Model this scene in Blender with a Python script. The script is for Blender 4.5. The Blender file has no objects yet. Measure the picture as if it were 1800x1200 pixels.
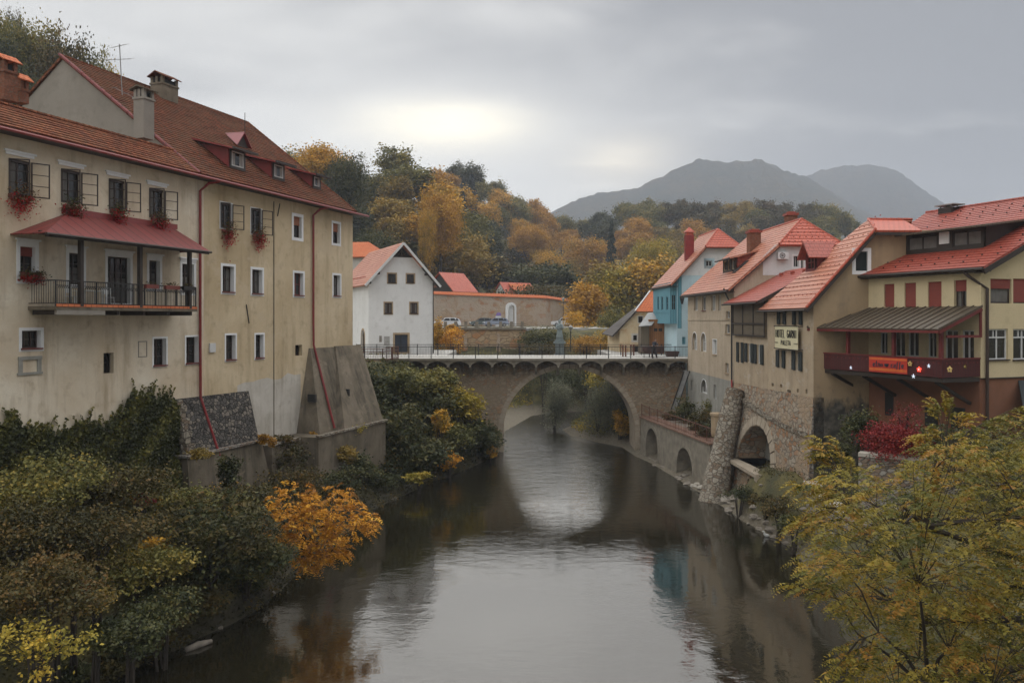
import bpy, math, random
import numpy as np
from mathutils import Vector, Matrix
from mathutils.geometry import tessellate_polygon
PI = math.pi
rad = math.radians
rnd = random.Random(7)
sc = bpy.context.scene
C = sc.collection
H = 11.6          # eye height above the river
FPX, CX, CY = 1440.0, 900.0, 562.0
# ---------------------------------------------------------------- camera
cam = bpy.data.cameras.new('camera')
cam.sensor_width = 36.0
cam.lens = 28.8
cam.shift_y = -38 / 1800
cam.clip_start = 0.2
cam.clip_end = 12000
camo = bpy.data.objects.new('camera', cam)
C.objects.link(camo)
camo.location = (0, 0, H)
camo.rotation_euler = (PI / 2, 0, 0)
sc.camera = camo
sc.view_settings.view_transform = 'Standard'
sc.view_settings.look = 'None'
sc.view_settings.gamma = 1
sc.view_settings.exposure = 1.12
sc.cycles.max_bounces = 5
sc.cycles.diffuse_bounces = 2
sc.cycles.glossy_bounces = 3
sc.cycles.volume_bounces = 0
sc.cycles.transparent_max_bounces = 6
sc.cycles.use_denoising = True
# ---------------------------------------------------------------- sky and sun
SUN_EL, SUN_AZ = rad(42), rad(12)
SUNV = Vector((math.sin(SUN_AZ) * math.cos(SUN_EL), math.cos(SUN_AZ) * math.cos(SUN_EL), math.sin(SUN_EL)))
world = bpy.data.worlds.new("World")
sc.world = world
world.use_nodes = True
def build_world():
    nt = world.node_tree; N = nt.nodes; L = nt.links
    N.clear()
    def nd(t, **k):
        n = N.new(t)
        for a, b in k.items(): setattr(n, a, b)
        return n
    def mth(op, a, b=None, clamp=False):
        n = nd('ShaderNodeMath', operation=op, use_clamp=clamp)
        for i, v in enumerate((a, b)):
            if v is None: continue
            if isinstance(v, (int, float)): n.inputs[i].default_value = v
            else: L.new(v, n.inputs[i])
        return n.outputs[0]
    def mixc(f, a, b, bt='MIX'):
        n = nd('ShaderNodeMix', data_type='RGBA', blend_type=bt)
        if isinstance(f, (int, float)): n.inputs[0].default_value = f
        else: L.new(f, n.inputs[0])
        for i, v in ((6, a), (7, b)):
            if isinstance(v, tuple): n.inputs[i].default_value = (*v, 1)
            else: L.new(v, n.inputs[i])
        return n.outputs[2]
    out = nd('ShaderNodeOutputWorld'); bg = nd('ShaderNodeBackground')
    L.new(bg.outputs[0], out.inputs[0])
    sky = nd('ShaderNodeTexSky', sky_type='NISHITA')
    sky.sun_disc = False; sky.sun_elevation = SUN_EL; sky.sun_rotation = SUN_AZ
    tc = nd('ShaderNodeTexCoord')
    sep = nd('ShaderNodeSeparateXYZ'); L.new(tc.outputs['Generated'], sep.inputs[0])
    X, Y, Z = sep.outputs
    zz = mth('ADD', mth('MAXIMUM', Z, 0.0), 0.16)
    cmb = nd('ShaderNodeCombineXYZ')
    L.new(mth('DIVIDE', X, zz), cmb.inputs[0]); L.new(mth('DIVIDE', Y, zz), cmb.inputs[1])
    def noise(scale, det, off, dist=0.0, rough=.5):
        mp = nd('ShaderNodeMapping'); mp.inputs['Location'].default_value = off
        mp.inputs['Scale'].default_value = (.75, 1.1, 1)
        L.new(cmb.outputs[0], mp.inputs[0])
        n = nd('ShaderNodeTexNoise'); n.inputs['Scale'].default_value = scale
        n.inputs['Detail'].default_value = det; n.inputs['Distortion'].default_value = dist
        n.inputs['Roughness'].default_value = rough
        L.new(mp.outputs[0], n.inputs['Vector']); return n.outputs[0]
    n1 = noise(.62, 5, (3.1, .7, 0), .25); n2 = noise(1.9, 6, (1.2, 5.1, 2), .3)
    f = mth('ADD', mth('MULTIPLY', n1, .55), mth('MULTIPLY', n2, .72))
    f = mth('SUBTRACT', mth('SUBTRACT', f, mth('MULTIPLY', X, .38)), mth('MULTIPLY', mth('SUBTRACT', Z, .15), .75))                       # darker bank of cloud to the east
    mr = nd('ShaderNodeMapRange', interpolation_type='SMOOTHSTEP'); L.new(f, mr.inputs[0])
    mr.inputs[1].default_value = .47; mr.inputs[2].default_value = .76
    cloud = mixc(mr.outputs[0], (1.05, 1.06, 1.09), (3.5, 3.43, 3.25))
    # brightness of an overcast sky: rises towards the zenith
    mz = nd('ShaderNodeMapRange', interpolation_type='SMOOTHSTEP'); L.new(Z, mz.inputs[0])
    mz.inputs[1].default_value = .36; mz.inputs[2].default_value = .85
    mz.inputs[3].default_value = 1.0; mz.inputs[4].default_value = 7.5
    # the veiled sun
    def glow(v, sx, sz, width, pw=1.0):
        dx = mth('MULTIPLY', mth('SUBTRACT', X, v[0]), sx); dz = mth('MULTIPLY', mth('SUBTRACT', Z, v[2]), sz)
        d = mth('ADD', mth('MULTIPLY', dx, dx), mth('MULTIPLY', dz, dz))
        d = mth('ADD', d, mth('MULTIPLY', mth('SUBTRACT', n2, .5), width * 2.6))
        g = mth('EXPONENT', mth('MULTIPLY', d, -1.0 / width))
        return mth('MULTIPLY', g, mth('GREATER_THAN', Y, 0.0))
    g1 = glow((-.075, 0, .225), .75, 2.6, .0045)
    g2 = glow((-.07, 0, .17), .8, 1.7, .045)
    g3 = glow((.13, 0, .19), 1, 2.3, .0035)
    mul = nd('ShaderNodeVectorMath', operation='SCALE'); L.new(cloud, mul.inputs[0]); L.new(mz.outputs[0], mul.inputs['Scale'])
    c = mul.outputs[0]
    c = mixc(mth('MULTIPLY', g2, .75), c, (5.9, 5.75, 5.35))
    c = mixc(mth('MULTIPLY', g3, .5), c, (7.5, 6.6, 5.0))
    c = mixc(mth('MULTIPLY', g1, .95), c, (8.6, 7.8, 5.9))
    sk = mixc(.04, c, sky.outputs[0])
    L.new(sk, bg.inputs[0])
    bg.inputs[1].default_value = 0.115
    world.cycles.sampling_method = 'MANUAL'
    world.cycles.sample_map_resolution = 1024
build_world()
sl = bpy.data.lights.new('sun', 'SUN')
sl.energy = 0.6; sl.angle = rad(90); sl.color = (1.0, .93, .82)
so = bpy.data.objects.new('sun', sl); C.objects.link(so)
so.rotation_euler = (-SUNV).to_track_quat('-Z', 'Y').to_euler()
# ---------------------------------------------------------------- materials
def newmat(name):
    m = bpy.data.materials.new(name); m.use_nodes = True
    nt = m.node_tree
    return m, nt, nt.nodes['Principled BSDF'], nt.nodes, nt.links
class NB:
    def __init__(s, nt): s.nt, s.N, s.L = nt, nt.nodes, nt.links
    def nd(s, t, **k):
        n = s.N.new(t)
        for a, b in k.items(): setattr(n, a, b)
        return n
    def put(s, sock, v):
        if isinstance(v, (int, float)): sock.default_value = v
        elif isinstance(v, tuple): sock.default_value = (*v, 1) if len(v) == 3 and len(sock.default_value) == 4 else v
        else: s.L.new(v, sock)
    def mix(s, f, a, b, bt='MIX'):
        n = s.nd('ShaderNodeMix', data_type='RGBA', blend_type=bt)
        s.put(n.inputs[0], f); s.put(n.inputs[6], a); s.put(n.inputs[7], b); return n.outputs[2]
    def m(s, op, a, b=0.0, clamp=False):
        n = s.nd('ShaderNodeMath', operation=op, use_clamp=clamp); s.put(n.inputs[0], a); s.put(n.inputs[1], b); return n.outputs[0]
    def vec(s, kind='obj', scale=(1, 1, 1), loc=(0, 0, 0)):
        tc = s.nd('ShaderNodeTexCoord'); mp = s.nd('ShaderNodeMapping')
        s.L.new(tc.outputs['UV' if kind == 'uv' else 'Object'], mp.inputs[0])
        mp.inputs['Scale'].default_value = scale; mp.inputs['Location'].default_value = loc
        return mp.outputs[0]
    def noise(s, v, scale, det=4, rough=.55, dist=0):
        n = s.nd('ShaderNodeTexNoise'); s.L.new(v, n.inputs['Vector'])
        n.inputs['Scale'].default_value = scale; n.inputs['Detail'].default_value = det
        n.inputs['Roughness'].default_value = rough; n.inputs['Distortion'].default_value = dist
        return n.outputs[0]
    def ramp(s, f, a, b, lo=0.0, hi=1.0):
        n = s.nd('ShaderNodeMapRange'); s.L.new(f, n.inputs[0])
        n.inputs[1].default_value = a; n.inputs[2].default_value = b
        n.inputs[3].default_value = lo; n.inputs[4].default_value = hi; return n.outputs[0]
    def bump(s, h, strength, dist, bsdf):
        b = s.nd('ShaderNodeBump'); b.inputs['Strength'].default_value = strength; b.inputs['Distance'].default_value = dist
        s.L.new(h, b.inputs['Height']); s.L.new(b.outputs[0], bsdf.inputs['Normal'])
def plain(name, c, rough=.6, c2=None, scale=3.0, metal=0.0, bump=0.0, spec=.5):
    m, nt, b, N, L = newmat(name); q = NB(nt)
    v = q.vec('obj'); n = q.noise(v, scale, 4)
    c2 = c2 or tuple(x * .72 for x in c)
    L.new(q.mix(q.ramp(n, .3, .7), c, c2), b.inputs['Base Color'])
    b.inputs['Roughness'].default_value = rough; b.inputs['Metallic'].default_value = metal
    b.inputs['Specular IOR Level'].default_value = spec
    if bump: q.bump(q.noise(v, scale * 8, 3), .5, bump, b)
    return m
def plaster(name, c, c2, dirt, streak=.5, big=.25, patch=None, bump=.012):
    """lime render with large blotches, rain streaks and fine grain"""
    m, nt, b, N, L = newmat(name); q = NB(nt)
    v = q.vec('obj')
    n1 = q.noise(v, big, 6, .62, .4); n2 = q.noise(v, 1.6, 6, .6); n3 = q.noise(v, 14, 4, .6)
    st = q.noise(q.vec('obj', (1.3, 1.3, .14)), 1.0, 7, .7)
    col = q.mix(q.ramp(n1, .38, .62), c, c2)
    col = q.mix(q.m('MULTIPLY', q.ramp(st, .50, .72), streak), col, dirt)
    col = q.mix(q.m('MULTIPLY', q.ramp(n2, .54, .74), .55), col, dirt)
    if patch:
        n4 = q.noise(q.vec('obj', (1, 1, 1.6), (7, 3, 1)), .5, 9, .7, .15)
        col = q.mix(q.m('MULTIPLY', q.ramp(n4, .55, .63), .7), col, patch)
    col = q.mix(q.m('MULTIPLY', q.ramp(n3, .35, .75), .22), col, tuple(x * .6 for x in c))
    L.new(col, b.inputs['Base Color']); b.inputs['Roughness'].default_value = .93
    b.inputs['Specular IOR Level'].default_value = .2
    q.bump(q.m('ADD', q.m('MULTIPLY', n2, .8), q.m('MULTIPLY', n3, .3)), .6, bump, b)
    return m
def tiles(name, c1, c2, c3, tw=.18, th=.16, moss=None, rough=.75, mossamt=.5, flat=.0):
    """rows of clay tiles: colour per tile, dark joint under each row"""
    m, nt, b, N, L = newmat(name); q = NB(nt)
    uv = q.vec('uv')
    wob = q.nd('ShaderNodeVectorMath', operation='ADD'); L.new(uv, wob.inputs[0])
    nz = q.nd('ShaderNodeTexNoise'); nz.inputs['Scale'].default_value = 1.1; L.new(uv, nz.inputs['Vector'])
    sb = q.nd('ShaderNodeVectorMath', operation='SCALE'); L.new(nz.outputs['Color'], sb.inputs[0]); sb.inputs['Scale'].default_value = .05
    L.new(sb.outputs[0], wob.inputs[1])
    br = q.nd('ShaderNodeTexBrick'); L.new(wob.outputs[0], br.inputs['Vector'])
    br.inputs['Scale'].default_value = 1; br.inputs['Brick Width'].default_value = tw; br.inputs['Row Height'].default_value = th
    br.inputs['Mortar Size'].default_value = .022; br.inputs['Mortar Smooth'].default_value = .4; br.inputs['Bias'].default_value = .1
    br.inputs['Color1'].default_value = (*c1, 1); br.inputs['Color2'].default_value = (*c2, 1)
    br.inputs['Mortar'].default_value = (c1[0] * .35, c1[1] * .3, c1[2] * .3, 1)
    n1 = q.noise(q.vec('obj'), .5, 6, .65); n2 = q.noise(q.vec('obj'), 3.5, 4)
    col = q.mix(q.m('MULTIPLY', q.ramp(n1, .42, .66), .6), br.outputs['Color'], c3)
    if moss: col = q.mix(q.m('MULTIPLY', q.ramp(n2, .52, .72), mossamt), col, moss)
    L.new(col, b.inputs['Base Color']); b.inputs['Roughness'].default_value = rough
    b.inputs['Specular IOR Level'].default_value = .35 if rough < .6 else .1
    sp = q.nd('ShaderNodeSeparateXYZ'); L.new(wob.outputs[0], sp.inputs[0])
    row = q.m('FRACT', q.m('DIVIDE', sp.outputs[1], th)); 
    h = q.m('ADD', q.m('MULTIPLY', q.m('SUBTRACT', 1.0, row), 1.0), q.m('MULTIPLY', br.outputs['Fac'], -.8))
    q.bump(h, .8 * (1 - flat), .035, b)
    return m
def rubble(name, c1, c2, c3, mortar, scale=2.6, patch=None, sq=(1, 1, 1.5), patchlo=.52, course=False):
    """rough stone masonry from stretched cells with recessed mortar"""
    m, nt, b, N, L = newmat(name); q = NB(nt)
    v = q.vec('obj', sq)
    w = q.nd('ShaderNodeVectorMath', operation='ADD'); L.new(v, w.inputs[0])
    nz = q.nd('ShaderNodeTexNoise'); nz.inputs['Scale'].default_value = 2; L.new(v, nz.inputs['Vector'])
    s2 = q.nd('ShaderNodeVectorMath', operation='SCALE'); L.new(nz.outputs['Color'], s2.inputs[0]); s2.inputs['Scale'].default_value = .25
    L.new(s2.outputs[0], w.inputs[1])
    vo = q.nd('ShaderNodeTexVoronoi', feature='F1'); ve = q.nd('ShaderNodeTexVoronoi', feature='DISTANCE_TO_EDGE')
    for x in (vo, ve): L.new(w.outputs[0], x.inputs['Vector']); x.inputs['Scale'].default_value = scale
    sp = q.nd('ShaderNodeSeparateColor'); L.new(vo.outputs['Color'], sp.inputs[0])
    col = q.mix(sp.outputs[0], c1, c2); col = q.mix(q.ramp(sp.outputs[1], .6, .8), col, c3)
    n1 = q.noise(q.vec('obj'), 5, 5, .65)
    col = q.mix(q.m('MULTIPLY', q.ramp(n1, .3, .75), .45), col, tuple(x * .45 for x in c1))
    edge = q.ramp(ve.outputs['Distance'], .02, .09)
    col = q.mix(edge, mortar, col)
    if patch:
        n2 = q.noise(q.vec('obj'), .55, 6, .65, .5)
        col = q.mix(q.m('MULTIPLY', q.ramp(n2, patchlo, patchlo + .09), .85), col, patch)
    L.new(col, b.inputs['Base Color']); b.inputs['Roughness'].default_value = .95
    b.inputs['Specular IOR Level'].default_value = .2
    q.bump(q.m('ADD', edge, q.m('MULTIPLY', n1, .5)), .9, .06, b)
    return m
def damp(name, c, c2, dirt, zline):
    m = plaster(name, c, c2, dirt, .5, .35); nt = m.node_tree; q = NB(nt); b = nt.nodes['Principled BSDF']
    old = b.inputs['Base Color'].links[0].from_socket
    v = q.vec('obj'); sp = q.nd('ShaderNodeSeparateXYZ'); nt.links.new(v, sp.inputs[0])
    n = q.noise(q.vec('obj', (1.5, 1.5, .8)), .8, 7, .65, .5); n2 = q.noise(v, 2.5, 6, .65)
    h = q.m('ADD', sp.outputs[2], q.m('MULTIPLY', q.m('SUBTRACT', n, .5), 5.0))
    dk = q.mix(q.ramp(n2, .4, .65), (.045, .043, .036), (.14, .125, .10))
    nt.links.new(q.mix(q.ramp(h, zline - .5, zline + .5, 1.0, 0.0), old, dk), b.inputs['Base Color']); return m
def boards(name, c, c2, w=.14, rough=.8, vertical=True):
    m, nt, b, N, L = newmat(name); q = NB(nt)
    uv = q.vec('uv'); sp = q.nd('ShaderNodeSeparateXYZ'); L.new(uv, sp.inputs[0])
    a = sp.outputs[0 if vertical else 1]
    d = q.m('DIVIDE', a, w); fr = q.m('FRACT', d); fl = q.m('FLOOR', d)
    wn = q.nd('ShaderNodeTexWhiteNoise', noise_dimensions='1D'); L.new(fl, wn.inputs['W'])
    col = q.mix(wn.outputs['Value'], c, c2)
    g = q.noise(q.vec('uv', (14, 1.2, 1) if vertical else (1.2, 14, 1)), 1.5, 4)
    col = q.mix(q.m('MULTIPLY', g, .5), col, tuple(x * .5 for x in c))
    gap = q.m('LESS_THAN', fr, .1)
    col = q.mix(q.m('MULTIPLY', gap, .8), col, tuple(x * .15 for x in c))
    L.new(col, b.inputs['Base Color']); b.inputs['Roughness'].default_value = rough
    q.bump(q.m('SUBTRACT', 1.0, gap), .6, .02, b)
    return m
def leafmat(name, cols, rough=.6, trans=.25):
    """leaf colours picked by each leaf's own 'tint' value"""
    m, nt, b, N, L = newmat(name); q = NB(nt)
    at = q.nd('ShaderNodeAttribute', attribute_name='tint')
    oi = q.nd('ShaderNodeObjectInfo')
    f = q.m('ADD', at.outputs['Fac'], q.m('MULTIPLY', q.m('SUBTRACT', oi.outputs['Random'], .5), .22), True)
    cr = q.nd('ShaderNodeValToRGB'); L.new(f, cr.inputs[0])
    e = cr.color_ramp.elements
    while len(e) < len(cols): e.new(.5)
    for i, c in enumerate(cols):
        e[i].position = i / (len(cols) - 1); e[i].color = (*c, 1)
    L.new(cr.outputs[0], b.inputs['Base Color']); b.inputs['Roughness'].default_value = rough
    b.inputs['Specular IOR Level'].default_value = .3
    tr = q.nd('ShaderNodeBsdfTranslucent'); L.new(cr.outputs[0], tr.inputs[0])
    mx = q.nd('ShaderNodeMixShader'); mx.inputs[0].default_value = trans
    L.new(b.outputs[0], mx.inputs[1]); L.new(tr.outputs[0], mx.inputs[2])
    L.new(mx.outputs[0], N['Material Output'].inputs['Surface'])
    return m
M = {}
def shade_stain_top(m, z0, z1, col):  # blends a streaky dark top into the colour: painted shade plus staining
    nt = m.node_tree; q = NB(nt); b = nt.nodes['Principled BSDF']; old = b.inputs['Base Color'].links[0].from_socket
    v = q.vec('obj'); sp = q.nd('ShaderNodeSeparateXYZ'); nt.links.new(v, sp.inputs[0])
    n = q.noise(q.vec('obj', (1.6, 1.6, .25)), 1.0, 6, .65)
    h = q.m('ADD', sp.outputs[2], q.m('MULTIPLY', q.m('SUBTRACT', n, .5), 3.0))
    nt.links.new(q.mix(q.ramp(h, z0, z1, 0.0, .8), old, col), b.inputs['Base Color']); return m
def mats():
    M['cream'] = plaster('cream_render', (.76, .68, .54), (.58, .46, .31), (.30, .22, .13), .65, .16, patch=(.62, .52, .38))
    M['ochre'] = plaster('ochre_render', (.66, .54, .36), (.50, .385, .23), (.28, .21, .12), .6, .18, patch=(.58, .47, .32))
    M['greyrender'] = plaster('grey_render', (.30, .27, .23), (.25, .225, .19), (.18, .16, .135), .3, .4)
    M['limewash'] = plaster('peeling_limewash', (.60, .56, .49), (.48, .44, .37), (.30, .26, .20), .7, .5)
    M['white'] = plaster('white_render', (.74, .74, .72), (.68, .68, .66), (.52, .51, .48), .25, .3)
    M['offwhite'] = plaster('offwhite_render', (.60, .57, .52), (.54, .51, .46), (.38, .35, .30), .4, .3)
    M['beige'] = plaster('beige_render', (.52, .43, .32), (.44, .355, .255), (.29, .235, .165), .6, .3)
    M['hotel'] = plaster('tan_render', (.49, .39, .27), (.40, .31, .21), (.23, .185, .13), .7, .3, patch=(.50, .44, .36))
    M['gable'] = plaster('brown_render', (.40, .29, .175), (.33, .24, .145), (.20, .155, .11), .5, .35)
    M['gabledamp'] = damp('brown_render_damp_foot', (.40, .29, .175), (.33, .24, .145), (.20, .155, .11), 1.0)
    M['yellow'] = plaster('yellow_render', (.64, .53, .33), (.59, .485, .30), (.44, .36, .22), .2, .3)
    M['rust'] = plaster('terracotta_render', (.25, .115, .068), (.20, .092, .055), (.17, .09, .06), .5, .5)
    M['lightblue'] = plaster('pale_blue_render', (.52, .66, .70), (.46, .61, .66), (.38, .48, .52), .3, .4)
    M['blue'] = boards('blue_boards', (.13, .33, .40), (.11, .29, .36), .25)
    M['dampwall'] = plaster('damp_dark_render', (.075, .07, .06), (.12, .11, .09), (.03, .03, .026), .8, .6, patch=(.26, .21, .15))
    M['peel'] = plaster('peeling_render', (.70, .58, .38), (.62, .50, .32), (.50, .30, .15), .4, .6, patch=(.52, .27, .12))
    M['concrete'] = plaster('stained_concrete', (.20, .165, .12), (.13, .108, .075), (.045, .04, .028), .95, .45, patch=(.26, .215, .155), bump=.04)
    M['greybase'] = plaster('grey_damp_render', (.34, .33, .29), (.28, .27, .235), (.19, .18, .15), .6, .5)
    M['tileold'] = tiles('weathered_clay_tiles', (.24, .078, .036), (.10, .04, .024), (.15, .078, .042), moss=(.075, .06, .035), rough=.95, tw=.26, th=.30, mossamt=.75)
    M['tilewing'] = tiles('clay_tiles_patched', (.34, .115, .055), (.13, .05, .03), (.23, .115, .062), moss=(.09, .07, .04), rough=.92, mossamt=.55, tw=.24, th=.27)
    M['tilepink'] = tiles('pale_red_tiles', (.50, .19, .11), (.43, .155, .09), (.50, .23, .145), .3, .33, rough=.42, flat=.3)
    M['tilered'] = tiles('bright_red_tiles', (.50, .095, .045), (.45, .08, .038), (.47, .11, .06), .3, .33, rough=.45, flat=.3)
    M['tiledeep'] = tiles('deep_red_tiles', (.36, .07, .042), (.31, .06, .036), (.33, .085, .055), .3, .33, rough=.45, flat=.3)
    M['tileorange'] = tiles('orange_tiles', (.58, .17, .07), (.50, .14, .06), (.50, .18, .08), .3, .3)
    M['redmetal'] = plain('red_sheet_metal', (.26, .035, .03), .38, (.20, .03, .026), 1.2, spec=.6)
    M['redseam'] = boards('red_seamed_metal', (.23, .038, .03), (.19, .032, .026), .62, .6)
    M['brownseam'] = boards('brown_seamed_metal', (.105, .08, .052), (.095, .072, .047), .3, .45)
    M['redpipe'] = plain('red_painted_pipe', (.25, .022, .02), .4)
    M['darkwood'] = plain('dark_wood', (.035, .024, .017), .6)
    M['redwood'] = plain('red_painted_wood', (.16, .022, .018), .55)
    M['redboards'] = boards('dark_red_boards', (.085, .013, .011), (.065, .010, .009), .16, .6)
    M['oldwood'] = boards('grey_weathered_boards', (.16, .125, .08), (.13, .10, .065), .16)
    M['warmwood'] = boards('orange_varnished_boards', (.34, .15, .055), (.27, .11, .04), .2)
    M['winframe'] = plain('dark_brown_frame', (.045, .026, .018), .5)
    M['whiteframe'] = plain('white_frame', (.62, .62, .60), .5, (.55, .55, .53))
    M['surround'] = plain('white_surround', (.80, .80, .79), .85, (.72, .72, .70), 2)
    M['stonetrim'] = plain('ochre_stone_trim', (.42, .31, .19), .85)
    M['sillred'] = plain('red_brown_sill', (.17, .045, .032), .6)
    M['glass'] = plain('window_glass', (.018, .018, .018), .08, (.03, .028, .025), 1.5, spec=.6)
    M['curtain'] = plain('white_net_curtain', (.42, .41, .38), .9)
    M['curtaindark'] = plain('dim_curtain', (.15, .14, .125), .9)
    M['blindorange'] = boards('orange_roller_blind', (.42, .17, .09), (.39, .155, .085), .05, vertical=False)
    M['blindred'] = boards('red_roller_shutter', (.29, .062, .042), (.27, .057, .04), .05, vertical=False)
    M['shutter'] = boards('dark_green_shutter', (.022, .030, .028), (.018, .026, .024), .05, vertical=False)
    M['iron'] = plain('dark_iron', (.022, .02, .018), .55)
    M['rustiron'] = plain('rusty_iron', (.15, .06, .035), .8)
    M['zinc'] = plain('grey_metal', (.28, .28, .27), .45)
    M['brick'] = rubble('chimney_brick', (.30, .11, .06), (.24, .09, .05), (.34, .15, .09), (.20, .15, .11), 7, sq=(1, 1, 2.2))
    M['cobble'] = rubble('dark_cobble_masonry', (.07, .065, .06), (.12, .11, .095), (.22, .19, .155), (.028, .026, .023), 3.9, sq=(1, 1, 1.25))
    M['cobblelight'] = rubble('pale_cobble_masonry', (.30, .26, .20), (.38, .34, .27), (.22, .16, .11), (.13, .11, .085), 3.2)
    M['stone'] = rubble('rubble_masonry', (.33, .27, .20), (.42, .36, .28), (.36, .20, .11), (.19, .155, .115), 2.4, patch=(.36, .27, .18), patchlo=.5)
    M['stonegrey'] = rubble('grey_rubble_masonry', (.30, .27, .23), (.40, .37, .32), (.27, .19, .13), (.14, .12, .10), 3.8)
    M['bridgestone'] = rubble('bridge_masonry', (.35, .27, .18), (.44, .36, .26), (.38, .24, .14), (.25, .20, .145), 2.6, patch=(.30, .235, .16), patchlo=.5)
    shade_stain_top(M['bridgestone'], 6.4, 7.6, (.045, .038, .028))  # dark spandrel top: shade of the footway overhang painted in, with water stains
    M['ring'] = plain('dressed_stone', (.40, .335, .25), .9, (.29, .235, .17), 2, bump=.02)
    M['bridgeconc'] = plain('weathered_concrete', (.27, .235, .18), .9, (.15, .13, .095), 1.5, bump=.01)
    M['deck'] = plain('pale_paving', (.42, .40, .36), .8, (.52, .50, .45), 1.5)
    M['gardenwall'] = rubble('garden_wall_masonry', (.42, .30, .19), (.46, .34, .23), (.42, .21, .11), (.36, .27, .19), 1.0, patch=(.42, .34, .26), patchlo=.42)
    M['retwall'] = rubble('ochre_masonry', (.44, .31, .18), (.50, .37, .23), (.46, .24, .11), (.30, .22, .14), 1.0)
    M['copingred'] = plain('worn_reddish_coping', (.24, .13, .085), .9, (.16, .10, .07), 2.5)
    M['asphalt'] = plain('road_surface', (.42, .41, .39), .9, (.34, .33, .31), 2)
    M['metalstatue'] = plain('grey_green_stone', (.20, .24, .235), .7, (.12, .15, .15), 4)
    M['rock'] = plain('river_rock', (.26, .225, .18), .9, (.13, .11, .085), 2.5, bump=.05)
    M['palerock'] = plain('pale_rock', (.48, .44, .37), .9, (.28, .25, .20), 2.5, bump=.05)
    M['bark'] = plain('bark', (.055, .042, .03), .95, (.03, .024, .018), 5, bump=.02)
    M['pot'] = plain('flower_box_terracotta', (.20, .05, .035), .8)
    M['whitepaint'] = plain('white_paint', (.72, .72, .70), .4, (.62, .62, .60))
    M['signcream'] = plain('cream_sign_board', (.68, .62, .40), .7, (.62, .56, .36))
    M['black'] = plain('black_paint', (.015, .014, .012), .6)
    M['bannerred'] = plain('red_banner_cloth', (.50, .035, .015), .7, (.42, .03, .015))
    M['bannerorange'] = plain('orange_banner_band', (.68, .17, .03), .7, (.55, .10, .02))
    M['awning'] = plain('dark_awning_cloth', (.03, .036, .036), .8)
    M['skin'] = plain('skin', (.42, .24, .16), .6)
    M['jacket'] = plain('dark_blue_jacket', (.035, .045, .065), .8)
    M['trousers'] = plain('dark_trousers', (.02, .018, .02), .8)
    M['plum'] = plain('brown_tarpaulin', (.07, .035, .028), .7)
    M['tyre'] = plain('tyre_rubber', (.02, .02, .02), .8)
    M['carwhite'] = plain('white_car_paint', (.72, .73, .74), .25, (.70, .71, .72))
    M['cargreen'] = plain('grey_green_car_paint', (.16, .19, .18), .25, (.15, .18, .17), metal=.3)
    M['carblue'] = plain('silver_blue_car_paint', (.30, .34, .42), .25, (.29, .33, .41), metal=.3)
    M['purple'] = plain('purple_cloth', (.16, .10, .28), .7)
    g, y, o, r, br = (.045, .06, .02), (.40, .26, .035), (.42, .17, .03), (.28, .035, .02), (.15, .095, .04)
    M['lf_dark'] = leafmat('dark_green_leaves', [(.020, .025, .011), (.048, .058, .02), (.09, .092, .028), (.16, .13, .035)])
    M['lf_green'] = leafmat('olive_green_leaves', [(0.056, 0.062, 0.021), (0.125, 0.125, 0.033), (0.225, 0.194, 0.044), (0.375, 0.263, 0.05)])
    M['lf_yg'] = leafmat('yellow_green_leaves', [(0.112, 0.106, 0.022), (0.25, 0.213, 0.033), (0.425, 0.312, 0.04), (0.575, 0.375, 0.044)])
    M['lf_gold'] = leafmat('golden_leaves', [(0.163, 0.125, 0.025), (0.388, 0.237, 0.03), (0.625, 0.35, 0.037), (0.775, 0.413, 0.04)])
    M['lf_orange'] = leafmat('orange_leaves', [(.17, .10, .02), (.36, .19, .024), (.52, .27, .03), (.60, .35, .04)])
    M['lf_brown'] = leafmat('russet_leaves', [(.11, .09, .025), (.23, .17, .04), (.36, .24, .045), (.45, .28, .045)])
    M['lf_conif'] = leafmat('fir_needles', [(.012, .018, .012), (.022, .03, .018), (.04, .05, .028)], trans=.05)
    M['lf_red'] = leafmat('crimson_leaves', [(.07, .008, .008), (.17, .012, .014), (.26, .022, .02), (.30, .05, .02)])
    M['lf_bright'] = leafmat('bright_orange_yellow_leaves', [(.24, .10, .012), (.52, .23, .02), (.72, .36, .03), (.78, .46, .05)])
    M['lf_grey'] = leafmat('silvery_willow_leaves', [(.075, .085, .055), (.15, .16, .105), (.22, .22, .14), (.28, .26, .15)])
    M['lf_gerani'] = leafmat('geranium_blooms', [(.05, .07, .02), (.14, .10, .03), (.38, .02, .02), (.50, .03, .03)])
    M['lf_locust'] = leafmat('locust_leaflets', [(.04, .05, .014), (.09, .095, .02), (.18, .155, .026), (.30, .22, .03), (.34, .17, .03)], trans=.3)
    M['lf_olive'] = leafmat('dull_green_leaves', [(.024, .026, .010), (.056, .051, .015), (.105, .08, .02), (.18, .10, .025)])
mats()
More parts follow.
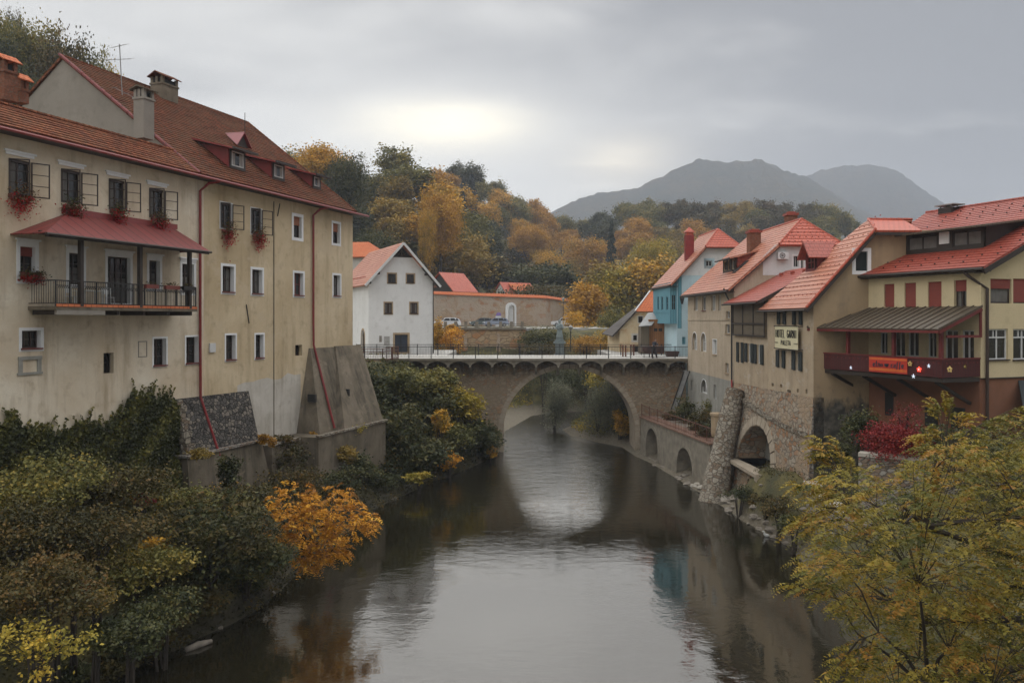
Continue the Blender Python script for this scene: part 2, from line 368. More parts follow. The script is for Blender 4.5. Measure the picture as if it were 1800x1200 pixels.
# ---------------------------------------------------------------- objects
MATRIX = {}
def tag(o, label=None, cat=None, group=None, kind=None):
    if label: o['label'] = label
    if cat: o['category'] = cat
    if group: o['group'] = group
    if kind: o['kind'] = kind
    return o
def thing(name, label, cat, loc=(0, 0, 0), rz=0.0, group=None, kind=None):
    o = bpy.data.objects.new(name, None); C.objects.link(o)
    o.empty_display_size = .3
    o.location = loc; o.rotation_euler = (0, 0, rz)
    MATRIX[o.name] = (Matrix.Translation(Vector(loc)) @ Matrix.Rotation(rz, 4, 'Z')).inverted()
    return tag(o, label, cat, group, kind)
def root_inv(p):
    while p is not None:
        if p.name in MATRIX: return MATRIX[p.name]
        p = p.parent
    return Matrix.Identity(4)
class MB:
    def __init__(s): s.v = []; s.f = []; s.m = []
    def face(s, pts, m=0):
        n = len(s.v); s.v += [Vector(p) for p in pts]; s.f.append(list(range(n, n + len(pts)))); s.m.append(m)
    def box8(s, p, m=0):
        """p: bottom ring of four then top ring of four"""
        n = len(s.v); s.v += [Vector(q) for q in p]
        for a in ((3, 2, 1, 0), (4, 5, 6, 7), (0, 1, 5, 4), (1, 2, 6, 5), (2, 3, 7, 6), (3, 0, 4, 7)):
            s.f.append([n + i for i in a]); s.m.append(m)
    def box(s, x0, x1, y0, y1, z0, z1, m=0):
        s.box8([(x0, y0, z0), (x1, y0, z0), (x1, y1, z0), (x0, y1, z0), (x0, y0, z1), (x1, y0, z1), (x1, y1, z1), (x0, y1, z1)], m)
    def bar(s, a, b, w, h=None, m=0):
        """square bar from a to b"""
        a, b = Vector(a), Vector(b); d = (b - a).normalized(); h = h or w
        up = Vector((0, 0, 1)) if abs(d.z) < .9 else Vector((0, 1, 0))
        x = d.cross(up).normalized() * w / 2; y = x.normalized().cross(d).normalized() * h / 2
        s.box8([a - x - y, a + x - y, a + x + y, a - x + y, b - x - y, b + x - y, b + x + y, b - x + y], m)
    def tube(s, pts, r, n=8, m=0, caps=True):
        pts = [Vector(p) for p in pts]; rs = r if isinstance(r, (list, tuple)) else [r] * len(pts)
        base = len(s.v); ref = None
        for i, p in enumerate(pts):
            d = (pts[min(i + 1, len(pts) - 1)] - pts[max(i - 1, 0)]).normalized()
            if ref is None: ref = Vector((0, 0, 1)) if abs(d.z) < .9 else Vector((1, 0, 0))
            x = d.cross(ref).normalized(); y = x.cross(d).normalized(); ref = y
            for k in range(n):
                a = 2 * PI * k / n; s.v.append(p + (x * math.cos(a) + y * math.sin(a)) * rs[i])
        for i in range(len(pts) - 1):
            for k in range(n):
                a, b = base + i * n + k, base + i * n + (k + 1) % n
                s.f.append([a, b, b + n, a + n]); s.m.append(m)
        if caps:
            s.f.append([base + k for k in range(n)][::-1]); s.m.append(m)
            e = base + (len(pts) - 1) * n; s.f.append([e + k for k in range(n)]); s.m.append(m)
    def lathe(s, c, prof, n=12, m=0):
        base = len(s.v)
        for r, z in prof:
            for k in range(n):
                a = 2 * PI * k / n; s.v.append(Vector((c[0] + r * math.cos(a), c[1] + r * math.sin(a), c[2] + z)))
        for i in range(len(prof) - 1):
            for k in range(n):
                a, b = base + i * n + k, base + i * n + (k + 1) % n
                s.f.append([a, b, b + n, a + n]); s.m.append(m)
        e = base + (len(prof) - 1) * n
        s.f.append([base + k for k in range(n)][::-1]); s.m.append(m); s.f.append([e + k for k in range(n)]); s.m.append(m)
    def cheeks(s, q0, q1, m=0):
        """wedge between two triangles (front bottom, front top, back)"""
        n = len(s.v); s.v += [Vector(p) for p in q0 + q1]
        for f in ((0, 1, 2), (5, 4, 3), (0, 3, 4, 1), (1, 4, 5, 2), (0, 2, 5, 3)): s.f.append([n + i for i in f]); s.m.append(m)
    def slab(s, pts, t, m=0, mside=None):
        """plate: polygon pts (top face) thickened downwards along its normal"""
        pts = [Vector(p) for p in pts]; n = (pts[1] - pts[0]).cross(pts[2] - pts[0]).normalized()
        if n.z < 0: pts = pts[::-1]; n = -n
        lo = [p - n * t for p in pts]; ms = m if mside is None else mside
        s.face(pts, m); s.face(lo[::-1], ms)
        for i in range(len(pts)):
            j = (i + 1) % len(pts); s.face([pts[i], lo[i], lo[j], pts[j]], ms)
    def courses(s, poly, step=.3, lift=.035, jit=.012, seed=1, seg=.9, m=0):
        """overlapping rows of tiles over a convex roof plane"""
        P = [Vector(p) for p in poly]; n = (P[1] - P[0]).cross(P[2] - P[0]).normalized()
        if n.z < 0: n = -n
        e = Vector((0, 0, 1)).cross(n).normalized(); u = n.cross(e); o = P[0]; rs = random.Random(seed)
        Q = [((p - o).dot(e), (p - o).dot(u)) for p in P]; t0, t1 = min(q[1] for q in Q), max(q[1] for q in Q)
        def span(t):
            xs = []
            for i in range(len(Q)):
                (x0, y0), (x1, y1) = Q[i], Q[(i + 1) % len(Q)]
                if (y0 - t) * (y1 - t) < 0: xs.append(x0 + (x1 - x0) * (t - y0) / (y1 - y0))
            return (min(xs), max(xs)) if len(xs) > 1 else None
        k = 0; t = t0
        while t < t1 - .02:
            tt = min(t + step, t1); a, b = span(t + .002), span(tt - .002); t += step
            if not a or not b: continue
            nseg = max(1, int((a[1] - a[0]) / seg)); base = len(s.v)
            for i in range(nseg + 1):
                f = i / nseg; x0 = a[0] + (a[1] - a[0]) * f; x1 = b[0] + (b[1] - b[0]) * f; j = rs.uniform(-jit, jit)
                p = o + e * x0 + u * (tt - step if t < t1 else tt - step) + n * .003; 
                s.v += [o + e * x0 + u * (tt - step + j) + n * .003, o + e * x0 + u * (tt - step + j) + n * (lift + abs(j) * .6), o + e * x1 + u * (tt + .01) + n * (.008 + j * .2)]
            for i in range(nseg):
                q = base + 3 * i; s.f.append([q, q + 3, q + 4, q + 1]); s.m.append(m); s.f.append([q + 1, q + 4, q + 5, q + 2]); s.m.append(m)
    def build(s, name, mat, parent=None, smooth=False, weld=False):
        inv = root_inv(parent) if parent is not None else Matrix.Identity(4)
        me = bpy.data.meshes.new(name)
        me.from_pydata([tuple(inv @ v) for v in s.v], [], s.f)
        ms = mat if isinstance(mat, (list, tuple)) else [mat]
        for x in ms: me.materials.append(M[x] if isinstance(x, str) else x)
        uv = me.uv_layers.new(name='UVMap'); Zv = Vector((0, 0, 1))
        data = np.zeros(len(me.loops) * 2)
        for p, mi in zip(me.polygons, s.m):
            p.material_index = mi; p.use_smooth = smooth
            n = p.normal
            e = Vector((1, 0, 0)) if abs(n.z) > .995 else Zv.cross(n).normalized()
            t = n.cross(e)
            for li in p.loop_indices:
                c = me.vertices[me.loops[li].vertex_index].co
                data[2 * li] = c.dot(e); data[2 * li + 1] = c.dot(t)
        uv.data.foreach_set('uv', data)
        me.update()
        o = bpy.data.objects.new(name, me); C.objects.link(o)
        if parent is not None: o.parent = parent
        return o
def W(px, py, Y): return Vector(((px - CX) / FPX * Y, Y, H - (py - CY) / FPX * Y))
class Face:
    """a vertical wall plane: u runs to the right as seen from outside, v inwards"""
    def __init__(s, a, b=None, ang=None):
        s.o = Vector((a[0], a[1], 0)); s.t = ang if ang is not None else math.atan2(b[1] - a[1], b[0] - a[0])
        s.e = Vector((math.cos(s.t), math.sin(s.t), 0)); s.i = Vector((-math.sin(s.t), math.cos(s.t), 0))
    def P(s, u, v, z): return s.o + s.e * u + s.i * v + Vector((0, 0, z))
    def uz(s, px, py, v=0.0):
        d = Vector(((px - CX) / FPX, 1, -(py - CY) / FPX)); q = s.o + s.i * v
        t = q.dot(s.i) / d.dot(s.i); p = d * t
        return (p - s.o).dot(s.e), H + p.z
    def u(s, px, v=0.0): return s.uz(px, CY, v)[0]
    def rect(s, x0, y0, x1, y1, v=0.0):
        xc = (x0 + x1) / 2; return (s.u(x0, v), s.uz(xc, y1, v)[1], s.u(x1, v), s.uz(xc, y0, v)[1])
    def box(s, mb, u0, u1, v0, v1, z0, z1, m=0):
        mb.box8([s.P(u0, v0, z0), s.P(u1, v0, z0), s.P(u1, v1, z0), s.P(u0, v1, z0), s.P(u0, v0, z1), s.P(u1, v0, z1), s.P(u1, v1, z1), s.P(u0, v1, z1)], m)
    def sub(s, u, v, turn): return Face(s.P(u, v, 0), ang=s.t + turn)
def wall(mb, fc, outline, holes, depth=.22, m=0, mr=None, v=0.0):
    """wall sheet with real openings and their reveals"""
    polys = [[Vector((a, b, 0)) for a, b in outline]] + [[Vector((a, b, 0)) for a, b in h] for h in holes]
    flat = [p for q in polys for p in q]; n = len(mb.v)
    mb.v += [fc.P(p.x, v, p.y) for p in flat]
    for t in tessellate_polygon(polys):
        a, b, c = (flat[i] for i in t)
        if (b - a).cross(c - a).z < 0: t = t[::-1]
        if abs((b - a).cross(c - a).z) < 1e-7: continue
        mb.f.append([n + i for i in t]); mb.m.append(m)
    for h in holes:
        for i in range(len(h)):
            a, b = h[i], h[(i + 1) % len(h)]
            mb.face([fc.P(a[0], v, a[1]), fc.P(b[0], v, b[1]), fc.P(b[0], v + depth, b[1]), fc.P(a[0], v + depth, a[1])], m if mr is None else mr)
def rect_pts(r): return [(r[0], r[1]), (r[2], r[1]), (r[2], r[3]), (r[0], r[3])]
def arch_pts(r, n=10, pointed=0):
    u0, z0, u1, z1 = r; w = (u1 - u0) / 2; c = (u0 + u1) / 2; zs = max(z1 - w * (1 + pointed), z0 + .05)
    return [(u0, z0), (u1, z0)] + [(c + w * math.cos(PI * k / n), zs + (z1 - zs) * math.sin(PI * k / n) ** (1 if not pointed else .8)) for k in range(n + 1)]
def ring(mb, fc, u0, z0, u1, z1, w, v0, v1, bottom=True, m=0):
    """rectangular border lying outside the given rectangle"""
    fc.box(mb, u0 - w, u0, v0, v1, z0, z1, m); fc.box(mb, u1, u1 + w, v0, v1, z0, z1, m)
    fc.box(mb, u0 - w, u1 + w, v0, v1, z1, z1 + w, m)
    if bottom: fc.box(mb, u0 - w, u1 + w, v0, v1, z0 - w, z0, m)
def window(fc, root, holes, r, frame='winframe', nx=2, nz=2, surround=None, sw=.11, sill=None, blind=None, bh=.4, blindrow=None,
           curtain=None, shutters=None, shw=None, casements=None, lintel=None, arch=False, recess=.16, name='window', pane='glass', swv=.02, glow=None, v=0.0):
    u0, z0, u1, z1 = r
    holes.append(arch_pts(r) if arch else rect_pts(r))
    w = u1 - u0; fw = min(.07, w * .1)
    mb = MB(); R = v + recess
    fc.box(mb, u0, u0 + fw, R, R + .05, z0, z1); fc.box(mb, u1 - fw, u1, R, R + .05, z0, z1)
    fc.box(mb, u0 + fw, u1 - fw, R, R + .05, z0, z0 + fw); fc.box(mb, u0 + fw, u1 - fw, R, R + .05, z1 - fw, z1)
    for k in range(1, nx):
        uc = u0 + w * k / nx; fc.box(mb, uc - fw * .5, uc + fw * .5, R + .003, R + .047, z0 + fw, z1 - fw)
    for k in range(1, nz):
        zc = z0 + (z1 - z0) * k / nz; fc.box(mb, u0 + fw, u1 - fw, R + .008, R + .042, zc - fw * .3, zc + fw * .3)
    wn = mb.build(name, frame, root)
    p = MB(); fc.box(p, u0, u1, R + .052, R + .09, z0, z1); p.build('pane', pane, wn)
    if curtain:
        p = MB()
        k = 10
        for a in range(k):
            ua = u0 + fw + (w - 2 * fw) * a / k; ub = u0 + fw + (w - 2 * fw) * (a + 1) / k
            if curtain[1] == 'sides' and 2 < a < 7: continue
            if curtain[1] == 'left' and a > 4: continue
            zt = z1 - .12 if curtain[1] != 'low' else z0 + (z1 - z0) * .55
            va = R + .049 - (.0 if a % 2 else .012); vb = R + .049 - (.012 if a % 2 else .0)
            p.face([fc.P(ua, va, z0 + .08), fc.P(ub, vb, z0 + .08), fc.P(ub, vb, zt), fc.P(ua, va, zt)])
        p.build('curtain', curtain[0], wn)
    if surround:
        p = MB()
        if arch:
            a0 = arch_pts(r); a1 = arch_pts((u0 - sw, z0, u1 + sw, z1 + sw))
            for i in range(1, len(a0) - 0):
                j = (i + 1) % len(a0)
                if i == len(a0) - 1: j = 0
                q = [fc.P(a0[i][0], v - swv, a0[i][1]), fc.P(a1[i][0], v - swv, a1[i][1]), fc.P(a1[j][0], v - swv, a1[j][1]), fc.P(a0[j][0], v - swv, a0[j][1])]
                p.face(q)
                p.face([fc.P(a1[i][0], v - swv, a1[i][1]), fc.P(a1[i][0], v + .01, a1[i][1]), fc.P(a1[j][0], v + .01, a1[j][1]), fc.P(a1[j][0], v - swv, a1[j][1])])
        else:
            ring(p, fc, u0, z0, u1, z1, sw, v - swv, v + .01)
            # painted reveals, a hair inside the opening
            fc.box(p, u0 - .012, u0 + .004, v - swv + .002, R - .002, z0, z1); fc.box(p, u1 - .004, u1 + .012, v - swv + .002, R - .002, z0, z1)
        p.build('surround', surround, wn)
    if lintel:
        p = MB(); fc.box(p, u0 - .22, u1 + .22, v - .10, v + .01, z1 + .26, z1 + .34); fc.box(p, u0 - .14, u1 + .14, v - .05, v + .01, z1 + .14, z1 + .26)
        p.build('lintel', lintel, wn)
    if sill:
        p = MB(); fc.box(p, u0 - .05, u1 + .05, v - .09, R - .002, z0 - .055, z0 + .012); p.build('sill', sill, wn)
    if blind:
        p = MB(); zb = z1 - (z1 - z0) * bh
        fc.box(p, u0 + .01, u1 - .01, R - .05, R - .012, zb, z1 - .005); p.build('blind', blind, wn)
    if shutters:
        s_w = shw or w * .52
        for k in (0, 1):
            p = MB(); a = (u0 - s_w, u0 - .01) if k == 0 else (u1 + .01, u1 + s_w)
            fc.box(p, a[0], a[1], v - .075, v - .035, z0 - .03, z1 + .03)
            ring(p, fc, a[0] + .05, z0 + .03, a[1] - .05, z1 - .03, .045, v - .09, v - .0755)
            p.build('shutter', shutters, wn)
    if casements:
        # open casement leaves folded back and standing off the wall
        for k, (ang, cw) in enumerate(casements):
            if not cw: continue
            hu = u0 if k == 0 else u1; sg = -1 if k == 0 else 1
            lf = Face(fc.P(hu, v - .03, 0), ang=fc.t + (-sg * ang if sg > 0 else ang + PI))
            if sg < 0: lf = Face(fc.P(hu, v - .03, 0), ang=fc.t + PI + ang)
            p = MB(); zz0, zz1 = z0 + .02, z1 - .02
            t = .05
            lf.box(p, 0, t, -.02, .02, zz0, zz1); lf.box(p, cw - t, cw, -.02, .02, zz0, zz1)
            for q in range(4):
                zc = zz0 + (zz1 - zz0 - t) * q / 3
                lf.box(p, t, cw - t, -.017, .017, zc, zc + (t if q in (0, 3) else t * .6))
            p.build('casement', frame, wn)
    return wn
def gutter(mb, pts, r=.07): mb.tube(pts, r, 6)
# ---- leaves
NPR = np.random.RandomState(11)
def leaf_obj(name, cen, size, mat, parent, tint=None, up=.7, asp=.5, rs=NPR, inv=None, axis=None):
    """one rhombic leaf per centre; its own tint value each"""
    cen = np.asarray(cen, float); n = len(cen)
    size = np.broadcast_to(np.asarray(size, float), (n,)) * rs.uniform(.65, 1.3, n)
    nn = rs.normal(size=(n, 3)); nn[:, 2] = np.abs(nn[:, 2]) * .6 + up; nn /= np.linalg.norm(nn, axis=1)[:, None]
    a = rs.normal(size=(n, 3)) if axis is None else np.asarray(axis, float) + rs.normal(size=(n, 3)) * .12
    a -= nn * (a * nn).sum(1)[:, None]; a /= np.linalg.norm(a, axis=1)[:, None] + 1e-9
    b = np.cross(nn, a)
    s = size[:, None]
    v = np.empty((n, 4, 3)); v[:, 0] = cen - a * s * .5; v[:, 1] = cen + b * s * asp * .5 + nn * s * .06
    v[:, 2] = cen + a * s * .5 - nn * s * .05; v[:, 3] = cen - b * s * asp * .5 + nn * s * .06
    v = v.reshape(-1, 3)
    if inv is None and parent is not None: inv = root_inv(parent)
    if inv is not None:
        A = np.array(inv); v = v @ A[:3, :3].T + A[:3, 3]
    me = bpy.data.meshes.new(name)
    me.vertices.add(n * 4); me.vertices.foreach_set('co', v.ravel())
    me.loops.add(n * 4); me.loops.foreach_set('vertex_index', np.arange(n * 4, dtype=np.int32))
    me.polygons.add(n); me.polygons.foreach_set('loop_start', np.arange(0, n * 4, 4, dtype=np.int32))
    try: me.polygons.foreach_set('loop_total', np.full(n, 4, dtype=np.int32))
    except Exception: pass
    me.update(calc_edges=True)
    t = rs.uniform(0, 1, n) if tint is None else np.clip(tint, 0, 1)
    at = me.attributes.new('tint', 'FLOAT', 'FACE'); at.data.foreach_set('value', t.astype(np.float32))
    me.materials.append(M[mat] if isinstance(mat, str) else mat)
    o = bpy.data.objects.new(name, me); C.objects.link(o)
    if parent is not None: o.parent = parent
    return o
def clumps(rs, c, R, nl, ncl, per, spread=.34, shell=.55, lobes=7, flat=1.0, low=-.55):
    """leaf centres gathered in clumps over a few lobes of an ellipsoid crown"""
    c = np.array(c, float); R = np.array(R, float)
    lc = []; 
    for k in range(lobes):
        d = rs.normal(size=3); d /= np.linalg.norm(d); d[2] = d[2] * .8 + .12
        lc.append((d * rs.uniform(.30, .60), rs.uniform(.36, .58)))
    pts = []; tn = []
    for k in range(ncl):
        l, lr = lc[rs.randint(lobes)]
        d = rs.normal(size=3); d /= np.linalg.norm(d)
        if d[2] < low: d[2] *= -.6
        p = l + d * lr * rs.uniform(shell, 1.08)
        t0 = .5 + rs.uniform(-.33, .33)
        q = rs.normal(size=(per, 3)) * np.array([1, 1, .6 * flat]) * spread * rs.uniform(.10, .22) / .34
        pts.append(p + q); tn.append(np.clip(t0 + rs.normal(size=per) * .09, 0, 1))
    P = np.concatenate(pts) * R + c
    return P, np.concatenate(tn)
# ---------------------------------------------------------------- terrain, river
def lerp_tab(x, tab):
    xs, ys = zip(*tab); return float(np.interp(x, xs, ys))
XL = [(-30, -20), (10, -18), (26, -13.1), (32, -10.6), (40, -9.4), (49, -8.6), (55, -6.2), (60, -4.4), (66, -2.6), (72, -1.4), (90, -.8), (105, 2.6), (112, 8.0), (120, 20), (135, 34), (150, 50), (200, 60)]
XR = [(-30, 10), (10, 10), (26, 11.4), (34, 13.2), (42, 14.3), (50, 13.3), (54, 12.8), (59, 12.7), (66, 11.2), (73, 10.4), (79, 8.0), (84, 5.6), (92, 5.6), (105, 11), (112, 20), (120, 34), (135, 48), (150, 64), (200, 80)]
WATER = -.7
XL = [(-30, -21), (10, -19), (27.8, -13.9), (34.2, -11.0), (43, -9.9), (53, -9.1), (61.5, -6.3), (68, -3.6), (75, -1.2)] + [p for p in XL if p[0] > 80]
XR = [(-30, 10.5), (10, 10.5), (27.6, 12), (36, 14), (44.5, 15.2), (48.8, 14.4), (53.2, 14.0), (57.5, 13.4), (62.6, 12.8), (70, 11.9), (74.4, 11.0), (79, 10.6), (83, 8.2), (87, 6.2)] + [p for p in XR if p[0] > 90]
PS = [(0, -.02), (.5, .9), (1.2, 2.3), (2.5, 2.9), (5, 3.6), (8, 4.6), (11, 5.8), (16, 7.6), (30, 8)]
PL = [(0, -.02), (.5, .35), (1.5, .9), (4, 1.9), (8, 3.0), (11, 4.4), (14, 6.5), (20, 7.8), (30, 8)]
PN = [(0, -.02), (.5, 1.1), (1.5, 2.4), (4, 3.8), (8, 4.7), (11, 5.8), (14, 7), (20, 7.8), (30, 8)]
PR = [(0, -.02), (.8, .2), (1.8, .5), (3, 1.1), (5, 2.3), (8, 4.4), (11, 5.8), (16, 7.6), (30, 8)]
E1 = [(-260, 34), (-130, 46), (-64, 46), (-48, 42), (-42, 38), (-33, 46), (-21, 42), (-14, 32), (-8, 20), (0, 14), (8, 11), (16, 10.5), (30, 9), (60, 9), (300, 9)]
E2 = [(-260, 60), (-60, 66), (-34, 74), (-18, 74), (-6, 66), (18, 54), (32, 48), (55, 56), (75, 59), (100, 58), (125, 60), (150, 56), (170, 50), (200, 44), (400, 40)]
def sst(a, b, x):
    t = min(1, max(0, (x - a) / (b - a))); return t * t * (3 - 2 * t)
def ground(X, Y, fine=True):
    xl, xr = lerp_tab(Y, XL), lerp_tab(Y, XR)
    if Y > 150: base = 9.0
    elif X < xl:
        d = xl - X
        if Y < 56:
            w_ = sst(33, 39, Y); base = lerp_tab(d, PL) * w_ + lerp_tab(d, PN) * (1 - w_)
        elif Y < 84:
            a = lerp_tab(d, PL); b = lerp_tab(d, [(0, -.02), (.6, .6), (3, 3.0), (7, 6.2), (10, 7.7), (30, 7.9)])
            t = sst(56, 64, Y); base = a * (1 - t) + b * t
        else: base = lerp_tab(d, [(0, 0), (3, .35), (7, .7), (10, 2.2), (16, 6.8), (30, 7.2)])
    elif X > xr:
        d = X - xr
        if Y < 82:
            w_ = sst(51, 56, Y); base = lerp_tab(d, PR) * w_ + lerp_tab(d, PS) * (1 - w_)
        else: base = lerp_tab(d, [(0, 0), (1, .4), (4, 2.0), (9, 6.5), (30, 7.6)])
    else:
        d = min(X - xl, xr - X); base = -min(1.6, d * .35) - .02
    if Y > 100:
        # road terrace and wooded hills
        t = sst(118, 119.5, Y) if X < 3 else (sst(108, 119, Y) if X < 20 else sst(115, 158, Y))
        if X < 16 or Y > 120: base = base * (1 - t) + 10.25 * t
    if Y > 152:
        e1, e2 = lerp_tab(X, E1), lerp_tab(X, E2)
        if Y < 235: base = 10.25 + (e1 - 10.25) * sst(150, 240, Y)
        elif Y < 430: base = e1 + (e2 - e1) * sst(235, 430, Y)
        else: base = e2 + (30 - e2) * sst(430, 900, Y)
    g = 34 * math.exp(-((X + 96) ** 2 + (Y - 125) ** 2 * .6) / (2 * 27 ** 2))
    base = max(base, base * .0 + 8 + g) if X < -38 and Y > 60 else base
    if Y < 152: base -= .7 * (1 - sst(.4, 3.5, base))
    if fine and base > WATER + .05 and Y < 160:
        base += .12 * (math.sin(X * 1.7 + Y * .9) + math.sin(X * .8 - Y * 1.3)) * min(1, max(0, base - WATER))
    return base
def axis_vals(segs):
    out = []
    for a, b, n in segs: out += list(np.linspace(a, b, n, endpoint=False))
    return out + [segs[-1][1]]
def build_terrain():
    xs = axis_vals([(-2400, -300, 12), (-300, -70, 24), (-70, -24, 30), (-24, 24, 120), (24, 70, 32), (70, 300, 30), (300, 2400, 12)])
    ys = axis_vals([(-60, 14, 14), (14, 100, 130), (100, 160, 60), (160, 450, 60), (450, 1300, 16)])
    nx, ny = len(xs), len(ys)
    mb = MB()
    mb.v = [Vector((x, y, ground(x, y))) for y in ys for x in xs]
    for j in range(ny - 1):
        for i in range(nx - 1):
            a = j * nx + i; mb.f.append([a, a + 1, a + nx + 1, a + nx]); mb.m.append(0)
    m, nt, b, N, L = newmat('ground_soil_grass'); q = NB(nt)
    v = q.vec('obj'); sp = q.nd('ShaderNodeSeparateXYZ'); L.new(v, sp.inputs[0])
    n1 = q.noise(v, .7, 6, .6); n2 = q.noise(v, 6, 5, .65)
    hz = q.m('ADD', sp.outputs[2], q.m('MULTIPLY', q.m('SUBTRACT', n1, .5), 1.1))
    grav = q.mix(q.ramp(n2, .35, .65), (.19, .16, .11), (.095, .08, .055))
    grass = q.mix(q.ramp(n1, .4, .62), (.055, .055, .022), (.13, .11, .035))
    grass = q.mix(q.ramp(n2, .5, .75), grass, (.055, .038, .02))
    lb = q.m('MAXIMUM', q.m('MULTIPLY', q.ramp(sp.outputs[0], -4, -2, 1, 0), q.ramp(sp.outputs[1], 74, 78, 1, 0)), q.ramp(sp.outputs[1], 36, 42, 1, 0)); grav = q.mix(lb, grav, (.045, .038, .02)); L.new(q.mix(q.ramp(hz, -.3, .3), grav, grass), b.inputs['Base Color']); b.inputs['Roughness'].default_value = .95
    q.bump(q.m('ADD', n2, n1), .9, .08, b)
    o = mb.build('ground', m, None, smooth=True); tag(o, kind='structure')
build_terrain()
def build_water():
    m, nt, b, N, L = newmat('river_water'); q = NB(nt)
    b.inputs['Base Color'].default_value = (.014, .012, .006, 1)
    b.inputs['IOR'].default_value = 2.7
    v = q.vec('obj'); sp = q.nd('ShaderNodeSeparateXYZ'); L.new(v, sp.inputs[0])
    nb = q.noise(v, .16, 4, .6, .4)
    n1 = q.noise(q.vec('obj', (.8, 1.6, 1)), 1.0, 4, .55, .6)
    n2 = q.noise(q.vec('obj', (1.0, 1.9, 1)), 4.2, 3, .6, .5)
    # shallow gravel water near the bridge runs faster and breaks up
    sh = q.m('MULTIPLY', q.ramp(sp.outputs[1], 52, 88), 1.0)
    L.new(q.m('ADD', .03, q.m('MULTIPLY', q.ramp(sp.outputs[1], 58, 80), .16)), b.inputs['Roughness'])
    near = q.ramp(sp.outputs[1], 20, 48, 1.0, .55)
    amp = q.m('ADD', q.m('MULTIPLY', q.ramp(nb, .42, .6), near), q.m('MULTIPLY', sh, 7.0))
    h = q.m('MULTIPLY', q.m('ADD', n1, q.m('MULTIPLY', n2, .32)), q.m('ADD', amp, .25))
    q.bump(h, .30, .05, b)
    mb = MB(); ys = np.linspace(-40, 150, 20)
    mb.face([(-40, -40, WATER), (40, -40, WATER), (40, 160, WATER), (-40, 160, WATER)])
    o = mb.build('river_water', m, None); tag(o, kind='structure')
build_water()
def build_mountain(name, prof, Y0, depth, seed, foot, thick):
    rs = np.random.RandomState(seed)
    xs = np.linspace(prof[0][0], prof[-1][0], 240); px = [p[0] for p in prof]; pz = [p[1] for p in prof]
    mb = MB(); rows = 30; n = len(xs)
    ph = rs.uniform(0, 6.28, 12)
    for j in range(rows):
        t = j / (rows - 1)                                  # 0 = ridge, 1 = foot towards the valley
        for i, x in enumerate(xs):
            X = (x - CX) / FPX * Y0; z = H + (CY - np.interp(x, px, pz)) / FPX * Y0
            g = math.sin(X * .011 + ph[0] + 2.0 * t) * .5 + math.sin(X * .023 + ph[1] - 3 * t) * .3 + math.sin(X * .05 + ph[2] + 6 * t) * .16
            y = Y0 - depth * t + g * 90 * math.sin(PI * min(1, t * 1.0))
            zz = foot + (z - foot) * (1 - t) ** 1.25 + g * 26 * math.sin(PI * t)
            tree = rs.uniform(-1, 1) * thick * (1 if t < .9 else 0)
            mb.v.append(Vector((X + g * 18 * t, y, zz + tree)))
    for j in range(rows - 1):
        for i in range(n - 1):
            a = j * n + i; mb.f.append([a + n, a + n + 1, a + 1, a]); mb.m.append(0)
    # far side of the ridge
    k = len(mb.v)
    for i, x in enumerate(xs): mb.v.append(Vector(((x - CX) / FPX * Y0, Y0 + depth * .6, foot)))
    for i in range(n - 1): mb.f.append([i, i + 1, k + i + 1, k + i]); mb.m.append(0)
    m, nt, b, N, L = newmat(name + '_forest'); q = NB(nt)
    v = q.vec('obj'); n1 = q.noise(v, .012, 6, .6); n2 = q.noise(v, .09, 5, .7)
    c = q.mix(q.ramp(n1, .4, .6), (.035, .042, .022), (.085, .065, .028)); c = q.mix(q.ramp(n2, .4, .7), c, (.02, .026, .016))
    L.new(c, b.inputs['Base Color']); b.inputs['Roughness'].default_value = 1
    q.bump(n2, 1, 14, b)
    o = mb.build('mountain', m, None, smooth=True); tag(o, kind='structure')
build_mountain('near_mountain', [(560, 520), (780, 470), (900, 410), (960, 376), (1000, 356), (1050, 340), (1085, 337), (1120, 330), (1160, 312), (1185, 299), (1205, 289), (1230, 279), (1250, 281), (1275, 286), (1300, 283), (1335, 280), (1355, 288), (1380, 300), (1420, 312), (1450, 330), (1500, 362), (1560, 392), (1640, 430), (1800, 480), (2100, 520)], 1700, 700, 3, 14, 2.4)
build_mountain('far_mountain', [(1000, 520), (1250, 400), (1400, 318), (1440, 300), (1480, 292), (1530, 290), (1575, 298), (1600, 316), (1640, 345), (1680, 372), (1740, 408), (1850, 450), (2200, 520)], 2250, 480, 5, 20, 2)
def build_haze():
    mb = MB(); mb.box(-2600, 2600, -70, 2700, -3.2, 460)
    m = bpy.data.materials.new('haze_air'); m.use_nodes = True; N = m.node_tree.nodes; N.clear()
    o = N.new('ShaderNodeOutputMaterial'); v = N.new('ShaderNodeVolumePrincipled')
    v.inputs['Color'].default_value = (.77, .83, .93, 1); v.inputs['Density'].default_value = 0.0004; v.inputs['Anisotropy'].default_value = .1
    m.node_tree.links.new(v.outputs[0], o.inputs['Volume'])
    ob = mb.build('haze', m, None); tag(ob, kind='stuff'); ob.display_type = 'WIRE'
build_haze()
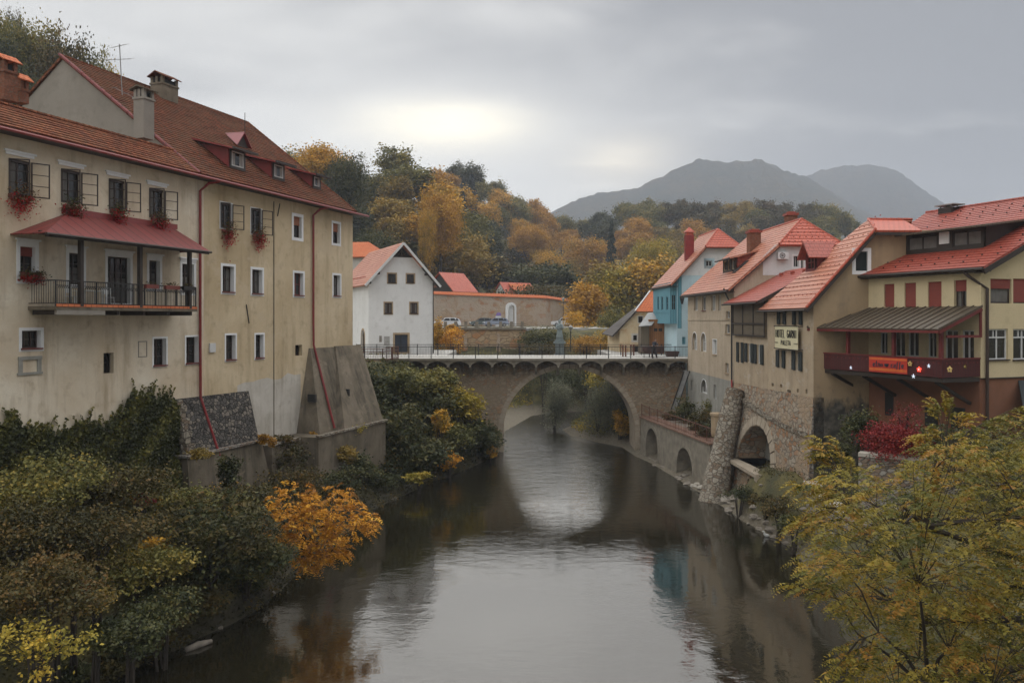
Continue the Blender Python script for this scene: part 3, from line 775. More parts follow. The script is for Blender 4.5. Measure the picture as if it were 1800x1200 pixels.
# ---------------------------------------------------------------- left bank: the two long riverside houses
LB = Face((-32.5 + .347 * 20, 20), ang=math.atan2(1, .347))
ud = LB.u(358)                                   # party line between the two
ue = LB.u(620)
EZ = H + 7.75
PITCH = math.tan(rad(37))
def flowers(fc, root_label, px, py, wpx, hpx, v, Y, colour='red', trail=1.0):
    u, z = fc.uz(px, py, v); sc_ = FPX / Y
    w = wpx / sc_ / .62 * .62; h = hpx / sc_
    c = fc.P(u, v, z)
    t = thing('flower_box', root_label, 'flower box', c - Vector((0, 0, h * .5)), fc.t, group='flower boxes on the windows')
    mb = MB(); fc.box(mb, u - w * .5, u + w * .5, v - .10, v + .12, z + h * .05, z + h * .05 + .17); mb.build('planter', 'pot', t)
    rs = np.random.RandomState(int(px * 7 + py))
    n = 800
    p = rs.normal(size=(n, 3)) * np.array([w * .30, .16, h * .27])
    P = np.array([list(fc.P(u + a[0], v - .12 + a[1] * .8, z + a[2])) for a in p])
    tint = np.where(rs.uniform(size=n) < (.5 - p[:, 2] / h * 1.3), .8 + rs.normal(size=n) * .12, .12 + rs.uniform(size=n) * .25)
    leaf_obj('flowers', P, .12, 'lf_gerani', t, tint, rs=rs)
def build_left():
    rl = thing('riverside_house', 'long cream riverside house with open casement windows and red-roofed balcony', 'house', LB.P(ud - 8, 0, 6), LB.t)
    rr = thing('riverside_house', 'tall ochre riverside house with steep tiled roof and three shed dormers', 'house', LB.P(ud + 6, 0, 6), LB.t)
    f = LB; hl, hr = [], []
    zb = H - 9.5
    dk = 'winframe'
    def R(*a): return f.rect(*a)
    # -- wing: top row of open casement windows
    for k, (x0, y0, x1, y1, lw, rw) in enumerate([(15, 281, 54, 345, .75, .72), (107, 299, 142, 358, .75, .72), (191, 316, 221, 370, .72, .70), (262, 332, 289, 384, .70, .68)]):
        window(f, rl, hl, R(x0, y0, x1, y1), dk, 2, 1, blind=dk, bh=.08, curtain=('curtaindark', 'left'), casements=[(2.35, lw), (.45, rw)], lintel='surround', recess=.14)
    window(f, rl, hl, R(35, 434, 62, 492), dk, 2, 2, surround='surround', sw=.17, blind='blindred', bh=.28, lintel='surround', recess=.22)
    for a in ((121, 445, 146, 500), (262, 458, 281, 507), (320, 464, 341, 514)):
        window(f, rl, hl, R(*a), dk, 2, 3, surround='surround', sw=.15, lintel='surround', curtain=('curtaindark', 'low'), recess=.22)
    window(f, rl, hl, R(189, 452, 229, 533), dk, 4, 3, surround='surround', sw=.14, lintel='surround', curtain=('curtaindark', 'low'), recess=.2, name='balcony_door')
    window(f, rl, hl, R(38, 581, 72, 612), dk, 3, 2, surround='surround', sw=.13, sill='sillred', recess=.24)
    window(f, rl, hl, R(182, 620, 200, 656), dk, 1, 2, recess=.34)
    window(f, rl, hl, R(270, 595, 292, 642), dk, 2, 3, surround='surround', sw=.1, sill='sillred', recess=.24)
    window(f, rl, hl, R(327, 592, 348, 638), dk, 2, 3, surround='surround', sw=.1, sill='sillred', recess=.24)
    # -- tall house
    for x0, y0, x1, y1 in ((387, 357, 408, 402), (441, 367, 460, 412)):
        window(f, rr, hr, R(x0, y0, x1, y1), dk, 2, 1, surround='surround', sw=.06, blind=dk, bh=.07, casements=[(2.5, .55), (.40, .74)], recess=.14)
    window(f, rr, hr, R(516, 381, 530, 418), dk, 1, 2, surround='surround', sw=.2, blind='blindorange', bh=.40, recess=.2)
    window(f, rr, hr, R(585, 393, 597, 428), dk, 1, 2, surround='surround', sw=.16, blind='blindorange', bh=.40, recess=.2)
    for k, a in enumerate(((391, 468, 411, 513), (443, 474, 461, 516), (517, 480, 533, 519), (586, 484, 598, 520))):
        window(f, rr, hr, R(*a), 'sillred' if k == 2 else dk, 2, 2, surround='surround', sw=.15, sill='sillred', curtain=('curtaindark', 'sides') if k != 2 else None, recess=.25)
    for a in ((397, 589, 414, 632), (449, 588, 463, 629)):
        window(f, rr, hr, R(*a), dk, 2, 3, surround='surround', sw=.11, sill='sillred', recess=.25)
    window(f, rr, hr, R(519, 606, 531, 625), dk, 1, 1, recess=.3)
    window(f, rr, hr, R(588, 612, 594, 628), dk, 1, 1, recess=.3)
    # -- walls
    mb = MB(); wall(mb, f, [(0, zb), (ud, zb), (ud, EZ), (0, EZ)], hl, .25)
    mb.face([f.P(0, 0, zb), f.P(0, 0, EZ), f.P(0, 1.9, EZ + 1.6), f.P(0, 5, EZ - .4), f.P(0, 5, zb)])
    mb.face([f.P(0, 5, zb), f.P(0, 5, EZ - .5), f.P(ud, 5, EZ - .5), f.P(ud, 5, zb)])
    mb.build('wall', 'cream', rl)
    mb = MB(); wall(mb, f, [(ud, zb), (ue, zb), (ue, EZ), (ud, EZ)], hr, .25)
    fe = f.sub(ue, 0, PI / 2)                     # end wall towards the bridge
    mb.face([fe.P(0, 0, zb), fe.P(20, 0, zb), fe.P(20, 0, EZ), fe.P(0, 0, EZ)])
    mb.face([f.P(ud, 20, zb), f.P(ud, 20, EZ), f.P(ue, 20, EZ), f.P(ue, 20, zb)][::-1])
    mb.build('wall', 'ochre', rr)
    # gable of the tall house above the wing
    zr = EZ + 10.2 * PITCH
    ur = f.uz(435, 215, 10.1)[0]
    mb = MB(); mb.face([f.P(ud, 0.02, EZ + .02), f.P(ud, 10.1, zr - .12), f.P(ud, 20, EZ), f.P(ud, 20, zb), f.P(ud, .02, zb)][::-1])
    mb.build('gable_wall', 'greyrender', rr)
    # pale lime patch low on the wall
    us, zs = f.u(417), f.u(528)
    rs = random.Random(3)
    pts = [(us + (zs - us) * k / 9, H - 3.72 + rs.uniform(-.18, .18) + k * .03) for k in range(10)]
    mb = MB(); wall(mb, f, [(us, H - 7.6), (zs, H - 7.6)] + pts[::-1], [], v=-.012); mb.build('limewash_patch', 'limewash', rr)
    # -- roofs (v inwards from the wall, eaves overhang outwards)
    def rz(v): return EZ + .15 + v * PITCH
    vo = -.75
    mb = MB(); vr = 1.95
    mb.slab([f.P(-.5, .15, rz(.15)), f.P(ud - .05, .15, rz(.15)), f.P(ud - .05, vr, rz(vr)), f.P(-.5, vr, rz(vr))], .12)
    mb.slab([f.P(-.5, vr + .01, rz(vr)), f.P(ud - .05, vr + .01, rz(vr)), f.P(ud - .05, 5.3, rz(vr) - 2.6), f.P(-.5, 5.3, rz(vr) - 2.6)], .12)
    mb.courses([f.P(-.5, .15, rz(.15)), f.P(ud - .05, .15, rz(.15)), f.P(ud - .05, vr, rz(vr)), f.P(-.5, vr, rz(vr))], .26, .045, .02, 3)
    o = mb.build('roof', 'tilewing', rl)
    def ridge(name, pts, par, mat='tilewing', r=.1, step=.36):
        mb = MB()
        a, b = Vector(pts[0]), Vector(pts[1]); n = max(1, int((b - a).length / step)); d = (b - a) / n
        for k in range(n):
            p = a + d * k; mb.tube([p, p + d * 1.08], [r * 1.15, r * .92], 7)
        mb.build(name, mat, par)
    ridge('ridge_tiles', [f.P(-.5, vr, rz(vr) + .03), f.P(ud - .1, vr, rz(vr) + .03)], rl)
    def apron(u0, u1, par, mat):
        mb = MB()
        zo = rz(.15) - .10; ze = EZ - .05
        mb.slab([f.P(u0, vo, ze), f.P(u1, vo, ze), f.P(u1, .2, zo), f.P(u0, .2, zo)], .06)
        a = mb.build('eave_apron', mat, par)
        mb = MB(); n = int((u1 - u0) / .9)
        for k in range(n + 1):
            u = u0 + (u1 - u0) * k / n
            mb.bar(f.P(u, vo, ze + .02), f.P(u, .18, zo + .02), .035, .05)
        mb.build('standing_seams', 'redmetal', a)
        mb = MB(); mb.tube([f.P(u0, vo - .07, ze - .06), f.P(u1, vo - .07, ze - .06)], .075, 7); mb.build('gutter', 'redmetal', par)
        mb = MB(); mb.slab([f.P(u0, vo + .02, ze - .08), f.P(u1, vo + .02, ze - .08), f.P(u1, .0, ze - .06), f.P(u0, .0, ze - .06)], .03); mb.build('soffit', 'darkwood', par)
    apron(-.5, ud + .25, rl, 'redseam')
    apron(ud + .27, ue + .9, rr, 'redseam')
    # main roof: river slope, hip towards the bridge, far slope
    vR = 10.1; uh = ur
    e0, e1 = f.P(ud - .12, .15, rz(.15)), f.P(ue + .75, .15, rz(.15))
    r0, r1 = f.P(ud - .12, vR, rz(vR)), f.P(uh, vR, rz(vR))
    mb = MB(); mb.slab([e0, e1, r1, r0], .14)
    e2 = f.P(ue + .75, 20.2, rz(.15)); e3 = f.P(ud - .12, 20.2, rz(.15))
    mb.slab([e1 + Vector((0, 0, -.01)), e2, r1 + Vector((0, 0, -.01))], .14)
    mb.slab([r0 + f.i * .02, r1 + f.i * .02, e2 + f.i * .02, e3], .14)
    mb.courses([e0, e1, r1, r0], .31, .045, .02, 4)
    mb.build('roof', 'tileold', rr)
    ridge('ridge_tiles', [r0, r1], rr, 'tileold'); ridge('hip_tiles', [r1, e1], rr, 'tileold')
    ridge('verge_flashing', [e0 + f.i * -.0, r0], rr, 'redseam', .10, 2.0)
    # -- shed dormers
    def on_roof(px, py):
        d = Vector(((px - CX) / FPX, 1, -(py - CY) / FPX)); a = f.P(0, 0, rz(0)); n = f.e.cross(f.i + Vector((0, 0, PITCH))).normalized()
        t = (a - Vector((0, 0, H))).dot(n) / d.dot(n); p = Vector((0, 0, H)) + d * t
        return (p - f.o).dot(f.e), (p - f.o).dot(f.i)
    def dormer(px, py, w, h, par, side='redmetal', nxw='whiteframe', tileroof='redmetal'):
        u, v = on_roof(px, py); z0 = rz(v); t2 = math.tan(rad(13)); dv = h / (PITCH - t2)
        u0, u1 = u - w / 2, u + w / 2
        mb = MB()
        hs = []
        ff = Face(f.P(0, v, 0), ang=f.t)
        mb2 = MB()
        # cheeks
        mb.cheeks(*[[f.P(uu, v + .09, z0 - .1), f.P(uu, v + .09, z0 + h - .02), f.P(uu, v + dv, rz(v + dv) - .05)] for uu in (u0, u1)])
        dm = mb.build('dormer', side, par)
        wr = (u0 + .18, z0 + .22, u1 - .18, z0 + h - .12)
        window(ff, dm, hs, wr, nxw, 1, 1, curtain=('curtain', 'sides'), recess=.0)
        wall(mb2, ff, [(u0, z0 - .1), (u1, z0 - .1), (u1, z0 + h), (u0, z0 + h)], hs, .02); mb2.build('dormer_front', 'darkwood', dm)
        mb3 = MB(); vf = v - .55; zf = z0 + h - .55 * t2 + .06
        mb3.slab([f.P(u0 - .45, vf, zf), f.P(u1 + .45, vf, zf), f.P(u1 + .45, v + dv + .2, rz(v + dv + .2) + .03), f.P(u0 - .45, v + dv + .2, rz(v + dv + .2) + .03)], .09)
        mb3.build('dormer_roof', tileroof, dm)
        mb4 = MB(); mb4.bar(f.P(u0 - .45, vf - .03, zf - .02), f.P(u1 + .45, vf - .03, zf - .02), .1, .14); mb4.build('fascia', 'darkwood', dm)
    dormer(418, 300, 1.5, 1.25, rr); dormer(490, 318, 1.35, 1.15, rr); dormer(557, 333, 1.05, 1.0, rr)
    # small pointed dormer with a lightning rod
    u, v = on_roof(424, 258); z0 = rz(v); t = .85
    mb = MB(); ap = f.P(u, v - .3, z0 + 1.0); bk = f.P(u, v + 1.35, rz(v + 1.35) + .02)
    mb.slab([f.P(u - t, v - .3, z0 - .05), ap, bk], .06); mb.slab([ap, f.P(u + t, v - .3, z0 - .05), bk], .06)
    dm = mb.build('pointed_dormer', 'redmetal', rr)
    mb = MB(); mb.face([f.P(u - t * .8, v - .1, z0 - .1), f.P(u + t * .8, v - .1, z0 - .1), f.P(u, v - .1, z0 + .85)]); mb.build('louvre', 'darkwood', dm)
    mb = MB(); mb.tube([ap + Vector((0, 0, -.1)), ap + Vector((0, 0, 1.3))], .025, 5); mb.build('rod', 'iron', dm)
    # -- chimneys
    def chimney(px, ytop, ybot, wpx, v, par, mat, capmat, deep=.9, tall=.35, name='chimney', opening=True):
        u, zt = f.uz(px, ytop, v); Y = f.P(u, v, 0).y; zt2 = zt; w = wpx / FPX * Y
        w = min(w, 1.9)
        zb_ = f.uz(px, ybot, v)[1] - .4
        mb = MB(); hz = .42
        f.box(mb, u - w / 2, u + w / 2, v - deep / 2, v + deep / 2, zb_, zt2 - tall - hz)
        for a in (-1, 1):
            for b in (-1, 0, 1):
                f.box(mb, u + a * (w / 2 - .09) - .09, u + a * (w / 2 - .09) + .09, v + b * (deep / 2 - .09) - .09, v + b * (deep / 2 - .09) + .09, zt2 - tall - hz, zt2 - tall)
        f.box(mb, u - w / 2 - .05, u + w / 2 + .05, v - deep / 2 - .05, v + deep / 2 + .05, zt2 - tall - hz - .12, zt2 - tall - hz)
        ch = mb.build(name, mat, par)
        mb = MB(); f.box(mb, u - w / 2 + .12, u + w / 2 - .12, v - deep / 2 + .12, v + deep / 2 - .12, zt2 - tall - hz, zt2 - tall - .1); mb.build('flue', 'black', ch)
        mb = MB(); e = .16
        a = [f.P(u - w / 2 - e, v - deep / 2 - e, zt2 - tall), f.P(u + w / 2 + e, v - deep / 2 - e, zt2 - tall), f.P(u + w / 2 + e, v + deep / 2 + e, zt2 - tall), f.P(u - w / 2 - e, v + deep / 2 + e, zt2 - tall)]
        r0_, r1_ = f.P(u - w / 2 - e, v, zt2), f.P(u + w / 2 + e, v, zt2)
        mb.slab([a[0], a[1], r1_, r0_], .06); mb.slab([r0_ + f.i * .01, r1_ + f.i * .01, a[2], a[3]], .06)
        mb.build('chimney_cap', capmat, ch)
    chimney(289, 130, 178, 38, 9.3, rr, 'concrete', 'tileold', 1.0)
    chimney(253, 153, 232, 24, 2.5, rl, 'greyrender', 'concrete', .7, .2)
    chimney(11, 97, 163, 26, 4.3, rl, 'brick', 'tileorange', .6)
    chimney(37, 130, 168, 16, 4.9, rl, 'brick', 'tileorange', .5)
    # red valley flashing between the tall house gable and the wing chimney
    # -- downpipes
    for top, mid, low, end, par in (((352, 328), (359, 600), (363, 697), (386, 800), rl), ((551, 378), (546, 560), (546, 606), (588, 752), rr)):
        mb = MB(); u1, z1 = f.uz(*top, -.12); u2, z2 = f.uz(*mid, -.12); u3, z3 = f.uz(*low, -.14)
        end_v = -1.05 if par is rl else -1.85
        u4, z4 = f.uz(*end, end_v)
        mb.tube([f.P(u1 + .75, -.8, EZ - .16), f.P(u1 + .3, -.45, EZ - .3), f.P(u1, -.12, EZ - .75), f.P(u1, -.12, z2), f.P(u1, -.14, z3), f.P(u4, end_v, z4)], .075, 8)
        mb.build('downpipe', 'redpipe', par)
    mb = MB(); u = f.u(481)
    mb.tube([f.P(u, -.02, EZ - .4), f.P(u, -.02, H - 7.2)], .035, 5); mb.build('wall_cable', 'concrete', rr)
    # iron wall ties, niche, meter box
    mb = MB()
    for a, b, c, d in ((492, 358, 488, 380), (433, 535, 438, 568), (216, 0, 0, 0)):
        if c: 
            p = f.uz(a, b, -.03); q = f.uz(c, d, -.03); mb.bar(f.P(p[0], -.03, p[1]), f.P(q[0], -.03, q[1]), .045)
    mb.build('wall_ties', 'iron', rr)
    r = f.rect(367, 603, 377, 619); mb = MB(); f.box(mb, r[0], r[2], -.09, .0, r[1], r[3]); mb.build('meter_box', 'whiteframe', rl)
    r = f.rect(31, 626, 72, 654); mb = MB(); f.box(mb, r[0], r[2], -.08, .01, r[3] - .14, r[3]); f.box(mb, r[0] + .02, r[0] + .2, -.06, .01, r[1], r[3] - .14); f.box(mb, r[2] - .2, r[2] - .02, -.06, .01, r[1], r[3] - .14); f.box(mb, r[0] - .04, r[2] + .04, -.07, .01, r[1] - .1, r[1])
    mb.build('blocked_niche', 'greybase', rl)
    r = f.rect(244, 601, 257, 626); mb = MB(); ring(mb, f, *r, .05, -.02, .01); mb.build('plaster_panel', 'greyrender', rl)
    # -- balcony
    d = 1.55
    ua, ub = f.u(98, -d), f.u(347, -d); zf = f.uz(220, 540, -d)[1]
    bal = MB(); f.box(bal, ua, ub, -d, .01, zf - .16, zf); b = bal.build('balcony', 'concrete', rl)
    mb = MB(); f.box(mb, ua + .02, ub - .02, -d - .02, -d - .001, zf - .02, zf + .10); mb.build('floor_edge', 'tileorange', b)
    mb = MB()
    for k in range(6):
        u = ua + .3 + (ub - ua - .6) * k / 5; f.box(mb, u - .08, u + .08, -d + .15, .01, zf - .36, zf - .162)
    mb.build('joists', 'darkwood', b)
    mb = MB(); f.box(mb, ua + .06, ua + 2.6, -d + .01, -d + .14, zf - .36, zf - .165); mb.build('edge_beam', 'greyrender', b)
    mb = MB(); zt = zf + 1.08; vv = -d + .06
    mb.bar(f.P(ua + .05, vv, zt), f.P(ub - .05, vv, zt), .05); mb.bar(f.P(ua + .05, vv, zf + .12), f.P(ub - .05, vv, zf + .12), .035); mb.bar(f.P(ua + .05, vv, zt - .2), f.P(ub - .05, vv, zt - .2), .025)
    for uu in (ua + .05, ub - .05):
        mb.bar(f.P(uu, vv, zt), f.P(uu, 0, zt), .05); mb.bar(f.P(uu, vv, zf + .12), f.P(uu, 0, zf + .12), .035)
        for k in range(1, 11): mb.bar(f.P(uu, vv + 1.45 * k / 11, zf + .12), f.P(uu, vv + 1.45 * k / 11, zt), .016)
    n = 84
    for k in range(n + 1):
        u = ua + .05 + (ub - ua - .1) * k / n; big = k % 7 == 0
        mb.bar(f.P(u, vv, zf + .0 if big else zf + .12), f.P(u, vv, zt), .055 if big else .016)
        if not big: mb.bar(f.P(u, vv - .02, zt - .32), f.P(u + .05, vv - .02, zt - .22), .018)
    mb.build('railing', 'iron', b)
    zr1 = H + 4.75; zr0 = H + 3.55; dr = 1.95
    ul, urr = f.u(80, -dr), f.u(370, -dr); tl, tr = f.u(118), f.u(306)
    for px in (142, 246, 333):
        u = f.u(px, vv); mb = MB(); f.box(mb, u - .085, u + .085, vv - .085, vv + .085, zf + .001, zr0 + .1); mb.build('post', 'darkwood', b)
    mb = MB()
    A, B_, C_, D = f.P(ul, -dr, zr0), f.P(urr, -dr, zr0), f.P(tr, -.02, zr1), f.P(tl, -.02, zr1)
    E_, G = f.P(ul, -.02, zr0), f.P(urr, -.02, zr0)
    mb.slab([A, B_, C_, D], .05); mb.slab([E_, A, D], .05); mb.slab([B_, G, C_], .05)
    br = mb.build('canopy', 'redseam', b)
    mb = MB(); f.box(mb, ul + .05, urr - .05, -dr + .03, -dr + .09, zr0 - .16, zr0 - .055); f.box(mb, ul + .1, urr - .1, vv - .05, vv + .05, zr0 - .05, zr0 + .1)
    mb.tube([f.P(ul, -dr - .06, zr0 - .05), f.P(urr, -dr - .06, zr0 - .05)], .06, 6); mb.build('fascia', 'darkwood', br)
    mb = MB(); f.box(mb, tl - .3, tr + .2, -.05, .01, zr1 - .02, zr1 + .24); mb.build('flashing', 'redmetal', br)
    # furniture on the balcony
    def chair(u, v, turn, lab):
        t = thing('balcony_chair', lab, 'chair', f.P(u, v, zf), f.t + turn, group='white chairs on the balcony')
        ff = Face(f.P(u, v, 0), ang=f.t + turn)
        mb = MB(); ff.box(mb, -.22, .22, -.22, .22, zf + .43, zf + .46); mb.build('seat', 'whitepaint', t)
        mb = MB(); ff.box(mb, -.22, .22, .2, .225, zf + .6, zf + .88)
        mb.bar(ff.P(-.2, .21, zf + .46), ff.P(-.2, .21, zf + .6), .03); mb.bar(ff.P(.2, .21, zf + .46), ff.P(.2, .21, zf + .6), .03); mb.build('backrest', 'whitepaint', t)
        for a in (-.19, .19):
            for c in (-.19, .19):
                mb = MB(); mb.bar(ff.P(a * 1.1, c * 1.1, zf), ff.P(a, c, zf + .43), .035); mb.build('leg', 'whitepaint', t)
    chair(f.u(128, -.9), -.9, .3, 'white garden chair left of the first balcony post')
    chair(f.u(190, -.95), -.95, -.4, 'white garden chair in front of the balcony door')
    t = thing('balcony_table', 'small white table on the balcony between the chairs', 'table', f.P(f.u(158, -.8), -.8, zf), f.t)
    u = f.u(158, -.8); mb = MB(); f.box(mb, u - .6, u + .6, -1.15, -.45, zf + .7, zf + .73); mb.build('tabletop', 'whitepaint', t)
    for a in (-.5, .5):
        for c in (-1.05, -.55):
            mb = MB(); mb.bar(f.P(u + a, c, zf), f.P(u + a, c, zf + .7), .04); mb.build('leg', 'whitepaint', t)
    for px, w, lab in ((263, .8, 'red planter box on the balcony rail right of the middle post'), (299, .95, 'longest red planter box on the balcony rail near its right end'), (328, .8, 'dark planter box on the balcony rail at its right corner')):
        u = f.u(px, vv); t = thing('rail_planter', lab, 'planter', f.P(u, vv, zt - .1), f.t)
        m_ = 'pot' if 'red' in lab else 'iron'
        mb = MB(); f.box(mb, u - w / 2, u + w / 2, vv - .2, vv - .04, zt - .16, zt + .03); mb.build('box', m_, t)
        rs = np.random.RandomState(int(px)); p = rs.normal(size=(80, 3)) * np.array([w * .25, .06, .06])
        leaf_obj('plants', [list(f.P(u + a[0], vv - .12 + a[1], zt + .06 + abs(a[2]))) for a in p], .09, 'lf_olive', t, rs=rs)
    # window flower boxes
    for lab, px, py, w, h in (('red and white geraniums in the window box at the left end of the top row', 37, 352, 48, 44),
                              ('red geraniums hanging from the top-row window above the canopy\'s left end', 127, 370, 36, 42),
                              ('mostly green plants in the window box above the middle of the red canopy', 206, 377, 30, 34),
                              ('red flowers with pale green tops in the window box above the canopy\'s right end', 279, 390, 34, 34),
                              ('crimson flowers in the box under the window with the red blind', 55, 487, 42, 20),
                              ('trailing red geraniums under the first open window right of the red downpipe', 400, 411, 26, 40),
                              ('trailing red geraniums under the second open window right of the red downpipe', 454, 419, 28, 36)):
        u = f.u(px); Y = f.P(u, 0, 0).y
        flowers(f, lab, px, py, w * .9, h, -.1, Y)
    # -- buttresses and plinths
    def batter(name, pxt0, pxt1, zt_, pxb0, pxb1, zb0, dt, db, mat, label, zt1=None, zb1=None):
        ut0, ut1 = f.u(pxt0, -dt), f.u(pxt1, -dt); ub0, ub1 = f.u(pxb0, -db), f.u(pxb1, -db); ut0 = max(ut0, ub0) if abs(ut0 - ub0) < .4 else ut0
        zt1 = zt1 if zt1 is not None else zt_; zb1 = zb1 if zb1 is not None else zb0
        t = thing(name, label, name.replace('_', ' '), f.P((ub0 + ub1) / 2, -db / 2, zb0), f.t)
        mb = MB()
        mb.box8([f.P(ub0, -db, zb0), f.P(ub1, -db, zb1), f.P(ub1, .05, zb1), f.P(ub0, .05, zb0), f.P(ut0, -dt, zt_), f.P(ut1, -dt, zt1), f.P(ut1, .05, zt1), f.P(ut0, .05, zt_)])
        return t, mb, mat
    t, mb, m_ = batter('buttress', 310, 437, H - 4.15, 331, 456, H - 7.1, .10, .95, 'cobble', 'battered buttress of dark cobbles with a red downpipe across it', zt1=H - 4.2)
    mb.build('face', 'cobble', t)
    # pale quoins at its near edge
    mb = MB(); ut, ubb = f.u(310, -.1), f.u(331, -.95)
    for k in range(9):
        t0, t1 = k / 9, (k + 1) / 9
        u_ = ut + (ubb - ut) * (1 - (t0 + t1) / 2); za, zz = H - 7.1 + 2.93 * t0, H - 7.1 + 2.93 * t1 - .03; va = -(.95 + (.1 - .95) * (t0 + t1) / 2)
        w_ = .55 if k % 2 else .35
        f.box(mb, u_ - .06, u_ + w_, va - .09, va + .3, za, zz)
    mb.build('quoins', 'cobblelight', t)
    t, mb, m_ = batter('plinth', 328, 460, H - 7.12, 336, 478, H - 9.9, 1.05, 1.3, 'concrete', 'mossy concrete plinth under the dark cobble buttress')
    mb.build('face', 'concrete', t)
    mb = MB(); f.box(mb, f.u(328, -1.1), f.u(462, -1.1), -1.18, .05, H - 7.12, H - 7.0); mb.build('ledge', 'stonegrey', t)
    t, mb, m_ = batter('buttress', 546, 586, H - 1.9, 562, 608, H - 7.35, .15, 1.75, 'concrete', 'smooth stained concrete buttress crossed by the second red downpipe')
    mb.build('face', 'concrete', t)
    t, mb, m_ = batter('buttress', 590, 634, H - 1.85, 606, 674, H - 7.35, .15, 2.35, 'concrete', 'brown concrete corner buttress nearest the bridge with small square holes')
    mb.build('face', 'concrete', t)
    mb = MB()
    for px, py in ((612, 690), (562, 700)):
        uu, zz = f.uz(px, py, -1.45); 
        for q in (0,): f.box(mb, uu - .1, uu + .1, -1.52 if px > 600 else -1.16, -.6, zz - .25, zz + .25)
    mb.build('drain_hole', 'black', t)
    # retaining wall under the second buttress
    t = thing('retaining_wall', 'dark mossy retaining wall below the concrete buttresses, hung with vines', 'retaining wall', f.P(f.u(560, -2.9), -2.9, 2), f.t)
    mb = MB(); ua, ub = f.u(476, -2.0), f.u(528, -2.0)
    f.box(mb, f.u(478, -1.2), f.u(560, -2.5) - .01, -1.2, .05, 1.0, H - 7.5); f.box(mb, f.u(560, -2.5), f.u(678, -2.5), -2.5, .05, 0.2, H - 7.36)
    mb.build('face', 'concrete', t)
    mb = MB(); f.box(mb, f.u(560, -2.5) - .1, f.u(678, -2.5) + .1, -2.62, -2.36, H - 7.36, H - 7.22); f.box(mb, f.u(478, -1.2), f.u(560, -2.5) - .15, -1.32, -1.0, H - 7.5, H - 7.36); mb.build('ledge', 'cobblelight', t)
    # TV antenna
    u, z = f.uz(215, 175, 7.2); uu, zz = f.uz(210, 78, 7.2); Y = 47
    t = thing('tv_antenna', 'thin television antenna mast on the tiled roof of the tall house', 'antenna', f.P(u, 7.2, z), f.t)
    mb = MB(); mb.tube([f.P(u, 7.2, rz(7.2) - .1), f.P(uu, 7.2, zz)], .03, 5); mb.build('mast', 'zinc', t)
    for zq, L_, tilt, sg in ((zz - .1, .5, .25, 1), (zz - .9, .9, .3, 1), (zz - 2.6, 1.3, -.25, 0)):
        mb = MB(); a = f.P(uu - (L_ if sg else .4), 7.2, zq - tilt * (1 if sg else -.3)); b_ = f.P(uu + L_ * (1 if sg else 3.2), 7.2, zq + tilt * (1 if sg else 2.6)); mb.bar(a, b_, .025)
        for k in range(6):
            p = a.lerp(b_, k / 5); mb.bar(p - f.i * .25, p + f.i * .25, .015)
        mb.build('crossbar', 'zinc', t)
build_left()
SG = .035
# ---------------------------------------------------------------- right bank
RA = math.atan2(-1, .028)                       # river fronts: seen from the river, u runs towards the camera
def RF(off=0.0): return Face((16.1 - off, 75), ang=RA)
F0 = RF()
def snow_guards(fc, zf, u0, u1, v0, v1, par, du=.9, dv=.8, mat='iron', clip=None):
    mb = MB(); j = 0; v = v0
    while v < v1:
        u = u0 + (du / 2 if j % 2 else 0)
        while u < u1:
            if clip is None or clip(u, v):
                p = fc.P(u, v, zf(v) + .03); 
                mb.box8([p - fc.e * SG, p + fc.e * SG, p + fc.e * SG + fc.i * .05 + Vector((0, 0, .03)), p - fc.e * SG + fc.i * .05 + Vector((0, 0, .03)),
                         p - fc.e * SG + Vector((0, 0, .07)), p + fc.e * SG + Vector((0, 0, .07)), p + fc.e * SG + fc.i * .03 + Vector((0, 0, .08)), p - fc.e * SG + fc.i * .03 + Vector((0, 0, .08))])
            u += du
        v += dv; j += 1
    return mb.build('snow_guards', mat, par)
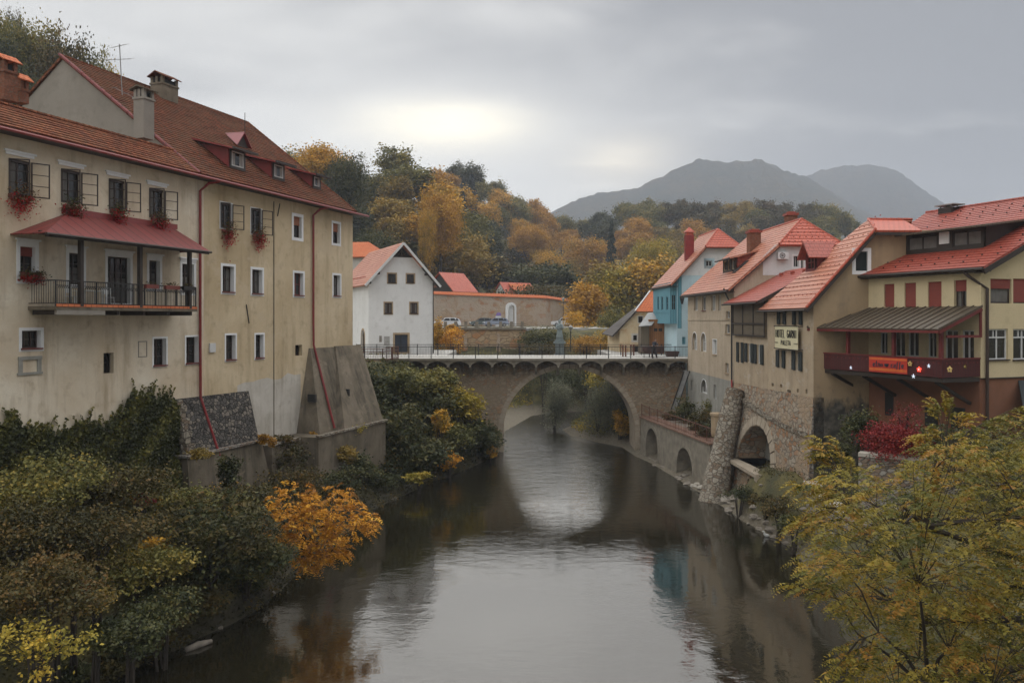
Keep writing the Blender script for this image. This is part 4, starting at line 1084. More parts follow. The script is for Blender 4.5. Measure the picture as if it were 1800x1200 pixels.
def front_roof(fc, root, ua, ub, ez, vr, zr, over, mat, hipmat, thick=.14, half=None, far_rake=True, oe=.35):
    """gabled roof: ridge parallel to the river front, optional half hip at the near end (u=ub)"""
    p = (zr - ez) / vr
    z = lambda v: ez + v * p
    a, b = ua - oe, ub + oe
    e0, e1 = fc.P(a, -over, z(-over)), fc.P(b, -over, z(-over)); vb = 2 * vr + over
    b0, b1 = fc.P(a, vb, z(-over)), fc.P(b, vb, z(-over))
    mb = MB()
    if half:
        hz, hb = half                               # height of the half-hip eave, setback of its top
        vh = (hz - ez) / p; h0, h1 = fc.P(b, vh, hz), fc.P(b, 2 * vr - vh, hz)
        r0, r1 = fc.P(a, vr, zr), fc.P(ub - hb, vr, zr)
        mb.slab([e0, e1, h0, r1, r0], thick); mb.slab([r0 + fc.i * .02, r1 + fc.i * .02, h1 + fc.i * .02, b1, b0], thick)
        mb.courses([e0, e1, h0, r1, r0], .36, .035, .006, 5)
        ro = mb.build('roof', mat, root)
        mb = MB(); dn = Vector((0, 0, .0)); q0, q1 = h0 + fc.e * .12 + Vector((0, 0, -.06)), h1 + fc.e * .12 + Vector((0, 0, -.06))
        mb.slab([q0, q1, r1 + fc.e * .03 + Vector((0, 0, .02))], thick); mb.courses([q0, q1, r1 + fc.e * .03 + Vector((0, 0, .02))], .36, .035, .006, 6); mb.build('half_hip', hipmat, root)
        mb = MB(); 
        for s_, t_ in ((r0, r1), (h0, r1), (h1, r1)):
            n = max(1, int((t_ - s_).length / .4)); d = (t_ - s_) / n
            for k in range(n): mb.tube([s_ + d * k + Vector((0, 0, .03)), s_ + d * (k + 1.08) + Vector((0, 0, .03))], [.10, .085], 6)
        mb.build('ridge_tiles', 'tilered', root)
    else:
        r0, r1 = fc.P(a, vr, zr), fc.P(b, vr, zr)
        mb.slab([e0, e1, r1, r0], thick); mb.slab([r0 + fc.i * .02, r1 + fc.i * .02, b1, b0], thick)
        ro = mb.build('roof', mat, root)
    mb = MB(); mb.tube([e0 - fc.i * .08 + Vector((0, 0, -.12)), e1 - fc.i * .08 + Vector((0, 0, -.12))], .075, 6); mb.build('gutter', 'darkwood', root)
    mb = MB(); mb.slab([fc.P(a + .03, -over + .03, z(-over) - .18), fc.P(b - .03, -over + .03, z(-over) - .18), fc.P(b - .03, .0, z(-over) - .16), fc.P(a + .03, .0, z(-over) - .16)], .04)
    d0 = Vector((0, 0, -.16)); top = h0 if half else r1
    mb.bar(e1 + d0 - fc.e * .04, top + d0 - fc.e * .04, .06, .2)
    mb.slab([e1 + d0 * 1.1 - fc.e * .01, fc.P(ub, -over, z(-over) - .18), fc.P(ub, (top - fc.o).dot(fc.i), top.z - .2), top + d0 * 1.1 - fc.e * .01], .03)
    mb.build('eave_boards', 'darkwood', root)
    return z
def box_chimney(fc, root, u, v, w, z0, z1, mat='brick', cap='tiledeep', kind='flat'):
    mb = MB(); fc.box(mb, u - w / 2, u + w / 2, v - w / 2, v + w / 2, z0, z1 - .3); c = mb.build('chimney', mat, root)
    mb = MB()
    if kind == 'gable':
        fc.box(mb, u - w / 2 + .06, u + w / 2 - .06, v - w / 2 + .06, v + w / 2 - .06, z1 - .3, z1)
        e = .1; a = [fc.P(u - w / 2 - e, v - w / 2 - e, z1), fc.P(u + w / 2 + e, v - w / 2 - e, z1), fc.P(u + w / 2 + e, v + w / 2 + e, z1), fc.P(u - w / 2 - e, v + w / 2 + e, z1)]
        t = fc.P(u, v, z1 + .55)
        for i in range(4): mb.face([a[i], a[(i + 1) % 4], t])
        mb.face(a[::-1])
    else:
        fc.box(mb, u - w / 2 - .09, u + w / 2 + .09, v - w / 2 - .09, v + w / 2 + .09, z1 - .3, z1 - .12)
        fc.box(mb, u - w / 2 + .1, u + w / 2 - .1, v - w / 2 + .1, v + w / 2 - .1, z1 - .119, z1)
    mb.build('chimney_cap', cap, c)
    return c
def build_blue():
    # pale blue house at the far end of the bridge
    f = Face((16.3, 92), ang=RA); f = Face(W(1213, 562, 79)[:2], ang=RA)
    # river front lies at its left; near gable faces us
    o = f.P(0, 0, 0)
    ub = 0.0; ua = -13.0
    root = thing('blue_house', 'pale blue and white house at the bridge end with an overhanging blue bay', 'house', f.P(-5, 2, 7.9), f.t)
    gx = W(1190, 562, 79.5)[0]; f = Face((gx, 79.5), ang=RA)
    g = f.sub(0, 0, PI / 2)                      # near gable wall, u runs away from the river
    zr = H + (CY - 402) / FPX * 80.5
    vr = (W(1265, 562, 80.5)[0] - gx)
    ze_ = H + (CY - 500) / FPX * 79; p_ = (zr - ze_) / (vr + .75); ez = ze_ + .75 * p_
    holes = []
    r = g.rect(1241, 458, 1252, 468); window(g, root, holes, r, 'whiteframe', 2, 1, surround='lightblue', sw=.22)
    r = g.rect(1199, 592, 1205, 605); window(g, root, holes, r, 'blue', 1, 2, pane='blue', recess=.04, name='hatch')
    mb = MB(); p = (zr - ez) / vr; hz = H + (CY - 434) / FPX * 79.5; vh = (hz - ez) / p
    wall(mb, g, [(0, 3.2), (2 * vr, 3.2), (2 * vr, ez), (2 * vr - vh, hz), (vh, hz), (0, ez)], holes, .15)
    mb.face([f.P(-8.3, 0, 3), f.P(0, 0, 3), f.P(0, 0, ez), f.P(-8.3, 0, ez)])
    mb.face([f.P(-8.3, 0, 3), f.P(-8.3, 0, ez), f.P(-8.3, vr, zr), f.P(-8.3, 2 * vr, ez), f.P(-8.3, 2 * vr, 3)])
    mb.build('wall', 'lightblue', root)
    front_roof(f, root, -8.3, .2, ez, vr, zr, .75, 'tilepink', 'tilered', half=(hz, 1.6))
    # white upper gable panel
    mb = MB(); wall(mb, g, [(.1, ez + .1), (2 * vr - .2, ez + .1), (2 * vr - vh - .1, hz - .2), (vh + .05, hz - .2)], [[(r_[0], r_[1]) for r_ in h] for h in holes[:1]], v=-.02); mb.build('upper_gable', 'white', root)
    # overhanging blue bay
    bu0, bu1 = -8.25, -.05; bd = .66; zb = H + (CY - 567) / FPX * 79.5; zt = ez - .6
    bf = Face(f.P(0, -bd, 0), ang=f.t); bgn = Face(f.P(bu1, -bd, 0), ang=g.t); hf, hn = [], []
    for x_ in ((1155.5, 1158.3), (1162, 1165.5), (1170.5, 1174.5)):
        window(bf, root, hf, bf.rect(x_[0], 521, x_[1], 545), 'blue', 1, 2, recess=.06, name='bay_window')
    window(bgn, root, hn, (.15, zb + 1.25, bd - .12, zb + 2.7), 'blue', 2, 2, recess=.05, name='bay_window')
    mb = MB(); wall(mb, bf, [(bu0, zb), (bu1, zb), (bu1, zt), (bu0, zt)], hf, .08); wall(mb, bgn, [(0, zb), (bd, zb), (bd, zt), (0, zt)], hn, .08)
    mb.face([f.P(bu0, -bd, zb), f.P(bu0, 0, zb), f.P(bu1, 0, zb), f.P(bu1, -bd, zb)]); mb.face([f.P(bu0, -bd, zb), f.P(bu0, 0, zb), f.P(bu0, 0, zt), f.P(bu0, -bd, zt)])
    mb.build('bay', 'blue', root)
    mb = MB(); bf.box(mb, bu0 - .04, bu1 + .04, -.05, .0, zb - .1, zb + .1); bf.box(mb, bu0 - .04, bu1 + .04, -.04, .0, zb + 1.0, zb + 1.1); bgn.box(mb, 0, bd, -.05, .0, zb - .1, zb + .1)
    mb.build('bay_trim', 'blue', root)
    mb = MB(); g.box(mb, g.u(1191), g.u(1198), -.03, .0, H + (CY - 577) / FPX * 79, ez); mb.build('corner_strip', 'blue', root)
    # wall lantern
    u, z = g.uz(1199, 528, -.5); mb = MB(); mb.bar(g.P(u, 0, z + .5), g.P(u, -.5, z + .5), .05)
    mb.lathe(g.P(u, -.5, z - .35), [(.1, 0), (.2, .5), (.26, .55), (.05, .8)], 6); mb.build('lantern', 'iron', root)
    box_chimney(f, root, f.uz(1216, 430, 1.5)[0] * 0 - 3.2, W(1216.5, 0, 82.5)[0] - gx - .15, .8, ez + 1, H + (CY - 408) / FPX * 82.5, 'redpipe', 'tilered', 'gable')
build_blue()
def build_beige():
    ua, ub = 0.0, F0.u(1290); f = F0
    root = thing('riverside_house', 'beige house with two round-arched windows between the bridge and the wood-clad link', 'house', f.P(7, 3, 6), f.t)
    ez = H + 2.72; vr = 5.7; zr = H + 7.7; hz = H + (CY - 430) / FPX * 61
    hs = []
    W_ = 'offwhite'
    for k, a in enumerate(((1220, 522, 1227, 546), (1234, 521, 1241, 546), (1250, 519, 1258, 546), (1262, 518, 1267, 546))):
        window(f, root, hs, f.rect(*a), 'whiteframe', 2, 1, surround='beige', sw=.07, sill='sillred' if k == 1 else None, curtain=('curtain', 'full') if k in (0, 2) else ('curtaindark', 'sides'), recess=.14)
    for a in ((1217, 584, 1225, 615), (1232, 585, 1241, 618)):
        window(f, root, hs, f.rect(*a), 'whiteframe', 2, 2, surround='surround', sw=.07, curtain=('curtain', 'full'), arch=True, recess=.2)
    window(f, root, hs, f.rect(1253, 597, 1260, 623), 'whiteframe', 2, 1, surround='surround', sw=.06, sill='stonetrim', curtain=('curtain', 'full'))
    for a in ((1276, 547, 1283, 560), (1275, 570, 1283, 586), (1275, 638, 1281, 656)):
        window(f, root, hs, f.rect(*a), 'whiteframe', 1, 1, surround='beige', sw=.06, sill='stonetrim')
    window(f, root, hs, f.rect(1232, 667, 1243, 691), 'whiteframe', 2, 1, surround='surround', sw=.05, arch=True, pane='curtaindark')
    window(f, root, hs, f.rect(1214, 668, 1217, 687), 'whiteframe', 1, 1); window(f, root, hs, f.rect(1254, 676, 1259, 702), 'whiteframe', 1, 2)
    zm = H - 4.6
    mb = MB(); up = [h for h in hs if min(p[1] for p in h) > zm]; lo = [h for h in hs if h not in up]
    wall(mb, f, [(ua, zm), (ub, zm), (ub, ez), (ua, ez)], up, .2)
    g = f.sub(ub, 0, PI / 2); p = (zr - ez) / vr; vh = (hz - ez) / p
    hg = []
    gw = [g.rect(1395, 450, 1404, 469)]
    for r in gw: window(g, root, hg, r, 'whiteframe', 2, 1, surround='surround', sw=.14)
    r = g.rect(1408, 450, 1412, 472); window(g, root, hg, r, 'whiteframe', 1, 1)
    wall(mb, g, [(0, 3), (2 * vr, 3), (2 * vr, ez), (2 * vr - vh, hz), (vh, hz), (0, ez)], hg, .12)
    mb.face([f.P(ua, 0, 3), f.P(ua, 0, ez), f.P(ua, vr, zr), f.P(ua, 2 * vr, ez), f.P(ua, 2 * vr, 3)])
    mb.build('wall', 'beige', root)
    mb = MB(); wall(mb, f, [(ua, 2), (ub, 2), (ub, zm), (ua, zm)], lo, .2, v=-.0); mb.build('lower_wall', 'greybase', root)
    mb = MB(); u0 = g.u(1341); wall(mb, g, [(u0, ez + .6), (2 * vr - .1, ez + .6), (2 * vr - vh, hz - .02), (u0 + .9, hz - .02), (u0, ez + 2.0)], hg, v=-.015); mb.build('white_gable', 'white', root)
    mb = MB(); f.box(mb, ua, ub, -.05, .01, H - .05, H + .05); mb.build('string_course', 'beige', root)
    front_roof(f, root, ua, ub, ez, vr, zr, .55, 'tilepink', 'tilered', half=(hz, 1.6))
    z = lambda v: ez + v * p
    snow_guards(g, lambda v: 0, 0, 0, 0, 0, root) if False else None
    # half-hip snow guards
    mb = MB()
    for j in range(5):
        for k in range(10 - 2 * j):
            t = .1 + j * .17; h0 = g.P(vh, -.4, hz); h1 = g.P(2 * vr - vh, -.4, hz); tp = g.P(vr, 1.6, zr)
            c = h0.lerp(h1, (k + .6 + j) / 10.2).lerp(tp, 0); c = c + (tp - (h0 + h1) / 2) * t
            mb.box(c.x - .05, c.x + .05, c.y - .05, c.y + .0, c.z + .01, c.z + .07)
    mb.build('snow_guards', 'tiledeep', root)
    # air conditioner on the gable
    r = g.rect(1365, 444, 1383, 456); t = thing('air_conditioner', 'white outdoor air conditioning unit high on the white gable wall', 'air conditioner', g.P((r[0] + r[2]) / 2, -.3, r[1]), g.t)
    mb = MB(); g.box(mb, r[0], r[2], -.42, -.08, r[1], r[3]); g.box(mb, r[0] + .1, r[0] + .14, -.08, .0, r[1] + .05, r[1] + .1); g.box(mb, r[2] - .14, r[2] - .1, -.08, .0, r[1] + .05, r[1] + .1); mb.build('housing', 'whitepaint', t)
    mb = MB(); c = g.P(r[0] + (r[2] - r[0]) * .38, -.425, (r[1] + r[3]) / 2); R = (r[3] - r[1]) * .38
    for k in range(16):
        a, b_ = 2 * PI * k / 16, 2 * PI * (k + 1) / 16
        mb.bar(c + g.e * R * math.cos(a) + Vector((0, 0, R * math.sin(a))), c + g.e * R * math.cos(b_) + Vector((0, 0, R * math.sin(b_))), .03)
    for k in range(6): a = PI * k / 6; mb.bar(c - (g.e * math.cos(a) + Vector((0, 0, math.sin(a)))) * R, c + (g.e * math.cos(a) + Vector((0, 0, math.sin(a)))) * R, .012)
    mb.build('fan_grille', 'iron', t)
    # wide shed dormer
    def onr(px, py):
        d = Vector(((px - CX) / FPX, 1, -(py - CY) / FPX)); a0 = f.P(0, 0, ez); n = f.e.cross(f.i + Vector((0, 0, p))).normalized()
        t_ = (a0 - Vector((0, 0, H))).dot(n) / d.dot(n); q = Vector((0, 0, H)) + d * t_; return (q - f.o).dot(f.e), (q - f.o).dot(f.i)
    u, v = onr(1283, 478); z0 = z(v); h = 1.1; t2 = .22; dv = h / (p - t2)
    u0, u1 = u - 2.0, u + 1.5
    ff = Face(f.P(0, v, 0), ang=f.t); hd = []
    mb = MB()
    mb.cheeks(*[[f.P(uu, v + .15, z0 - .1), f.P(uu, v + .15, z0 + h - .02), f.P(uu, v + dv, z(v + dv))] for uu in (u0, u1)])
    dm = mb.build('dormer', 'tiledeep', root)
    for k in range(3):
        a = u0 + .2 + k * 1.1; window(ff, dm, hd, (a, z0 + .18, a + .85, z0 + h - .1), 'stonetrim', 1, 1, recess=.05, curtain=('curtain', 'sides') if k == 2 else None)
    mb = MB(); wall(mb, ff, [(u0, z0 - .1), (u1, z0 - .1), (u1, z0 + h), (u0, z0 + h)], hd, .08); mb.build('dormer_front', 'darkwood', dm)
    mb = MB(); mb.slab([f.P(u0 - .3, v - .5, z0 + h - .5 * t2 + .05), f.P(u1 + .3, v - .5, z0 + h - .5 * t2 + .05), f.P(u1 + .3, v + dv + .15, z(v + dv + .15) + .06), f.P(u0 - .3, v + dv + .15, z(v + dv + .15) + .06)], .1); mb.build('dormer_roof', 'tilepink', dm)
    mb = MB(); mb.tube([f.P(u1 + .2, v - .5, z0 + h - .2), f.P(u1 + .2, v - .45, z0 + .1), f.P(u1 + .1, v - .2, z0 + .0)], .05, 6); mb.tube([f.P(u0 - .3, v - .58, z0 + h - .12), f.P(u1 + .3, v - .58, z0 + h - .12)], .06, 6); mb.build('dormer_gutter', 'iron', dm)
    # skylight
    u, v = onr(1302, 470); c = f.P(u, v, z(v)); s = Vector((0, 0, p)) + f.i; s.normalize(); n = f.e.cross(s)
    mb = MB(); 
    a = [c + f.e * x + s * y + n * .09 * (1 if n.z > 0 else -1) for x, y in ((-.4, -.7), (.4, -.7), (.4, .7), (-.4, .7))]; mb.slab(a, .1); mb.build('skylight', 'iron', root)
    # chimneys
    u, v = onr(1325, 437); box_chimney(f, root, u, v, .9, z(v) - .5, f.uz(1323, 404, v)[1])
    v = 6.3; u, zt = f.uz(1390, 377, v); box_chimney(f, root, u, v, .8, zr - 1.2, zt + .2)
    # downpipe at the joint
    mb = MB(); u = ub - .25; uu = u; mb.tube([f.P(u - .3, -.6, ez - .35), f.P(u - .3, -.4, ez - .9), f.P(u + .1, -.12, ez - 1.6), f.P(u + .1, -.12, H - 4.6), f.P(u + .15, -.12, H - 4.9)], .06, 7); mb.build('downpipe', 'iron', root)
    mb = MB(); mb.tube([f.P(u + .15, -.14, H - 4.5), f.P(u + 1.2, -.4, H - 5.6)], .07, 6); mb.build('rusty_outlet', 'redpipe', root)
build_beige()
UL0, UL1, UH1 = F0.u(1290), F0.u(1350), F0.u(1430)
def build_link():
    f = F0; ua, ub = UL0 + .02, UL1
    root = thing('link_building', 'low link with grey board cladding, red roof and dark-shuttered windows', 'building', f.P((ua + ub) / 2, 3, 6), f.t)
    ez = H + 1.62; hs = []
    for a in ((1299.5, 602, 1304, 636), (1314.5, 604, 1321, 636), (1331, 606, 1338, 639)):
        window(f, root, hs, f.rect(*a), 'whiteframe', 1, 1, shutters='shutter', shw=.55 if a[0] > 1300 else .5, curtain=('curtain', 'full'), recess=.1)
    mb = MB(); wall(mb, f, [(ua, H - 5.0), (ub, H - 5.0), (ub, ez), (ua, ez)], hs, .15); mb.build('wall', 'hotel', root)
    zt, zb = H + 1.35, H - 1.12
    mb = MB(); f.box(mb, ua + .25, ub - .2, -.14, -.0, zb, zt); c = mb.build('board_cladding', 'oldwood', root)
    mb = MB(); zm = zb + .85
    for z_ in (zb + .03, zm, zt - .04): f.box(mb, ua + .2, ub - .15, -.20, -.141, z_ - .06, z_ + .06)
    for k in range(4):
        u = ua + .3 + (ub - ua - .55) * k / 3; f.box(mb, u - .06, u + .06, -.19, -.142, zb + .09, zt - .1)
    mb.build('cladding_battens', 'darkwood', c)
    zr = H + (CY - 470) / FPX * 57; vr = 3.9; p = (zr - ez) / vr
    mb = MB(); o = .75
    a, b = ua - .2, ub + .25
    mb.slab([f.P(a, -o, ez - o * p), f.P(b, -o, ez - o * p), f.P(b, vr, zr), f.P(a, vr, zr)], .14)
    mb.courses([f.P(a, -o, ez - o * p), f.P(b, -o, ez - o * p), f.P(b, vr, zr), f.P(a, vr, zr)], .4, .02, .004, 8)
    mb.slab([f.P(a, vr + .02, zr), f.P(b, vr + .02, zr), f.P(b, 2 * vr, ez), f.P(a, 2 * vr, ez)], .14); mb.build('roof', 'tiledeep', root)
    mb = MB(); mb.bar(f.P(b + .02, -o, ez - o * p - .12), f.P(b + .02, vr, zr - .12), .06, .22); mb.tube([f.P(a, -o - .08, ez - o * p - .12), f.P(b, -o - .08, ez - o * p - .12)], .07, 6); mb.build('eave_boards', 'darkwood', root)
    mb = MB(); mb.face([f.P(ub, 0, H), f.P(ub, 2 * vr, H), f.P(ub, 2 * vr, ez), f.P(ub, vr, zr - .15), f.P(ub, 0, ez)]); mb.build('side_wall', 'hotel', root)
    mb = MB()
    for k in range(3):
        u = ua + 1.6 + k * 2.2; pp = f.P(u, vr - .9, zr - .9 * p); mb.box(pp.x - .15, pp.x + .1, pp.y - .1, pp.y + .1, pp.z, pp.z + .22)
    mb.build('roof_vents', 'tiledeep', root)
build_link()
def stroke_text(mb, fc, txt, u0, z0, w, h, v, t, italic=0.0):
    """capital lettering from bars on a wall plane"""
    G = {'H': [((0, 0), (0, 1)), ((1, 0), (1, 1)), ((0, .5), (1, .5))], 'O': [((0, .15), (0, .85)), ((1, .15), (1, .85)), ((0, .85), (.5, 1)), ((.5, 1), (1, .85)), ((0, .15), (.5, 0)), ((.5, 0), (1, .15))],
         'T': [((0, 1), (1, 1)), ((.5, 0), (.5, 1))], 'E': [((0, 0), (0, 1)), ((0, 0), (1, 0)), ((0, 1), (1, 1)), ((0, .5), (.8, .5))], 'L': [((0, 0), (0, 1)), ((0, 0), (1, 0))],
         'G': [((1, .85), (.5, 1)), ((.5, 1), (0, .8)), ((0, .8), (0, .2)), ((0, .2), (.5, 0)), ((.5, 0), (1, .15)), ((1, .15), (1, .48)), ((1, .48), (.55, .48))],
         'A': [((0, 0), (.5, 1)), ((.5, 1), (1, 0)), ((.2, .35), (.8, .35))], 'R': [((0, 0), (0, 1)), ((0, 1), (.9, .9)), ((.9, .9), (.9, .6)), ((.9, .6), (0, .5)), ((.3, .5), (1, 0))],
         'N': [((0, 0), (0, 1)), ((0, 1), (1, 0)), ((1, 0), (1, 1))], 'I': [((.5, 0), (.5, 1))], 'P': [((0, 0), (0, 1)), ((0, 1), (.9, .9)), ((.9, .9), (.9, .55)), ((.9, .55), (0, .48))],
         'e': [((.95, .15), (.5, 0)), ((.5, 0), (0, .25)), ((0, .25), (.2, .55)), ((.2, .55), (.8, .55)), ((.8, .55), (.95, .33)), ((.95, .33), (.05, .28))], 't': [((.4, .05), (.4, 1)), ((.0, .62), (.9, .62)), ((.4, .05), (.9, .05))],
         'n': [((0, 0), (0, .6)), ((0, .5), (.5, .62)), ((.5, .62), (.95, .45)), ((.95, .45), (.95, 0))], 'o': [((.1, .1), (.1, .5)), ((.1, .5), (.9, .5)), ((.9, .5), (.9, .1)), ((.9, .1), (.1, .1))],
         'c': [((.95, .5), (.2, .55)), ((.2, .55), (.05, .1)), ((.05, .1), (.95, .05))], 'a': [((.1, .55), (.9, .55)), ((.9, .6), (.9, 0)), ((.9, .3), (.15, .28)), ((.15, .28), (.1, .05)), ((.1, .05), (.9, .05))],
         'f': [((.95, .95), (.5, .95)), ((.5, .95), (.4, -.25)), ((.05, .58), (.85, .58))]}
    n = len(txt); cw = w / n; k = 0
    for ch in txt:
        if ch in G:
            for a, b in G[ch]:
                pa = fc.P(u0 + cw * (k + .16 + .66 * a[0] + italic * a[1]), v, z0 + h * a[1]); pb = fc.P(u0 + cw * (k + .16 + .66 * b[0] + italic * b[1]), v, z0 + h * b[1])
                mb.bar(pa, pb, t, .03)
        k += 1
def build_hotel():
    f = F0; ua, ub = UL1 + .02, UH1
    root = thing('hotel', 'tan hotel with salmon tiled roof, dark green shutters and a hanging name sign', 'hotel', f.P((ua + ub) / 2, 3, 6), f.t)
    ez = H + 1.28; hs = []
    for a in ((1372.5, 540, 1377.5, 569), (1400, 540, 1406, 570), (1370.5, 616, 1376, 645), (1399, 618, 1405.5, 650)):
        window(f, root, hs, f.rect(*a), 'whiteframe', 1, 1, shutters='shutter', shw=.5, curtain=('curtain', 'full'), recess=.12)
    zs = [f.uz(1290, 668)[1], f.uz(1428, 700)[1]]
    for a in ((1356, 673, 1360, 679), (1371, 675, 1375, 681), (1383.5, 685, 1390, 696), (1400.5, 683, 1404, 690), (1415.5, 684, 1419, 692)):
        r = f.rect(*a); hs.append(rect_pts(r)); mb = MB(); f.box(mb, r[0] - .05, r[2] + .05, .2, .25, r[1] - .05, r[3] + .05); mb.build('beam_hole', 'darkwood', root)
    zb = H - 4.25
    mb = MB(); wall(mb, f, [(ua, zb - .7), (ub, zb - .1), (ub, ez), (ua, ez)], hs, .2); mb.build('wall', 'hotel', root)
    A = W(1526, 386, 48.2); vA = (A - f.o).dot(f.i); uA = (A - f.o).dot(f.e); zA = A.z
    over = .55; p = (zA - ez) / vA; z = lambda v: ez + v * p
    g = f.sub(ub, 0, PI / 2); hg = []
    hz = H + (CY - 405) / FPX * 46.2; vh = (hz - ez) / p
    window(g, root, hg, g.rect(1504, 442, 1525, 476), 'shutter', 1, 1, surround='surround', sw=.2, pane='shutter', recess=.1)
    mb = MB(); VE = 6.7
    wall(mb, g, [(0, 1.2), (VE, 1.2), (VE, hz), (vh, hz), (0, ez)], hg, .15); mb.build('gable_wall', 'gabledamp', root)
    # river slope, hip at its far side, ridge running inland, shallow near strip
    mb = MB(); e0, e1 = f.P(ua - .25, -over, z(-over)), f.P(ub + .35, -over, z(-over)); h0 = f.P(ub + .35, vh, hz)
    ins = 0
    mb.slab([e0, e1, h0, A], .14)
    far = f.P(ua - .25, VE, z(-over)); A2 = A + f.i * (VE - vA)
    mb.slab([e0 + Vector((0, 0, -.01)), A, A2, far], .14)
    mb.courses([e0, e1, h0, A], .36, .035, .006, 7)
    mb.build('roof', 'tilepink', root)
    mb = MB(); h0b = h0 + f.e * .15 + Vector((0, 0, -.05)); h1b = f.P(ub + .5, 5.9, hz - .05); 
    mb.slab([h0b, h1b, A2 + (h1b - h0b) * 0 - f.i * (VE - vA - 5.9 + vA - .3), A + Vector((0, 0, .02))], .12); mb.build('half_hip', 'tilered', root)
    mb = MB()
    for s_, t_ in ((A, A2), (h0, A), (e1, h0)):
        n = max(1, int((t_ - s_).length / .4)); d = (t_ - s_) / n
        for k in range(n): mb.tube([s_ + d * k + Vector((0, 0, .03)), s_ + d * (k + 1.08) + Vector((0, 0, .03))], [.085, .07], 6)
    mb.build('ridge_tiles', 'tilered', root)
    mb = MB(); mb.bar(e1 + Vector((0, 0, -.2)), h0 + Vector((0, 0, -.2)), .08, .18); mb.bar(h0b + Vector((0, 0, -.2)), h1b + Vector((0, 0, -.2)), .08, .16); mb.tube([e0 + Vector((-.06, 0, -.12)), e1 + Vector((-.06, 0, -.12))], .07, 6); mb.build('eave_boards', 'darkwood', root)
    mb = MB()
    def hipline(v): return (ua - .25) + (uA - ua + .25) * (v + over) / (vA + over)
    snow_guards(f, z, ua, ub + .2, .1, vA, root, .62, .5, 'tiledeep', clip=lambda u, v: u > hipline(v) + .3 and u < ub + .2 - max(0, v - vh) * .6)
    # gabled dormer facing the river
    n = f.e.cross(f.i + Vector((0, 0, p))).normalized()
    d = Vector(((1424 - CX) / FPX, 1, -(478 - CY) / FPX)); t_ = (f.P(0, 0, ez) - Vector((0, 0, H))).dot(n) / d.dot(n); q = Vector((0, 0, H)) + d * t_
    u, v = (q - f.o).dot(f.e), (q - f.o).dot(f.i); z0 = z(v); h = 1.05; w = .72; hr = .75
    ff = Face(f.P(0, v, 0), ang=f.t); hd = []
    mb = MB()
    mb.cheeks(*[[f.P(uu, v + .15, z0 - .1), f.P(uu, v + .15, z0 + h), f.P(uu, v + h / p, z0 + h)] for uu in (u - w, u + w)])
    dm = mb.build('dormer', 'redwood', root)
    window(ff, dm, hd, (u - w + .15, z0 + .15, u + w - .15, z0 + h - .05), 'redwood', 2, 2, recess=.05)
    mb = MB(); wall(mb, ff, [(u - w, z0 - .1), (u + w, z0 - .1), (u + w, z0 + h), (u, z0 + h + hr), (u - w, z0 + h)], hd, .08); mb.build('dormer_front', 'redwood', dm)
    mb = MB(); vf = v - .45; zk = z0 + h + hr + .08; vbk = v + (h + hr) / p
    ov = .28; zl = z0 + h - ov * hr / w + .08
    mb.slab([f.P(u - w - ov, vf, zl), f.P(u, vf, zk), f.P(u, vbk, zk), f.P(u - w - ov, v + (h - .2) / p, zl)], .08)
    mb.slab([f.P(u + w + ov, vf, zl), f.P(u, vf, zk), f.P(u, vbk, zk), f.P(u + w + ov, v + (h - .2) / p, zl)], .08)
    mb.build('dormer_roof', 'tiledeep', dm)
    # hanging cloth sign
    r = f.rect(1369.5, 573.5, 1410, 613); r = (r[0], r[1], r[2], r[3])
    t = thing('hotel_sign', 'cream hanging sign lettered HOTEL GARNI on the tan wall between the shuttered windows', 'sign', f.P((r[0] + r[2]) / 2, -.2, r[1]), f.t)
    mb = MB(); f.box(mb, r[0], r[2], -.26, -.235, r[1], r[3]); mb.build('board', 'signcream', t)
    wd, ht = r[2] - r[0], r[3] - r[1]
    mb = MB(); stroke_text(mb, f, 'HOTEL GARNI', r[0] + .04 * wd, r[1] + .50 * ht, .94 * wd, .34 * ht, -.27, .06)
    stroke_text(mb, f, 'PALETA', r[0] + .28 * wd, r[1] + .17 * ht, .44 * wd, .20 * ht, -.27, .045)
    for a, b_ in ((.0, .13), (.85, 1.0)): mb.bar(f.P(r[0] + a * wd, -.27, r[1] + .26 * ht), f.P(r[0] + b_ * wd, -.27, r[1] + .26 * ht), .05, .03)
    mb.build('lettering', 'black', t)
    for a in (r[0] - .1, r[2] + .1):
        for b_ in (r[1], r[3]): mb = MB(); mb.bar(f.P(a, .0, b_), f.P(a, -.27, b_), .05); mb.build('bracket', 'iron', t)
    for b_ in (r[1] - .02, r[3] + .02): mb = MB(); mb.bar(f.P(r[0] - .14, -.27, b_), f.P(r[2] + .14, -.27, b_), .045); mb.build('rod', 'iron', t)
    # ---- stone base, battered towards the river
    st = thing('masonry_wall', 'rubble stone wall carrying the tan hotel, with a vaulted niche', 'stone wall', f.P((UL0 + ub) / 2, -1, 1), f.t)
    zt0, ztm, zt1 = H - 4.65, H - 4.55, H - 4.35
    zlow = -.8; off = 1.7
    u0, u1 = UL0 - .2, ub
    # battered face with an arched niche: built as a grid of quads around the opening
    nu, nz = 60, 26
    ncx = [f.u(1297, -.9), f.u(1347, -.9)]; nz0 = H - 9.6; nz1 = H - 7.0
    cu = (ncx[0] + ncx[1]) / 2; rw = (ncx[1] - ncx[0]) / 2
    def bv(zq, uq=None):
        k_ = 1.0 if uq is None else 1.95 - 1.5 * (uq - u0) / (u1 - u0)
        return -k_ * (1 - (zq - zlow) / (zt0 - zlow)) - .03
    mb = MB(); 
    out = [(u0, zlow), (u1 + .0, zlow), (u1, zt1), (u0, zt0)]
